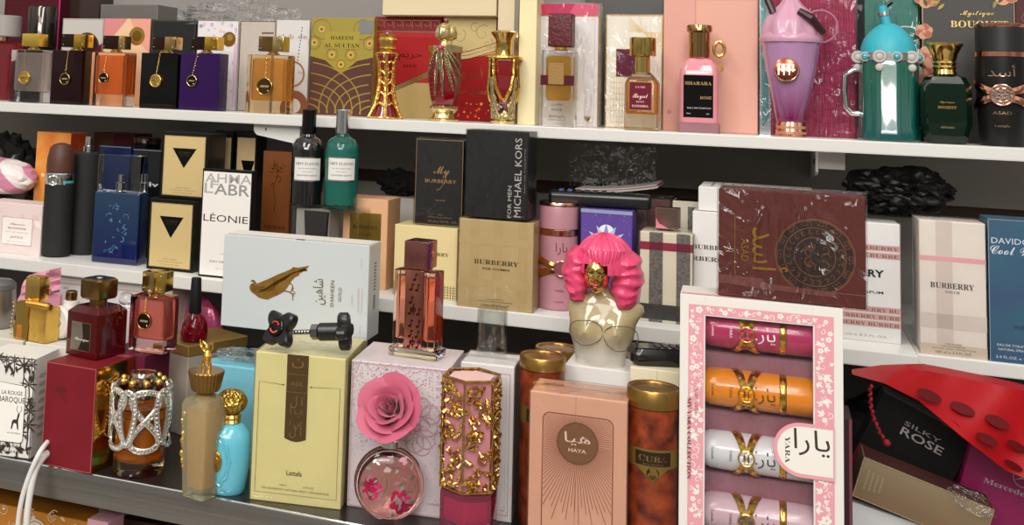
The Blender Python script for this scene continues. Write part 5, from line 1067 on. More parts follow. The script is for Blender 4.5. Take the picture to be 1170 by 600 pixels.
# white long box row behind with red line
q = front(58, 196, 309, 400, 1.228, ZC)
q.h = min(q.h, .138); carton('perfume_carton', 'long white carton with thin red line under the shelf edge at left', q, .05, paper('d5d0cc'), lambda m, w, h, d: (m.rect(0, h*.93, w, h*.935, ink('b06060')), m.text('BAR', w*.12, h*.88, .003, ink('9a9490')), m.rect(w*.3, h*.6, w*.36, h*.9, ink('c4beba'))))
x, z = W(137, 341, 1.175); m = MB(); m.ball((0, 0, 0), .0095, glass('ffffff'), 24, 16); zz = W(137, 350, 1.175)[1]
m = MB(); q = front(127, 147, 352, 410, 1.165, ZC); carton('perfume_carton', 'small white carton hidden behind the red square bottle, holding the crystal ball', q, .022, paper('cfcac6'), None)
zz = ZC+q.h+.0004; m.ball((0, 0, 0), .0095, glass('ffffff'), 24, 16); o = m.build('crystal_ball'); o.location = (q.x+q.w/2, q.y+.011, zz+.0097); tag(o, 'small clear crystal ball between the red and the pink bottle', 'crystal ball')
# magenta wrapped bag
x, _ = W(232, 345, 1.16); m = MB(); crumple(m, (0, 0, 0), .036, .018, .070, pm('magenta_foil', '9c1a4c', .2, metal=.2, coat=.6, var=('c85a84', 30, .4), bump=(.9, 30)), .07, 1.5, 13, 4); o = m.build('wrapped_gift'); x, _ = W(232, 350, 1.27); o.location = (x, 1.27, ZC+.0562); tag(o, 'shiny magenta foil wrapped gift behind the nail polish', 'wrapped gift')
# ---- jewelled bottle
x, y = WZ(160, 549, ZC); c = cyl(130, 189, 470, 549, y+.024, ZC); R = c.R; y = c.y; hz = lambda py: W(160, py, y)[1]-ZC
t = thing('jewelled_bottle', 'round amber bottle wearing a looped crystal studded silver collar', 'perfume bottle', (c.x, c.y, ZC+.0002), c.face)
m = MB(); m.lathe([(R*.96, 0), (R*1.0, .002), (R*1.0, hz(515)), (R*.97, hz(470)), (R*.96, hz(462)), (R*.7, hz(456)), (R*.45, hz(454))], glass('f4e8cc'), 56); m.build('glass_body', t)
m = MB(); m.lathe([(R*.80, hz(522)), (R*.90, hz(518)), (R*.90, hz(480)), (R*.88, hz(474))], pm('amber_juice', 'f0961c', .05, trans=.55, ior=1.1), 48); m.build('perfume_liquid', t)
m = MB(); m.lathe([(R*.45, hz(454)), (R*.47, hz(446)), (R*.56, hz(444)), (R*.58, hz(428)), (R*.5, hz(424)), (R*.1, hz(422))], pm('dusky_mirror', 'a89688', .1, metal=1), 40); m.build('cap', t)
m = MB()
for k in range(9):
    a = k*2*pi/9; m.ball((R*.8*cos(a), R*.8*sin(a), hz(433)), .0038, GOLD, 12, 8)
m.build('gold_beads', t)
def band(m, pts, R, wd, mat, gem):
    rows = []
    for i, (a, z) in enumerate(pts):
        p0 = pts[max(i-1, 0)]; p1 = pts[min(i+1, len(pts)-1)]; dx, dz = (p1[0]-p0[0])*R, p1[1]-p0[1]; L = sqrt(dx*dx+dz*dz) or 1; nx, nz = -dz/L*wd, dx/L*wd
        def P(s, r): aa = a+s*nx/R; return (r*sin(aa), -r*cos(aa), z+s*nz)
        rows.append([P(-1, R), P(-1, R+.0018), P(-.7, R+.0024), P(-.6, R+.0014), P(.6, R+.0014), P(.7, R+.0024), P(1, R+.0018), P(1, R)])
    m.loft(rows, mat)
    acc = 0
    for i in range(1, len(pts)):
        (a0, z0), (a1, z1) = pts[i-1], pts[i]; acc += sqrt(((a1-a0)*R)**2+(z1-z0)**2)
        if acc > .0026:
            acc = 0; m.ball(((R+.002)*sin(a1), -(R+.002)*cos(a1), z1), .00125, gem, 8, 5)
m = MB(); zt, zb = hz(440), hz(506); zm_ = (zt+zb)/2; hh = (zt-zb)/2; gem = pm('rhinestone', 'f4f4f6', .05, metal=.9)
R2 = R*1.10; cs_ = pm('collar_silver', 'dcd8cc', .2, metal=.85)
for k in range(5):
    ph = k*2*pi/5+.15
    band(m, [(ph+.50*sin(2*u), zm_+hh*cos(u)) for u in [2*pi*i/56 for i in range(57)]], R2, .0029, cs_, gem)
    band(m, [(ph+pi/5+.26*sin(u)*(1+.35*cos(u)), zm_+hh*(.10+.90*cos(u))) for u in [2*pi*i/36 for i in range(37)]], R2+.0011, .0027, cs_, gem)
m.build('crystal_collar', t)
# ---- frosted obelisk bottle
x, y = WZ(218, 570, ZC); q = footed((204, 567), (233, 571), (203, 455), ZC); q.y += .0; w = q.w*1.12; h = W(218, 452, q.y)[1]-ZC; d = w*1.0
hz = lambda py: W(218, py, q.y+d/2)[1]-ZC
t = thing('perfume_bottle', 'tall frosted square bottle tapering down, with fluted cap and gilded figure', 'perfume bottle', (q.x, q.y+.001, ZC), radians(-12))
fr = pm('frosted_glass', 'e6dcb4', .22, trans=.8, ior=1.25)
m = MB(); m.loft([ring(rr(w/2*k, d/2*k, .002, 2, w/2, d/2), z) for k, z in ((.86, 0), (.9, .002), (1.12, h*.90), (.98, h*.96), (.5, h))], fr); m.build('glass_body', t)
m = MB(); m.loft([ring(rr(w*.36*k, d*.36*k, .002, 2, w/2, d/2), z) for k, z in ((.9, h*.1), (1.12, h*.86))], pm('honey_liquid', 'c8922e', .2, trans=.3)); m.build('perfume_liquid', t)
m = MB(); m.lathe([(w*.27, h), (w*.27, h+.003), (w*.44, h+.0035), (w*.48, hz(440)), (w*.60, hz(421)), (w*.58, hz(419.5))], pm('fluted_bronze', '8a6a38', .3, metal=.9), 60, w/2, d/2, flute=(30, .02)); m.build('cap', t)
m = MB(); cxx, cyy = w/2, d/2; z0 = hz(419.5)
for s in (-1, 1): m.tube([(cxx+s*.0035, cyy, z0), (cxx+s*.004, cyy, z0+.006), (cxx+s*.002, cyy, z0+.010)], [.0022, .0018, .0022], GOLDR, 8)
m.tube([(cxx, cyy, z0+.007), (cxx+.001, cyy-.001, z0+.014), (cxx, cyy, z0+.019)], [.0038, .0044, .0022], GOLDR, 10)
m.ball((cxx, cyy-.001, z0+.021), .0026, GOLDR, 10, 8, sz=1.2)
for s in (-1, 1): m.tube([(cxx+s*.001, cyy, z0+.023), (cxx+s*.0055, cyy, z0+.026), (cxx+s*.0065, cyy, z0+.021), (cxx+s*.0048, cyy, z0+.0185)], [.0014, .0013, .001, .0006], GOLDR, 7)
m.tube([(cxx-.003, cyy, z0+.017), (cxx-.007, cyy-.002, z0+.022), (cxx-.008, cyy-.002, z0+.028)], [.0014, .0011, .0007], GOLDR, 7); m.build('gilded_figure', t)
m = MB(); 
for k in range(9): m.ball((-w*.02+.0012*sin(k*1.8), d*.1+.002*cos(k*2.2), h*(.28+.065*k)), .0028-.00012*abs(k-4), GOLDR, 8, 6, sz=1.4)
m.build('gilded_relief', t)
# ---- light blue carton and bottle
q = front(229, 291, 414, 556, 1.055, ZC, 2)
carton('perfume_carton', 'sky blue film wrapped carton behind the light blue bottle', q, .045, paper('7cc2d2'), lambda m, w, h, d: (m.rect(0, h*.86, w, h*.87, ink('8cccd8')),), wrap=True)
m = MB(); crumple(m, (0, 0, 0), .028, .016, .007, wrapmat(), .4, 3, 6, 4); o = m.build('plastic_film'); o.location = (q.x+q.w*.5, q.y+.022, ZC+q.h+.008); tag(o, 'gathered clear film puckered on top of the sky blue carton', 'plastic film')
x, y = WZ(262, 570, ZC); c = cyl(236, 287, 492, 570, y+.016, ZC); R = c.R; y = c.y; hz = lambda py: W(262, py, y)[1]-ZC
t = thing('perfume_bottle', 'light blue sculpted bottle with hammered gold knob and gold medallion', 'perfume bottle', (c.x, c.y, ZC+.0002), c.face)
sky = pm('sky_lacquer', '62b8cc', .2, coat=.7, bump=(.12, 40))
m = MB(); m.lathe([(R*.70, 0), (R*.76, .002), (R*.80, hz(555)), (R*.96, hz(530)), (R*1.0, hz(505)), (R*.90, hz(492)), (R*.6, hz(484)), (R*.46, hz(482))], sky, 44, sy=.8)
def onb(a, z):
    pr = [(R*.70, 0), (R*.80, hz(555)), (R*.96, hz(530)), (R*1.0, hz(505)), (R*.90, hz(492))]; r = pr[-1][0]
    for i in range(len(pr)-1):
        if pr[i][1] <= z <= pr[i+1][1]: k = (z-pr[i][1])/(pr[i+1][1]-pr[i][1]); r = pr[i][0]*(1-k)+pr[i+1][0]*k
    return (r*sin(a), -r*.8*cos(a), z)
zm_ = hz(522); m.tube([Vector(onb(-.62+.62*cos(u)*(1+.06*cos(10*u)), zm_+(hz(494)-zm_)*sin(u)*(1+.06*cos(10*u)))) for u in [2*pi*i/60 for i in range(60)]], .0012, sky, 6, closed=True)
m.tube([Vector(onb(-.62+.5*cos(u), zm_+(hz(498)-zm_)*sin(u))) for u in [2*pi*i/40 for i in range(40)]], .0009, sky, 6, closed=True); 
m.build('bottle_body', t)
m = MB(); p = Vector(onb(-.72, zm_)); m.T = Matrix.Translation(p) @ Matrix.Rotation(-.72, 4, 'Z'); m.ball((0, 0, 0), .0085, pm('antique_gold', 'b98c34', .25, metal=1, bump=(1, 300)), 20, 12, sy=.3, sz=1.25); m.build('medallion', t)
m = MB(); m.lathe([(R*.42, hz(482)), (R*.46, hz(481)), (R*.42, hz(478)), (R*.46, hz(475)), (R*.42, hz(472))], GOLD, 28, flute=(14, .03)); m.build('collar', t)
m = MB(); m.ball((0, 0, hz(458.5)), R*.72, pm('hammered_gold', 'cfa84e', .25, metal=1, bump=(1, 330, 'voronoi')), 30, 18, sz=.78, sy=.9); m.build('knob_cap', t)
m = MB(); m.F = lambda u, v, e: (R*.84*sin(u/R), -R*.8*.84*cos(u/R)-.0012, v); m.text(scr('Lattafa'), -.004, hz(556), .0022, ink('2c4a50'), .010); m.build('script_mark', t)
# ---- yellow carton
q = footed((285.5, 570.5), (389, 583), (292, 401), ZC); q.h = W(290.5, 401, q.y)[1]-ZC; q.d = .09; YB = q
def yel(m, w, h, d):
    br = pm('brown_strip', '59401f', .35, metal=.3); x0, x1 = w*.355, w*.595; gd = foil('a88c58', .4)
    m.pol([(x0, h*.435)]+[(x0+(x1-x0)*i/8, h*(.435-.02*sin(pi*i/8))) for i in range(9)]+[(x1, h), (x0, h)], br)
    m.rect(x0, h*.865, x1, h*.868, gd); m.frame(x0, h*.745, x1, h*.868, .0004, gd); m.text('ASIL', (x0+x1)/2, h*.79, .0042, gd, (x1-x0)*.6)
    for j, (v, s) in enumerate(((.93, 'ﻥ'), (.66, 'ﺍ ﻝ'), (.60, 'ﺏ ﺍ'), (.52, 'ﺱ ﻩ'), (.46, 'ﺍ ﻝ'))): m.text(s, (x0+x1)/2, h*v, .0085, gd, (x1-x0)*.55)
    l = ink('6c5a2c'); m.line([(x0-.003, h*.79), (w*.05, h*.80), (w*.05, h*.06), (w*.95, h*.06), (w*.95, h*.80), (x1+.003, h*.79)], .0005, l); m.disc(x0-.003, h*.79, .0009, l, 8); m.disc(x1+.003, h*.79, .0009, l, 8)
    m.text('Lattafa', w*.48, h*.19, .0044, ink('4c3f20'), w*.17, off=.01); m.text('EAU DE PARFUM / NATURAL SPRAY / VAPORISATEUR', w*.5, h*.085, .0018, l, w*.74); m.text('100ml', w*.36, h*.115, .0016, l, w*.08); m.text('3.4 FL.OZ', w*.64, h*.115, .0016, l, w*.12)
    T_(m, h); m.line([(0, d*.35), (w*.35, d*.1), (w*.95, d*.95)], .0006, ink('f2ecc0')); m.line([(w*.1, d*.95), (w*.6, d*.3), (w*.98, d*.5)], .0006, ink('b8ac70'))
carton('perfume_carton', 'pale yellow carton with brown inscribed strip, under the black star knob', q, q.d, pm('pale_lime_card', 'd4c98c', .4, coat=.2, bump=(.05, 60)), yel, wrap=True)
zY = ZC+q.h+.0022
# support carton for shaheen
x, y = on(q, -.012, q.d+.008); zS = W(334, 382, y+.012)[1]
qs = B(); qs.x, qs.y, qs.z, qs.w, qs.h, qs.rot = x, y, ZC, .088, zS-ZC, q.rot*.6
carton('perfume_carton', 'cream carton standing behind the pale yellow carton, under the large white carton', qs, .06, paper('d8cfae'), None)
# ---- SHAHEEN
q = front(254, 421, 267, 383, y+.010, zS+.0005, 3)
def sha(m, w, h, d):
    g = pm('falcon_gold', 'a8803c', .35, metal=.6, var=('8a6428', 90, .5)); g2 = foil('7a5a24'); U = lambda a, b: (w*a, h*b)
    # falcon lying sideways: head left, tail upper right
    def Z(x, y): return (w*(x-47)/568, h*(1-(y-52-(x-47)*.035)/402))
    body = [(160, 292), (157, 280), (160, 268), (168, 262), (171, 255), (166, 252), (172, 248), (180, 252), (186, 262), (205, 252), (235, 236), (268, 216), (300, 200), (318, 190), (326, 180), (345, 182), (388, 171), (380, 184), (368, 196), (350, 208), (352, 214), (335, 224), (328, 234), (322, 240), (316, 254), (308, 268), (296, 288), (270, 306), (248, 318), (232, 328), (212, 326), (196, 322), (178, 308), (166, 300)]
    m.pol([Z(a, b) for a, b in body], g)
    for k in range(7): m.line([Z(190+9*k, 300-2*k), Z(225+10*k, 278-7*k), Z(262+9*k, 246-6*k)], .0007, g2)
    for k in range(6): m.line([Z(250+9*k, 268-6*k), Z(300+6*k, 222-4*k), Z(372+2*k, 182+2*k)], .0006, g2)
    for k in range(16): m.disc(*Z(172+7*(k % 7), 276+9*(k//7)), .0007, g2, 6)
    m.disc(*Z(167, 268), .0008, g2, 8); m.line([Z(176, 250), Z(167, 248), Z(163, 256)], .0010, g2)
    m.line([Z(300, 250), Z(318, 250), Z(328, 262), Z(324, 282)], .0013, g); m.line([Z(292, 284), Z(314, 288), Z(328, 296)], .0013, g)
    for a, b in ((332, 270), (336, 288), (316, 292)): m.line([Z(325, 280), Z(a, b)], .0009, g)
    for a, b in ((334, 306), (330, 324), (340, 292)): m.line([Z(328, 297), Z(a, b)], .0009, g)
    gi = foil('a08850', .4)
    m.F = lambda u, v, e: (w*.5+v, -e, u) # base for rotated words
    def rot(s, px_, pz, cap, mat, L, off=0): m.F = lambda u, v, e: (w*px_-v, -e, h*pz+u); m.text(s, 0, 0, cap, mat, L, off=off)
    rot('ﺷﺎﻫﻴﻦ', .70, .47, .0115, gi, h*.27); rot('SHAHEEN', .775, .46, .0042, gi, h*.28); rot('GOLD', .825, .46, .0038, gi, h*.15)
    pk = ink('c0aaa0'); rot('Lattafa', .90, .42, .0022, pk, h*.10); rot('EAU DE PARFUM', .945, .42, .0024, pk, h*.24); rot('NATURAL SPRAY VAPORISATEUR', .965, .42, .0014, pk, h*.26); rot('100 ML', .96, .12, .0018, pk, h*.08); rot('3.4 FL.OZ', .955, .80, .0018, pk, h*.1)
    R_(m, w); m.rect(d*.45, h*.30, d*.62, h*.45, ink('8c9094'))
    for k in range(9): m.rect(d*.45, h*(.5+.035*k), d*.62, h*(.5+.035*k)+.0012, ink('4a4c50'))
    T_(m, h); m.rect(.002, .004, w-.002, d-.004, ink('d9d4c8')); m.rect(w*.5, 0, w*.56, .006, foil('b09a6c'))
carton('perfume_carton', 'large light grey carton lying on its side, printed with a gold falcon', q, .042, pm('ice_grey_card', 'bfc4c4', .4, coat=.15), sha)
# ---- star knob tool on yellow carton
kp = lambda px, py: WZ(px, py, zY)
def star(m, R, th, mat, hole=None):
    pts = []
    for i in range(64):
        a = 2*pi*i/64; k = (.5+.5*cos(4*a))**.8; pts.append((R*(.50+.50*k)*cos(a), R*(.50+.50*k)*sin(a)))
    m.loft([[(x*s, y*s, z) for x, y in pts] for s, z in ((.9, 0), (1, th*.15), (1, th*.85), (.88, th))], mat)
xk, yk = on(YB, YB.w*.27, .012); zz = zY+.0170
t = thing('clamp_screw', 'black clamp screw with two star shaped knobs on the pale yellow carton', 'clamp screw', (xk, yk, zz), radians(2))
kb = pm('knob_black', '121212', .35, coat=.2)
m = MB(); m.T = Matrix.Rotation(radians(68), 4, 'X') @ Matrix.Rotation(radians(-20), 4, 'Y') @ Matrix.Rotation(radians(40), 4, 'Z'); star(m, .0205, .012, kb); m.build('star_knob', t)
m = MB(); m.T = Matrix.Rotation(radians(68), 4, 'X') @ Matrix.Rotation(radians(-20), 4, 'Y'); m.lathe([(.0088, .012), (.0088, .0135), (.007, .0145)], BLACKG, 28); m.build('knob_hub', t)
m = MB(); m.T = Matrix.Rotation(radians(68), 4, 'X') @ Matrix.Rotation(radians(-20), 4, 'Y')
for a0, a1, c_ in ((.3, 2.4, 'c83a28'), (3.4, 5.6, 'e06048')): m.tube([(.0052*cos(a0+(a1-a0)*i/10), .0052*sin(a0+(a1-a0)*i/10), .0148) for i in range(11)], .0007, ink(c_), 6)
m.build('red_arrow_mark', t)
m = MB(); ax = Vector((1, .10, .10)).normalized(); p0 = Vector((.006, .004, -.002))
m.tube([p0+ax*(.0015*i) for i in range(14)], [.0026 if i % 2 else .0021 for i in range(14)], pm('screw_steel', '8e8e90', .25, metal=1), 12); m.build('threaded_rod', t)
m = MB(); m.tube([p0+ax*.020, p0+ax*.021, p0+ax*.027, p0+ax*.028], [.0062, .0074, .0074, .006], pm('screw_steel', '8e8e90'), 6); m.build('hex_nut', t)
m = MB(); m.tube([p0+ax*.028, p0+ax*.029, p0+ax*.050, p0+ax*.051], [.0075, .0085, .0085, .007], kb, 24); m.build('knob_sleeve', t)
m = MB(); q_ = Vector((1, .10, .10)).to_track_quat('Z', 'Y'); m.T = Matrix.Translation(p0+ax*.048) @ q_.to_matrix().to_4x4(); star(m, .0180, .011, kb); m.build('star_knob', t)
# ---- silver speckled rose carton
q = footed((396, 578), (502, 593), (403, 411), ZC); q.w *= 1.06; q.h = W(401, 411, q.y)[1]-ZC; q.d = .084; RQ = q
spk = pm('speckle_card', 'd0c4c6', .4, coat=.2)
def rosec(m, w, h, d):
    random.seed(31); sp_ = ink('9a8286'); s2 = foil('c4b8ba', .3)
    for k in range(3600):
        u, v = random.random(), random.random()
        e_ = max(abs(u-.5)*1.1, v-.5)
        if random.random() < .12+max(0, (v-.1))*.9 and not (v < .4 and random.random() < .7): m.e = 3e-4; m.disc(w*u, h*v, random.uniform(.00025, .0006), sp_ if k % 3 else s2, 5)
    m.e = 6e-4; m.frame(.0015, .0015, w-.0015, h-.0015, .0005, ink('c08a94'))
    c1 = ink('b07a88'); c2 = ink('c793a0'); U, V = w*.72, h*.60
    for k in range(9): a = k*.7; m.disc(U+.014*cos(a)*(.6+.4*(k % 2)), V+.018*sin(a), .009, ink('d0acb2'), 18, r2=.0078); m.disc(U+.014*cos(a)*(.6+.4*(k % 2)), V+.018*sin(a), .009, c1, 18, r2=.0085)
    for k in range(5): swirl(m, U-.002, V, .012-.002*k, k*1.3, c1, .0009, .8)
    m.text('Lattafa', w*.88, h*.085, .0026, ink('b09aa0'), w*.12)
    R_(m, w); m.rect(.001, .001, d-.001, h-.001, ink('cdc2c6'))
carton('perfume_carton', 'silvery white speckled carton with line drawn rose behind the rose bottle', q, q.d, spk, rosec)
zQ = ZC+q.h+.0008
# ---- musical-note pink bottle on the carton
x, y = WZ(441, 404, zQ)
q = front(449, 497, 307, 402, y, zQ, -4); w, h = q.w, q.h; d = .024; hz = lambda py: W(472, py, y)[1]-zQ
t = thing('perfume_bottle', 'clear block bottle with pink metallic note-engraved column and cube cap', 'perfume bottle', (q.x, q.y, zQ), q.rot)
m = MB(); m.box(-.003, -.002, 0, w+.003, d+.002, .0075, glass('f4f0ee'), .0008, 2); m.box(0, 0, .0076, w*.28, d, h, glass('fbe6de'), .0015, 3); m.box(w*.72, 0, .0076, w, d, h, glass('fbe6de'), .0015, 3); m.build('glass_body', t)
m = MB(); m.box(w*.74, .004, .016, w*.95, d-.004, h*.93, pm('coral_juice', 'ff9470', .03, trans=.92, ior=1.1), .001); m.box(w*.05, .004, .016, w*.26, d-.004, h*.93, pm('coral_juice2', 'ffb89c', .03, trans=.92, ior=1.1), .001); m.build('perfume_liquid', t)
m = MB(); mc_ = pm('pink_metal', 'c07a68', .16, metal=1); m.box(w*.285, -.001, .009, w*.715, d+.001, h+.001, mc_, .001, 2); m.F = lambda u, v, e: (u, -.0012-e, v)
for v, u0 in ((.12, .4), (.12, .6), (.24, .42), (.24, .58), (.36, .42), (.36, .60), (.50, .40), (.50, .6), (.63, .42), (.78, .56), (.78, .42), (.9, .5)):
    X, Z = w*u0, h*v; g = foil('6e342c'); m.disc(X, Z, .0016, g, 10, sv=.75); m.line([(X+.0014, Z), (X+.0014, Z+.006)], .0006, g); m.line([(X+.0014, Z+.006), (X+.0036, Z+.0048)], .001, g)
for v in (.17, .55): m.disc(w*.5, h*v, .0024, foil('6e342c'), 14, r2=.0016); m.line([(w*.5, h*v-.005), (w*.5, h*v+.006)], .0006, foil('6e342c'))
m.build('engraved_column', t)
m = MB(); m.box(w*.24, -.002, h+.0018, w*.80, d+.002, hz(275), pm('pink_metal2', 'b87a70', .12, metal=1), .0018, 3); m.F = lambda u, v, e: (w*.80+e, u, v); m.build('cap', t)
# ---- rose bottle
x, y = WZ(444, 606, ZC); c = cyl(403, 486, 510, 604, 1.0, ZC); ye_ = YE+.020; c = cyl(404, 485, 510, 602, ye_, ZC); R = c.R; hz = lambda py: W(444, py, ye_)[1]-ZC
zb = hz(552); Rv = max(zb-.001, hz(509)-zb)
t = thing('perfume_bottle', 'round flat clear bottle painted with flowers, topped by a large pink rose', 'perfume bottle', (c.x, c.y, ZC+.0005), c.face)
m = MB(); m.ball((0, 0, zb), R, glass('f6e4e2'), 48, 28, sy=.42, sz=(hz(509)-zb)/R); m.build('glass_body', t)
m = MB(); m.ball((0, 0, zb-.001), R*.86, pm('pale_rose_water', 'fde0da', .02, trans=1, ior=1.1), 40, 24, sy=.36, sz=(hz(509)-zb)/R*.98); m.build('perfume_liquid', t)
kz = (hz(509)-zb)/R
def sph(u, v, e): rr2 = max(0, 1-(u/R)**2-((v-zb)/(R*kz))**2); return (u, -R*.42*sqrt(rr2)-.0003-e, v)
m = MB(); m.F = sph; random.seed(9)
for (u, v, r) in ((-.45, -.05, .0085), (.35, -.38, .0095)):
    U, V = R*u, zb+R*v
    for k in range(16): a = k*2.4; q_ = r*sqrt(k/16); m.disc(U+q_*cos(a), V+q_*sin(a), r*.34, ink(random.choice(['a81c44', 'c43060', '8c1638'])), 9)
    for k in range(6): swirl(m, U, V, r*(.9-.12*k), k*1.1, ink('6e0f2c'), .0005, .35)
for k in range(44):
    a = random.uniform(0, 2*pi); q_ = R*random.uniform(.35, .85); leaf(m, q_*cos(a), zb+q_*sin(a)*kz*.9, random.uniform(.004, .0085), random.uniform(0, 6.28), foil(random.choice(['aeb6a8', 'c8c4bc', '8f9a86', 'd8a0ac']), .4), .45, 6)
m.line([(-R*.3, zb+R*.05), (-R*.1, zb+R*.4), (-R*.05, zb+R*.1), (-R*.15, zb-R*.2)], .0009, foil('7a8a58', .5)); m.line([(R*.2, zb), (R*.35, zb+R*.3), (R*.5, zb+R*.2)], .0006, foil('b0a898', .5))
m.build('painted_flowers', t)
m = MB(); m.lathe([(.0072, hz(511)), (.0088, hz(510)), (.0088, hz(503)), (.0075, hz(501.5))], SILV, 30); m.build('silver_neck', t)
# the rose: cupped petals in widening whorls round an axis that tips to the viewer
rose_m = [pm('rose_petal', 'bf5a74', .5, sheen=.2), pm('rose_petal2', 'b9526c', .5, sheen=.2)]
zr = hz(467); AX = Matrix.Translation((.0005, -.006, zr)) @ Matrix.Rotation(radians(-32), 4, 'Y') @ Matrix.Rotation(radians(52), 4, 'X')
m = MB(); m.tube([(0, 0, hz(502)), (0, .002, hz(485))], [.008, .014], rose_m[1], 16); m.build('flower_base', t)
def petal(k, a, r0, H_, wdt, curl, S):
    rows = []; nu, nv = 13, 9
    for i in range(nv):
        v = i/(nv-1); row = []
        for j in range(nu):
            u = -1+2*j/(nu-1); wd = wdt*(.55+.45*sin(pi*(.1+.62*v)))*(1-.08*v); aa = a+u*wd
            r = r0*(.42+.58*v**.7)+curl*max(0, v-.55)**1.5*(1-.3*u*u)+.0009*sin(3*u+k); z = H_*(v*1.05-.55*u*u*max(0, v-.35)-.35*max(0, v-.75))
            row.append((r*cos(aa), r*sin(aa), z-.008))
        rows.append(row)
    back = [[(x*.965, y*.965, z-.0004) for x, y, z in r] for r in rows]
    m = MB(); m.T = AX; n = nu
    vs = [p for r in rows for p in r]+[p for r in back for p in r]; o = nu*nv; fs = []
    for i in range(nv-1):
        for j in range(nu-1):
            q_ = i*nu+j; fs.append((q_, q_+1, q_+1+nu, q_+nu)); fs.append((o+q_, o+q_+nu, o+q_+1+nu, o+q_+1))
    for i in range(nv-1): a_ = i*nu; fs.append((a_, a_+nu, o+a_+nu, o+a_)); b_ = a_+nu-1; fs.append((b_, o+b_, o+b_+nu, b_+nu))
    for j in range(nu-1): a_ = (nv-1)*nu+j; fs.append((a_, a_+1, o+a_+1, o+a_+nu-nu+0)) if False else fs.append((a_, a_+1, o+a_+1, o+a_))
    m.add(vs, fs, rose_m[k % 2]); m.build('petal', t, 60)
k = 0; cnt = [2, 3, 3, 4, 4, 5]
for L_, n_ in enumerate(cnt):
    for i in range(n_):
        petal(k, i*2*pi/n_+L_*.9, (.0019, .0050, .0088, .0130, .0178, .0225)[L_], (.028, .0285, .0272, .0255, .023, .020)[L_], (2.0, 1.6, 1.4, 1.2, 1.15, .98)[L_], (.001, .003, .007, .014, .022, .032)[L_], 1); k += 1
# ---- hex gold lattice bottle
c = cyl(503, 571, 428, 604, YE+.028, ZC); R = c.R; yy = c.y; hz = lambda py: W(537, py, yy)[1]-ZC
t = thing('perfume_bottle', 'hexagonal bottle with gold floral openwork cap over rosy pink glass base', 'perfume bottle', (c.x, c.y, ZC+.0003), c.face+.30)
def hexr(r, z, n=6, r0=0): return [(r*cos(2*pi*i/n+r0), r*sin(2*pi*i/n+r0), z) for i in range(n)]
m = MB(); m.loft([hexr(R*.98, 0), hexr(R*1.0, .002), hexr(R*1.0, hz(560)), hexr(R*.97, hz(557))], pm('pink_glass_solid', 'ee7aa0', .04, trans=.9)); m.build('glass_body', t)
m = MB(); m.loft([hexr(R*.72, hz(592)), hexr(R*.80, hz(588)), hexr(R*.80, hz(566))], pm('pink_liquid', 'e8608a', .05, trans=.4)); m.build('perfume_liquid', t)
m = MB(); m.loft([hexr(R*.90, hz(556.5)), hexr(R*.90, hz(432))], pm('pink_inner', 'c48088', .3, coat=.4)); m.build('inner_cap', t)
m = MB(); g = pm('antique_gold2', 'cfa964', .2, metal=1, bump=(.5, 150)); zt, zb2 = hz(429), hz(555); apo = R*cos(pi/6)
for i in range(6):
    a = 2*pi*i/6; a2 = a+pi/3; p0 = Vector((R*cos(a), R*sin(a), 0)); p1 = Vector((R*cos(a2), R*sin(a2), 0)); nrm = (p0+p1).normalized()
    m.tube([p0+Vector((0, 0, zb2)), p0+Vector((0, 0, zt))], .0011, g, 6)
    for z in (zt, zb2+.001): m.tube([p0+Vector((0, 0, z)), p1+Vector((0, 0, z))], .0014, g, 6)
    random.seed(40+i); ev = (p1-p0)
    for kk in range(46):
        u, v = random.uniform(.1, .9), random.uniform(.03, .97); P = p0+ev*u+Vector((0, 0, zb2+(zt-zb2)*v)); th = random.uniform(0, 6.28); L_ = random.uniform(.004, .008)
        dv = ev.normalized()*cos(th)+Vector((0, 0, sin(th)))
        m.tube([P-dv*L_*.6, P+nrm*.0016, P+dv*L_*.6], [.0006, .0023, .0006], g, 6)
    for kk in range(5):
        v = (kk+.5)/5; P = p0+ev*(.3+.4*(kk % 2))+Vector((0, 0, zb2+(zt-zb2)*v)); pts = []
        for s_ in range(12): th = s_*.6; pts.append(P+(ev.normalized()*cos(th)+Vector((0, 0, sin(th))))*(.0065-.0004*s_)+nrm*.0006)
        m.tube(pts, .0013, g, 6)
    for kk in range(3):
        v = .2+.3*kk; P = p0+ev*.5+Vector((0, 0, zb2+(zt-zb2)*v))
        for s_ in range(5): th = s_*2*pi/5; dv = ev.normalized()*cos(th)+Vector((0, 0, sin(th))); m.tube([P+nrm*.001, P+dv*.0028+nrm*.002, P+dv*.005+nrm*.0006], [.0006, .0015, .0005], g, 6)
m.build('gold_openwork', t)
m = MB(); m.loft([hexr(R*.80, hz(430.5)), hexr(R*.80, hz(430))], pm('pale_pink_top', 'e8bcb8', .3)); m.build('cap_top', t)
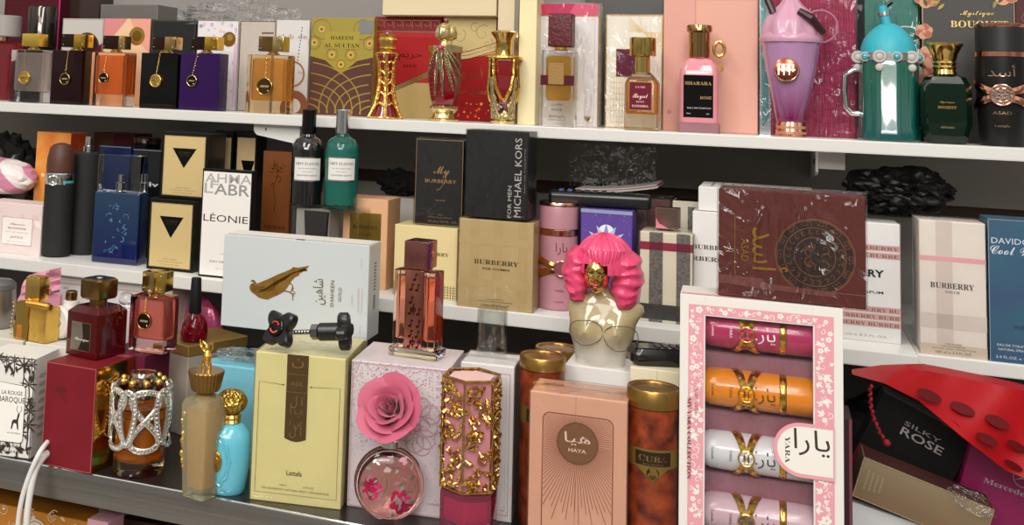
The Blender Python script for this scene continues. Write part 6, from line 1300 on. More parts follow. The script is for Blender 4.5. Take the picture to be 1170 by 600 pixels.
# ---- white bordered carton
q = front(524.5, 586, 413, 594, RQ.y+.025, ZC, 5); q.d = .05
def whc(m, w, h, d):
    rd = ink('a87a78'); m.frame(w*.07, h*.04, w*.93, h*.95, .0005, rd); m.frame(w*.13, h*.07, w*.87, h*.92, .0004, ink('c8b4b0')); m.text('ﻝ', w*.84, h*.075, .004, rd)
    R_(m, w); m.rect(.001, .001, d-.001, h-.001, ink('aeaaa8'))
carton('perfume_carton', 'white carton with thin red double border behind the hexagonal gold bottle', q, q.d, paper('d9d6d4'), whc, wrap=True); zW = ZC+q.h+.002
x, y = WZ(562, 393, zW); c = cyl(545, 580, 352, 393, min(y, q.y+.05), zW); R = c.R; m = MB()
m.lathe([(R, 0), (R, c.h*.97), (R*.93, c.h)], thinclear(), 40, cap0=False, cap1=True); m.lathe([(R*.9, .0), (R*.9, c.h*.93), (R*.8, c.h*.95)], thinclear(), 40, cap0=False); m.torus((0, 0, .0006), R*.96, .0008, thinclear(), 'z')
o = m.build('clear_cap'); o.location = (c.x, c.y, zW+.0004); tag(o, 'loose clear plastic bottle cap standing on the red bordered carton', 'cap')
# ---- cuba tins
def tin(label, l, r, t_, b_, Y, lid):
    c = cyl(l, r, t_, b_, Y, ZC); R, h = c.R, c.h; t = thing('cologne_tin', label, 'tin', (c.x, c.y, ZC), c.face)
    mt = pm('tin_marble', '3a0e08', .3, spec=.5, var=('9a421f', 60, .34))
    m = MB(); m.lathe([(R*.97, 0), (R, .002), (R, h-lid)], mt, 44)
    C_(m, R+.0002); g = pm('tin_gold', '8a7234', .3, metal=.6); zc = h*.50 if h > .12 else h*.5
    zc = h-lid-.040
    pts = [(-R*1.15, zc+.007), (-R*.75, zc+.009), (R*.75, zc+.009), (R*1.15, zc+.007), (R*1.15, zc-.007), (R*.62, zc-.010), (0, zc-.019), (-R*.62, zc-.010), (-R*1.15, zc-.007)]
    def dens(p):
        o = []
        for i in range(len(p)):
            a, b_ = p[i], p[(i+1) % len(p)]
            for s_ in range(6): o.append((a[0]+(b_[0]-a[0])*s_/6, a[1]+(b_[1]-a[1])*s_/6))
        return o
    # curved label drawn as vertical strips so that it follows the tin
    n = 24
    def strip(u0, u1, f0, f1, mat):
        m.e += 3e-5; vs = []
        for i in range(n+1):
            u = u0+(u1-u0)*i/n; vs += [m._m(u, f0(u)), m._m(u, f1(u))]
        m.add(vs, [(2*i, 2*i+2, 2*i+3, 2*i+1) for i in range(n)], mat)
    strip(-R*1.2, R*1.2, lambda u: zc-.007-(.011*max(0, 1-abs(u)/(R*.62))), lambda u: zc+.0085, g)
    strip(-R*.72, R*.72, lambda u: zc-.005, lambda u: zc+.0065, ink('2c1a10'))
    m.text(ser('CUBA'), 0, zc-.0015, .0052, foil('c9ad60'), R*1.15); m.text('GOLD EDITION', 0, zc-.0042, .0012, foil('c9ad60'), R*.8)
    m.disc(0, zc-.011, .0052, ink('2c1a10'), 20); m.disc(0, zc-.0105, .0022, foil('b89a58'), 14); m.disc(0, zc-.0135, .003, foil('8a7234'), 14, sv=.6)
    m.build('tin_body', t)
    m = MB(); m.lathe([(R*1.0, h-lid+.0004), (R*1.05, h-lid+.0008), (R*1.05, h-.0015), (R*1.01, h), (R*.9, h-.0006), (R*.88, h-.0016), (R*.2, h-.0014), (R*.02, h-.001)], pm('tin_lid', 'a07c40', .28, metal=.9), 48); m.build('lid', t)
YT2 = RQ.y+.045
tin('red brown marbled tin with gold lid, front one between white and peach cartons', 593, 644, 405, 604, 1.054, .0125)
tin('red brown marbled tin with gold lid, rear one behind its twin', 611, 659, 396, 560, 1.150, .011)
tin('red brown marbled tin with gold badge in front, right of the peach carton', 716.5, 775.5, 441, 640, YE+.040, .016)
# ---- HAYA
q = front(604, 716, 446, 645, YE+.012, ZC, 2); q.d = .048
def haya(m, w, h, d):
    seam = ink('a8745c'); m.rect(w*.475, 0, w*.479, h, seam); br = ink('8a4c34'); x0, x1, y0, y1 = w*.14, w*.86, 0, h*.88
    cx0, cy0 = w*.5, h*.71
    m.line([(x0, 0), (x0, y1-.006)]+arc(x0+.006, y1-.006, .006, pi, pi/2, 8)+arc(x1-.006, y1-.006, .006, pi/2, 0, 8)+[(x1, 0)], .0009, br)
    random.seed(6)
    for i in range(110):
        a = 2*pi*i/110; c_, s_ = cos(a), sin(a); tmax = 9
        if c_ > 0: tmax = min(tmax, (x1-.001-cx0)/c_)
        if c_ < 0: tmax = min(tmax, (x0+.001-cx0)/c_)
        if s_ > 0: tmax = min(tmax, (y1-.001-cy0)/s_)
        if s_ < 0: tmax = min(tmax, h*(.36+.05*(i % 3)+.04*random.random())/(-s_) if abs(c_) < .6 else 9)
        m.line([(cx0+.017*c_, cy0+.017*s_), (cx0+tmax*c_, cy0+tmax*s_)], .00042, br)
    m.disc(cx0, cy0, .0175, ink('7a4a34'), 44); m.disc(cx0, cy0, .0165, pm('copper_disc', '96694a', .35, metal=.6), 44); m.disc(cx0, cy0, .0175, foil('b98a68'), 44, r2=.0165)
    m.text('ﻫﻴﺎ', cx0, cy0+.0005, .0085, ink('dcc0b0'), .022); m.text('HAYA', cx0, cy0-.0075, .0032, ink('dcc0b0'), .015, off=.01); m.text('Lattafa', w*.48, h*.13, .0022, br, w*.2)
    T_(m, h); m.line([(0, d*.5), (w*.45, d*.35), (w, d*.6)], .0007, ink('e8c2ac')); m.line([(w*.3, 0), (w*.5, d*.5), (w*.35, d)], .0007, ink('b88468')); m.line([(w*.5, d*.45), (w*.78, d*.8)], .0007, ink('ecd0b8'))
carton('perfume_carton', 'peach carton with sunburst lines around a round copper seal', q, q.d, pm('peach_card', 'cf9c82', .38, coat=.3, bump=(.05, 50)), haya, wrap=True); HQ = q
# ---- white carton under the bust bottle
yb = HQ.y+.098; zW2 = W(685, 421, yb)[1]
q = B(); q.x = W(645, 430, yb)[0]; q.y = yb; q.z = ZC; q.w = .066; q.h = zW2-ZC; q.rot = 0; carton('perfume_carton', 'white carton standing behind the peach carton, under the bust shaped bottle', q, .055, paper('dedad5'), None)
q = front(719, 776, 419, 560, yb-.030, ZC, 0); carton('perfume_carton', 'ivory carton with vertical seam under the black key fob', q, .05, paper('d9cfb0'), lambda m, w, h, d: (m.rect(w*.55, 0, w*.556, h, ink('8c8468')),)); zK = ZC+q.h; KQ = q
# ---- key fob
t = thing('key_fob', 'black car key fob lying on the ivory carton', 'key fob', (KQ.x+KQ.w*.12, KQ.y+.004, zK+.0006), radians(20))
m = MB(); m.loft([[(x_*k+.026, y_*k+.015, z) for x_, y_ in rr(.030, .015, .008, 5)] for k, z in ((.9, 0), (1, .003), (1, .010), (.86, .0145))], pm('fob_black', '0e0e10', .25, coat=.5)); m.build('fob_body', t)
m = MB(); m.box(.0, .004, .0147, .052, .026, .0152, pm('fob_black', '0e0e10'), .0002, 1); m.build('fob_panel', t)
for i in range(4): m = MB(); m.box(.020+.007*i, .008, .0153, .0245+.007*i, .022, .0163, pm('fob_btn', '3c3d40', .4), .0008, 2); m.build('button', t)
# ---- bust bottle with pink wig
c = cyl(648, 730, 265, 422, yb+.018, zW2+.0004); yy = c.y; X0 = W(688, 400, yy)[0]; zz0 = zW2+.0006
hz = lambda py: W(688, py, yy)[1]-zz0; px2m = (W(700, 380, yy)[0]-W(680, 380, yy)[0])/20*1.0
t = thing('perfume_bottle', 'frosted bust shaped bottle with gold face and wavy pink bobbed wig', 'perfume bottle', (X0, yy, zz0), atan2(-X0, yy)*1.0)
t.rotation_euler.z = -atan2(X0, yy)-radians(4)
P = px2m
bust = pm('bust_glass', 'd8cdb0', .12, coat=.8, trans=.25, ramp=(hz(405), 'ded8ca', hz(375), 'bfae82'))
def bring(py, l, r, dp, bl=0, nx=40, bump_=0):
    out = []; cx = ((l+r)/2-688)*P; hw = (r-l)/2*P
    for j in range(nx):
        a = 2*pi*j/nx; x_, y_ = cos(a), sin(a); yv = y_*dp*(1+0)
        if y_ < 0 and bump_: yv -= bump_*(math.exp(-((x_-.48)/.28)**2)+math.exp(-((x_+.48)/.28)**2))
        out.append((cx+x_*hw, yv, hz(py)))
    return out
m = MB(); m.loft([bring(422, 661, 711, .015), bring(420, 659, 713, .016), bring(405, 657, 715, .0155), bring(392, 654, 719, .016, bump_=.003), bring(384, 651, 723, .017, bump_=.008), bring(376, 650, 725, .0175, bump_=.0105), bring(368, 650, 726, .017, bump_=.008), bring(360, 649, 730, .016, bump_=.003), bring(352, 648, 735, .014), bring(346, 650, 734, .0125), bring(341, 656, 726, .011), bring(337, 668, 708, .009), bring(333, 675, 697, .0075), bring(322, 677, 693, .007)], bust); m.build('bust_body', t)
m = MB()
for cx, w_, z_ in ((-17*P, 19*P, hz(376)), (22*P, 19*P, hz(379))):
    pts = []
    for i in range(28):
        a = 2*pi*i/28; xx = cx+w_*cos(a); pts.append((xx, -.0175-.0095*math.exp(-((abs(xx)-.016)/.009)**2)*.95-.0005+.012*max(0, abs(xx)/.033-.35)**2, z_+14*P*sin(a)))
    m.tube(pts, .00045, ink('5e5a50'), 5, closed=True)
m.build('drawn_bra_line', t)
gf = pm('face_gold', 'deb868', .2, metal=1)
m = MB(); fc = Vector((-6*P, -.0135, hz(311))); hw, hh_ = 15*P, 23*P
def facefn(d_):
    k = 1.0; x_, z_ = d_.x, d_.z
    if d_.y < 0:
        k += .22*math.exp(-(x_/.13)**2-((z_+.12)/.16)**2)          # nose
        k += .10*math.exp(-(x_/.10)**2-((z_-.12)/.22)**2)          # bridge
        for s_ in (-1, 1): k -= .10*math.exp(-((x_-s_*.38)/.17)**2-((z_-.18)/.11)**2); k += .05*math.exp(-((x_-s_*.38)/.22)**2-((z_-.38)/.06)**2); k += .05*math.exp(-((x_-s_*.45)/.2)**2-((z_+.15)/.15)**2)
        k += .10*math.exp(-(x_/.20)**2-((z_+.46)/.06)**2)+.10*math.exp(-(x_/.17)**2-((z_+.58)/.05)**2)-.03*math.exp(-(x_/.24)**2-((z_+.52)/.02)**2)
        k += .07*math.exp(-(x_/.2)**2-((z_+.85)/.12)**2)
    if z_ < -.2: k *= 1-.10*(-z_-.2)
    return k
m.ball(fc, 1, gf, 64, 56, sx=hw, sy=.0165, sz=hh_, fn=facefn); m.build('gold_face', t)
m = MB(); m.ball((fc.x, fc.y-.0180, fc.z-hh_*.44), .0024, pm('lip_pink', 'c04058', .2, metal=.5), 16, 8, sy=.35, sz=.5); m.ball((fc.x, fc.y-.0175, fc.z-hh_*.54), .0022, pm('lip_pink', 'c04058'), 16, 8, sy=.4, sz=.5); m.build('lips', t)
m = MB()
for s_ in (-1, 1): m.tube([(fc.x+s_*.0035, fc.y-.0152, fc.z+hh_*.17), (fc.x+s_*.0055, fc.y-.0148, fc.z+hh_*.14), (fc.x+s_*.008, fc.y-.0125, fc.z+hh_*.18)], .0005, ink('2a1c10'), 6); 
m.build('eye_line', t)
hair = pm('wig_pink', 'd8446e', .35, coat=.3)
m = MB()   # crown with combed grooves
def hf(d_):
    a = atan2(d_.x, -d_.y); return 1+.018*sin(a*26+3*d_.z)+.02*sin(a*9)
n_, mm = 72, 24; vs = []; fs = []; hc = Vector((1*P, 0, hz(303)))
for i in range(mm+1):
    th = (pi*.56)*i/mm
    for j in range(n_):
        a = 2*pi*j/n_; d_ = Vector((sin(th)*sin(a), -sin(th)*cos(a), cos(th))); q_ = hf(d_); vs.append((hc.x+d_.x*35*P*q_, hc.y+d_.y*.027*q_, hc.z+d_.z*37*P*q_))
for i in range(mm):
    for j in range(n_): a = i*n_+j; b_ = i*n_+(j+1) % n_; fs.append((a, a+n_, b_+n_, b_))
# leave the face free below the fringe
keep = [f for f in fs if not all(abs(vs[v][0]-fc.x) < 15*P and vs[v][1] < -.01 and vs[v][2] < hz(297) for v in f)]
m.add(vs, keep, hair)
rows = []
for i in range(41):
    a = -1.05+2.1*i/40; g_ = 1+.02*sin(i*2.3); rows.append([(hc.x+33*P*sin(a)*.92*g_, hc.y-.0255*cos(a)*g_-.0012, hz(283)), (hc.x+30*P*sin(a)*.9*g_, hc.y-.0265*cos(a)*g_-.002, hz(290)), (hc.x+29*P*sin(a)*.84*g_, hc.y-.0265*cos(a)*g_-.0014, hz(297+1.2*sin(i*1.7))), (hc.x+28*P*sin(a)*.84*g_, hc.y-.022*cos(a)*g_, hz(297)), (hc.x+30*P*sin(a)*.88, hc.y-.022*cos(a), hz(283))])
m.loft(rows, hair); m.build('wig_crown', t)
for s_, xo in ((-1, -28), (1, 24)):
    m = MB(); nl = 40; rows = []
    for i in range(nl+1):
        k = i/nl; z_ = hz(284)+(hz(349 if s_ > 0 else 343)-hz(284))*k; wav = sin(k*2*pi*5.5+s_); ww = ((12.5 if s_ < 0 else 15)+3.5*sin(pi*min(1, k*1.1))+.7*wav)*P*(1-.5*max(0, k-.82)*3); dd = .0225*(1+.035*wav)*(1-.4*max(0, k-.82)*3); tp = min(1, .35+k*5); ww *= tp; dd *= tp
        cx = (xo+s_*(3*sin(pi*k)+1.2*sin(k*16)))*P; row = []
        for j in range(36):
            a = 2*pi*j/36; g_ = 1+.02*sin(a*13+k*4*s_)+.028*sin(k*2*pi*6+1.5*cos(a)*s_+.8*sin(2*a)); row.append((cx+cos(a)*ww*g_, .002+sin(a)*dd*g_, z_+1.3*P*sin(a*3+i*.3)))
        rows.append(row)
    m.loft(rows, hair); m.build('wig_side_lock', t)
# ---- YARA gift set
yY = YE+.020; q = front(776, 964, 336, 655, yY, ZC, 2); q.d = .05; w, h = q.w, q.h
t = thing('gift_set_box', 'tall pink and white floral window box holding four lying mist bottles', 'gift set', (q.x, q.y, ZC), q.rot)
hv = lambda px, py: ((front(776, px, 336, 655, yY, ZC, 2).w), W(px, py, yY)[1]-ZC)
def loc(px, py):   # pixel on the front face -> face coordinates
    d_ = wdir(px, py); c_, s_ = cos(q.rot), sin(q.rot)
    det = -c_*d_.y+s_*d_.x; u = (q.x*d_.y-q.y*d_.x)/det; tt = (q.x+u*c_)/d_.x; return u, H+d_.z*tt-ZC
card = paper('ddd8d0'); pinkc = ink('dc98a0')
u0, v1 = loc(806, 361); u1, v1b = loc(929, 373); v1 = (v1+v1b)/2; v0 = .008
m = MB(); F_ = .004
for a0, b0, a1, b1 in ((0, 0, u0, h), (u1, 0, w, h), (u0, v1, u1, h), (u0, 0, u1, v0)): m.box(a0, 0, b0, a1, F_, b1, card, .0003, 1)
pf0, pf1 = w*.055, w*.945
for a0, b0, a1, b1 in ((pf0, .006, u0-.0012, h*.968), (u1+.0012, .006, pf1, h*.968), (u0-.0012, v1+.0012, u1+.0012, h*.968)): m.rect(a0, b0, a1, b1, pinkc)
random.seed(17); wf = ink('e6ddd6')
def inpan(u, v, g=.004): return (pf0+g < u < u0-g or u1+g < u < pf1-g or (v1+g < v < h*.968-g and pf0+g < u < pf1-g)) and .008 < v < h*.968-g
def inpan2(u, v, g): return (pf0+g < u < u0-.001-g or u1+.001+g < u < pf1-g or (v > v1+.001+g and pf0+g < u < pf1-g)) and .008 < v < h*.968-g
cnt_ = 0; placed = []
while cnt_ < 330:
    u = random.uniform(pf0, pf1); v = random.uniform(.01, h*.965); sz = random.uniform(.0034, .0088); kind = random.random()
    if not inpan2(u, v, sz*.5) or any((u-a)**2+(v-b)**2 < ((sz+c)*.38)**2 for a, b, c in placed): cnt_ += .02; continue
    cnt_ += 1; placed.append((u, v, sz)); m.e = 3.4e-4; th = random.uniform(0, 6.28)
    if kind < .15: [m.disc(u+sz*.28*cos(a), v+sz*.28*sin(a), sz*.2, wf, 9) for a in (0, 1.26, 2.51, 3.77, 5.03)]
    elif kind < .50: swirl(m, u, v, sz*.5, th, wf, .0007, 1.0, random.choice([1, -1]))
    elif kind < .58: m.disc(u, v, sz*.25, wf, 9)
    else:
        for a in (-.75, 0, .75): leaf(m, u-.45*sz*cos(th), v-.45*sz*sin(th), sz*(1 if a == 0 else .75), th+a, wf, .38)
U_, V_ = loc(788, 520)
m.F = lambda a, b, e: (U_-b, -e, V_+a) ; m.F = lambda a, b, e: (loc(787, 500)[0]+b, -e, loc(787, 500)[1]-a)
m.e = .0012; m.text(ser('MY YARA COLLECTION'), 0, -.0012, .0030, ink('6a3c44'), .066); m.F = lambda a, b, e: (loc(794, 458)[0]+b, -e, loc(794, 458)[1]-a); m.text('Lattafa', 0, 0, .0032, ink('b07a70'), .020)
m.F = lambda a, b, e: (a, -e, b)
# arch tongue label
cu, cv = loc(916, 514); ru = loc(916, 514)[0]-loc(886, 514)[0]; re = pf1
pts = lambda r, e_: [(re-e_, cv+r)]+[(cu+r*cos(a), cv+r*sin(a)) for a in [pi/2+pi*i/20 for i in range(21)]]+[(re-e_, cv-r)]
m.e = .0014; m.pol(pts(ru*1.08, 0), pinkc); m.pol(pts(ru*.93, .001), ink('e4ded4'))
m.text('ﻳﺎﺭﺍ', cu+.0075, cv+.001, .016, ink('3c3430'), .027); m.F = lambda a, b, e: (cu+b, -e, cv-a); m.text(ser('YARA'), .001, -.0125, .0038, ink('3c3430'), .021)
m.build('window_front', t)
m = MB(); m.box(0, F_+.0005, 0, .0015, .05, h, card); m.box(w-.0015, F_+.0005, 0, w, .05, h, card); m.box(.0016, F_+.0005, h-.0015, w-.0016, .05, h, card); m.box(.0016, .0485, .0, w-.0016, .05, h-.0016, card); m.box(.0016, F_+.0005, 0, w-.0016, .048, .0015, card)
m.T = Matrix.Identity(4); m.F = lambda u, v, e: (u, v, h+e); m.rect(.001, .006, w-.001, .012, pinkc); m.build('box_sleeve', t)
m = MB(); m.box(.002, .040, .002, w-.002, .048, h-.002, pm('velvet_mauve', '9a6a76', .5, var=('87545f', 40, .5), bump=(.5, 60)), .0005, 1)
zs = [loc(868, py)[1] for py in (390, 458, 532, 604)]
for i in range(len(zs)-1):
    zc = (zs[i]+zs[i+1])/2; hh2 = (zs[i]-zs[i+1])*.5-.0150; m.box(.004, .020, zc-hh2*.9, w-.004, .0395, zc+hh2*.9, pm('velvet_mauve', '9a6a76'), .003, 3)
m.build('inner_tray', t)
for k, (py, nm, cc, lab) in enumerate(((390, 'raspberry', 'b02c5c', 'raspberry mist bottle, topmost in the window box'), (459, 'orange', 'dd8410', 'orange mist bottle, second in the window box'), (533, 'white', 'd2d0d2', 'white mist bottle, third in the window box'), (606, 'blush', 'c8a8b0', 'blush mist bottle, lowest in the window box'))):
    zc = loc(868, py)[1]; a0, b0 = on(q, u0-.004, .0165+.004); R = .0158
    mt = pm('mist_'+nm, cc, .22, coat=.5); bt = thing('mist_bottle', lab.replace('mist bottle', 'mist bottle with gold knot lying on its side'), 'perfume bottle', (a0, b0, ZC+zc+.004), q.rot, None)
    bt.rotation_euler = (0, radians(90+.6), q.rot); L_ = (u1-u0)+.008
    # local z runs left to right along the bottle
    gk = pm('knot_gold', 'd2a850', .15, metal=1)
    m = MB(); m.lathe([(R*.3, 0), (R*.8, .002), (R*.97, .008), (R, .02), (R, L_*.68)], mt, 40)
    tx = ink('5c4418') if nm == 'orange' else ink('eadfd8') if nm == 'raspberry' else ink('4a4444')
    m.F = lambda u, v, e: ((R+.0004)*sin(u/R+0)*1.0, -(R+.0004)*cos(u/R), v)
    # rotate texts a quarter turn so they read as on the standing bottle
    m.F = lambda u, v, e: (-(R+.0004)*sin(v/R), -(R+.0004)*cos(v/R), u); m.text('ﻳﺎﺭﺍ', L_*.56, -.004, .0105, tx, .0155); m.F = lambda u, v, e: ((R+.0004)*sin(u/R), -(R+.0004)*cos(u/R), v); m.text('YARA', .0, L_*.255, .0022, tx, .009); m.text('Lattafa', .0, L_*.10, .0020, tx, .009); m.build('bottle_body', bt)
    m = MB(); m.lathe([(R*1.01, L_*.682), (R*1.04, L_*.69), (R*1.04, L_*.73), (R*1.01, L_*.738)], gk, 40); m.build('metal_band', bt)
    m = MB(); m.lathe([(R, L_*.74), (R, L_-.002), (R*.96, L_-.0005)], mt, 40); m.build('cap', bt)
    m = MB(); knot(m, R, L_*.40, .0085, gk, .0032, .001, 1.4); m.build('ribbon_knot', bt)
    m = MB(); m.T = Matrix.Translation((0, -R-.0014, L_*.40)); m.loft([[(r*cos(2*pi*j/24), y_, r*sin(2*pi*j/24)) for j in range(24)] for r, y_ in ((.0062, .003), (.0062, -.0008), (.0055, -.0014))], pm('seal_'+nm, cc if nm != 'blush' else '6a5a5c', .3, metal=.5, bump=(1, 500))); m.torus((0, -.0008, 0), .006, .0008, gk); m.build('seal', bt)
m = MB(); m.box(u0-.001, F_+.0006, v0, u1+.001, F_+.0009, v1, wrapmat(False)); m.build('clear_window', t)
zA = ZC+h+.0008
# ---- ASAD carton
q2 = front(821, 989, 215, 318, yY+.010, zA, -2); 
def asad(m, w, h, d):
    g = foil('c8963c', .3); k = pm('emboss_brown', '26110a', .35, coat=.3); k2 = pm('emboss_edge', '74492f', .35, metal=.3)
    cu, cv, r = w*.665, h*.43, h*.345
    m.disc(cu, cv, r, k, 56); m.disc(cu, cv, r, k2, 56, r2=r*.955); m.disc(cu, cv, r*.78, k2, 48, r2=r*.755); m.disc(cu, cv, r*.52, k2, 40, r2=r*.495)
    for i in range(14):
        a = 2*pi*i/14; c_, s_ = cos(a), sin(a); pts = [(-.09, -.06), (-.09, .06), (.08, .06), (.08, -.03), (-.02, -.03), (-.02, .02)]; m.line([(cu+r*((.87+y_)*c_-x_*s_*1.1), cv+r*((.87+y_)*s_+x_*c_*1.1)) for x_, y_ in pts], r*.022, k2)
    for i in range(22): a = 2*pi*i/22; swirl(m, cu+r*.64*cos(a), cv+r*.64*sin(a), r*.07, a, k2, r*.022, .8)
    for i in range(9): a = i*.7; swirl(m, cu+r*.25*cos(a*3), cv+r*.25*sin(a*2), r*.14, a, k2, r*.022, .9, -1 if i % 2 else 1)
    def rot(s, ux, vz, cap, mat, L): m.F = lambda u, v, e: (w*ux+v, -e, h*vz-u); m.text(s, 0, 0, cap, mat, L)
    rot('Lattafa', .05, .44, .0042, foil('a8643c'), h*.20); rot('ASAD', .16, .44, .0062, g, h*.21); rot('ﺃﺳﺪ', .24, .46, .021, g, h*.40); rot('BOURBON', .85, .42, .0026, foil('b8805c'), h*.27)
    m.F = lambda u, v, e: (u, -e, v); m.rect(w*.115, h*.2, w*.119, h*.75, g)
    m.rect(0, h*.12, w, h*.125, ink('8a6058')); m.pol([(0, h*.2), (w*.3, h*.19), (w*.34, h*.15), (w*.8, h*.13), (w*.8, h*.08), (w*.2, h*.1), (0, h*.13)], ink('6e3c38'))
carton('perfume_carton', 'brown film sealed carton on its side with round relief, on the pink window box', q2, .046, pm('bourbon_card', '56201a', .5, spec=.3), asad, wrap=2)
# ---- cavity at right: polka bag, cartons
def free_box(name, label, cen, ex, ey, rot, body, deco=None, wrap=False):
    """ex (w,d,h) metres, rot euler; origin at centre"""
    w, d, h = ex; m = MB(); m.T = Matrix.Translation((-w/2, -d/2, -h/2)); m.box(0, 0, 0, w, d, h, body, .0006, 1)
    if deco: deco(m, w, h, d)
    o = m.build(name); o.location = cen; o.rotation_euler = rot; return tag(o, label, 'box')
# long gold-brown carton tilted down to the right, resting on the counter
Yg = 1.125; xa, za = W(987, 522, Yg); xb, zb_ = W(1137, 583, Yg)
ang = atan2(za-zb_, xb-xa); wL = sqrt((xb-xa)**2+(za-zb_)**2); hg = .037; cxg = (xa+xb)/2-sin(ang)*hg/2*1.0; czg = (za+zb_)/2-cos(ang)*hg/2
gb = pm('bronze_card', '9c8564', .35, metal=.35, ramp=(-.01, '8a7256', .02, 'a08c6e'))
def gbd(m, w, h, d):
    m.frame(.0004, .0004, w-.0004, h-.0004, .0006, foil('d8c8a0')); T_(m, h); m.rect(.001, .001, w-.001, d-.001, ink('4a2420'))
    m.F = lambda u, v, e: (w*.10+v, -e, h*.5-u)
    for k in range(4): m.text('EAU DE PARFUM NATURAL SPRAY', 0, .004*k-.004, .0015, ink('c8b89c'), h*(.5-.04*k))
    m.F = lambda u, v, e: (u, -e, v); m.text('CRISTAL', w*.72, h*.12, .003, ink('c86a4c'), w*.14)
free_box('perfume_carton', 'bronze carton tilted down to the right in the dark cavity', (cxg, Yg+.020, czg), (wL, .04, hg), None, (0, ang, 0), gb, gbd)
xw, zw = W(1110, 575, Yg-.012)
m = MB(); crumple(m, (0, 0, 0), .020, .005, .010, wrapmat(), .3, 2.5, 3, 3); o = m.build('plastic_film'); o.location = (xw, Yg-.008, zw-.0); o.rotation_euler = (0, ang+.2, 0); tag(o, 'crinkled clear film over the right end of the bronze carton', 'plastic film')
# SILKY ROSE carton
Ys = 1.185; cx_s, cz_s = W(1046, 512, Ys)
def silk(m, w, h, d):
    m.rect(0, 0, w, h*.32, ink('5c1428')); m.text('SILKY', w*.52, h*.76, .0042, ink('a8a09c'), w*.40); m.text('ROSE', w*.55, h*.64, .0078, ink('b8b0ac'), w*.46, off=.01)
    random.seed(3)
    for k in range(120): m.disc(random.uniform(0, w), random.uniform(.002, h*.3), random.uniform(.0002, .0006), foil('a04058'), 5)
sa = radians(24)
free_box('perfume_carton', 'black and wine red carton with grey lettering tilted under the red gift bag', (cx_s-.004, Ys+.02, cz_s-.006), (.082, .03, .080), None, (0, sa, 0), paper('131212'), silk)
# magenta Mercedes carton
Ym = 1.175; cx_m, cz_m = W(1165, 566, Ym)
def merc(m, w, h, d):
    l = ink('b8a0ac'); u, v = w*.44, h*.76
    m.disc(u, v, .0088, l, 32, r2=.0080)
    for k in range(3):
        a = pi/2+k*2*pi/3; m.pol([(u+.0082*cos(a), v+.0082*sin(a)), (u+.0012*cos(a+1.57), v+.0012*sin(a+1.57)), (u+.0012*cos(a-1.57), v+.0012*sin(a-1.57))], l)
    m.text(ser('Mercedes-Benz'), w*.44, h*.60, .0048, l, w*.56)
free_box('perfume_carton', 'magenta carton with a small round emblem leaning at the lower right edge', (cx_m+.004, Ym+.02, cz_m-.012), (.105, .035, .10), None, (0, radians(14), 0), pm('magenta_card', '8a1650', .4, coat=.1, var=('961c58', 14, .5)), merc)
# dark carton upright behind, left of cavity
q = front(962, 974, 478, 640, 1.12, ZC); carton('perfume_carton', 'narrow dark carton with pink edge standing behind the pink window box', q, .05, paper('3a2a2c'), lambda m, w, h, d: (m.rect(w*.7, 0, w, h, ink('8a4a54')),))
# black tote in the shade filling the back of the cavity
m = MB(); crumple(m, (0, 0, 0), .13, .05, .058, pm('dark_tote', '121012', .6), .1, 1.4, 15, 4); o = m.build('dark_pouch'); x_, _ = W(1110, 520, 1.34); o.location = (x_-.01, 1.36, ZC+.0475); tag(o, 'dark fabric pouch in the shade at the back of the cavity', 'pouch')
# polka dot gift bag, lying collapsed from upper left to lower right
Yp = 1.105
path_t = [(974, 425), (1010, 423), (1060, 424), (1110, 434), (1170, 446), (1225, 460)]
path_b = [(974, 428), (1010, 438), (1050, 458), (1100, 500), (1150, 538), (1215, 565)]
t = thing('gift_bag', 'red gift bag with darker polka dots slumped under the right shelf', 'gift bag', (0, 0, 0))
m = MB(); rows = []; rb = pm('bag_red', 'a00810', .5, spec=.25, bump=(.25, 18)); PT = []
N = 30
def ip(P_, k):
    k *= len(P_)-1; i = min(int(k), len(P_)-2); f = k-i; return (P_[i][0]*(1-f)+P_[i+1][0]*f, P_[i][1]*(1-f)+P_[i+1][1]*f)
for i in range(N+1):
    a = ip(path_t, i/N); b_ = ip(path_b, i/N); row = []
    for j in range(9):
        k = j/8; px, py = a[0]+(b_[0]-a[0])*k, a[1]+(b_[1]-a[1])*k; Y = Yp+.028*(1-k)+.006*sin(i*.5+k*2)*min(1, i/8); x_, z_ = W(px, py, Y); row.append((x_, Y, z_))
    PT.append(row); thick = .010+.022*sin(pi*min(1, i/N*.9)); rows.append(row+[(p[0], p[1]+thick, p[2]) for p in row[::-1]])
m.loft(rows, rb); m.build('bag_body', t)
m = MB(); dk = pm('dot_dark_red', '5c060c', .5, spec=.25)
for (px, py, r) in ((1062, 452, 12), (1100, 467, 12), (1140, 482, 12), (1128, 502, 11), (1085, 484, 10), (1162, 510, 10), (1158, 532, 9)):
    ring_ = []; vs = []
    for k in range(24):
        a = 2*pi*k/24; X_, Y_ = px+r*1.15*cos(a)+3*sin(a), py+r*.62*sin(a)+4*cos(a)
        # nearest surface depth: locate between the two paths
        i = max(0, min(N, (X_-974)/(1220-974)*N)); ka = ip(path_t, i/N); kb_ = ip(path_b, i/N); kk = max(0, min(1, (Y_-ka[1])/max(1, kb_[1]-ka[1]))); Y = Yp+.028*(1-kk)+.006*sin(i*.5+kk*2)*min(1, i/8)-.0016; x_, z_ = W(X_, Y_, Y); vs.append((x_, Y, z_))
    m.add(vs, [tuple(range(24))], dk)
m.build('polka_dots', t)
m = MB(); pts = []
for k in range(40):
    s_ = k/39; px, py = (995-4*sin(s_*3)+12*s_**2+6*s_, 440+66*s_); x_, z_ = W(px, py, Yp-.012+.02*s_); pts.append((x_+.0008*sin(k*1.5), Yp-.012+.02*s_+.0008*cos(k*1.5), z_))
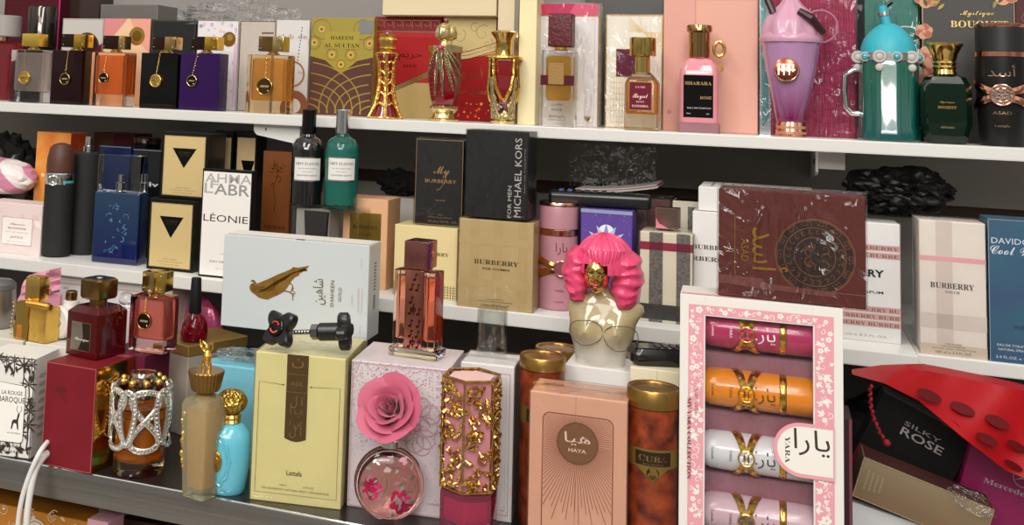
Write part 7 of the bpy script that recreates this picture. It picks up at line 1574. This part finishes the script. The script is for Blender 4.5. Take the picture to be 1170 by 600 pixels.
m.tube(pts, [.0013+.0003*sin(k*2.2) for k in range(40)], pm('cord_red', '8c1420', .7), 8); m.ball(pts[-1], .0032, pm('cord_red', '8c1420'), 10, 8); x_, z_ = W(985, 427, Yp); m.build('rope_handle', t)
xw, zw = W(1012, 586, Yg+.004)
free_box('perfume_carton', 'white carton end showing beneath the bronze carton', (xw+.004, Yg+.026, max(zw-.012, ZC+.019)), (.075, .04, .020), None, (0, radians(11), 0), paper('d8d8d6'), None)
# ================================================================== BELOW THE COUNTER
orf = pm('orange_floral', 'c07a22', .4, coat=.2)
def orn(m, w, h, d):
    random.seed(8); wf2 = ink('d8ccb8')
    for k in range(150):
        u, v = random.uniform(0, w), random.uniform(h*.3, h); s_ = random.uniform(.004, .010); r = random.random()
        if r < .35: leaf(m, u, v, s_, random.uniform(0, 6), wf2, .45)
        elif r < .6: swirl(m, u, v, s_*.7, random.uniform(0, 6), wf2, .0008)
        elif r < .8: m.disc(u, v, s_*.28, wf2, 10)
    u, v = w*.60, h*.90-.012; m.disc(u, v, .0145, ink('d8ccb8'), 36); m.disc(u, v, .0125, ink('8c7a5c'), 36, r2=.0115); m.text('ﻳﺎﺭﺍ', u, v-.004, .006, ink('6a5434'), .012)
    m.text('ﻝ', w*.12, h*.82, .022, ink('5c3a10'), .012)
q = front(-60, 107, 563, 760, YE+.05, .8405); carton('perfume_carton', 'orange carton with white floral pattern and round seal below the steel counter', q, .05, orf, orn)
q = front(95, 119, 592, 760, YE+.012, .8405); carton('perfume_carton', 'dusty pink carton standing below the steel counter beside the grey posts', q, .03, paper('b98a94'), None)
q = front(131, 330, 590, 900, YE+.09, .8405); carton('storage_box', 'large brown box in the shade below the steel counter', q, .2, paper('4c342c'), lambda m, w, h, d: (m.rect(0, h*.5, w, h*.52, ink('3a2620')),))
# white cables hanging over the counter edge
for k, (lab, pts) in enumerate((('white cable hanging over the counter edge, outer of the pair', [(60, 500, .02), (52, 508, .0), (44, 520, -.012), (33, 545, -.016), (24, 575, -.018), (20, 610, -.018), (19, 680, -.018)]), ('white cable hanging over the counter edge, inner and thicker of the pair', [(62, 512, .016), (50, 522, -.0), (41, 536, -.010), (35, 560, -.014), (31, 590, -.016), (30, 625, -.016), (30, 690, -.016)]))):
    m = MB(); P3 = []
    for (px, py, dy) in pts: x_, z_ = W(px, py, YE+dy-.003); P3.append(Vector((x_, YE+dy-.003, z_)))
    P3[0].z = max(P3[0].z, ZC+.004); out = []
    for i in range(len(P3)-1):
        a, b_, c_, d_ = P3[max(i-1, 0)], P3[i], P3[i+1], P3[min(i+2, len(P3)-1)]
        for s_ in range(8):
            u = s_/8; out.append(.5*((2*b_)+(-a+c_)*u+(2*a-5*b_+4*c_-d_)*u*u+(-a+3*b_-3*c_+d_)*u**3))
    m.tube(out, .0026 if k == 0 else .0034, pm('cable_white', 'd6d4cf', .4), 12); o = m.build('power_cable'); tag(o, lab, 'cable')
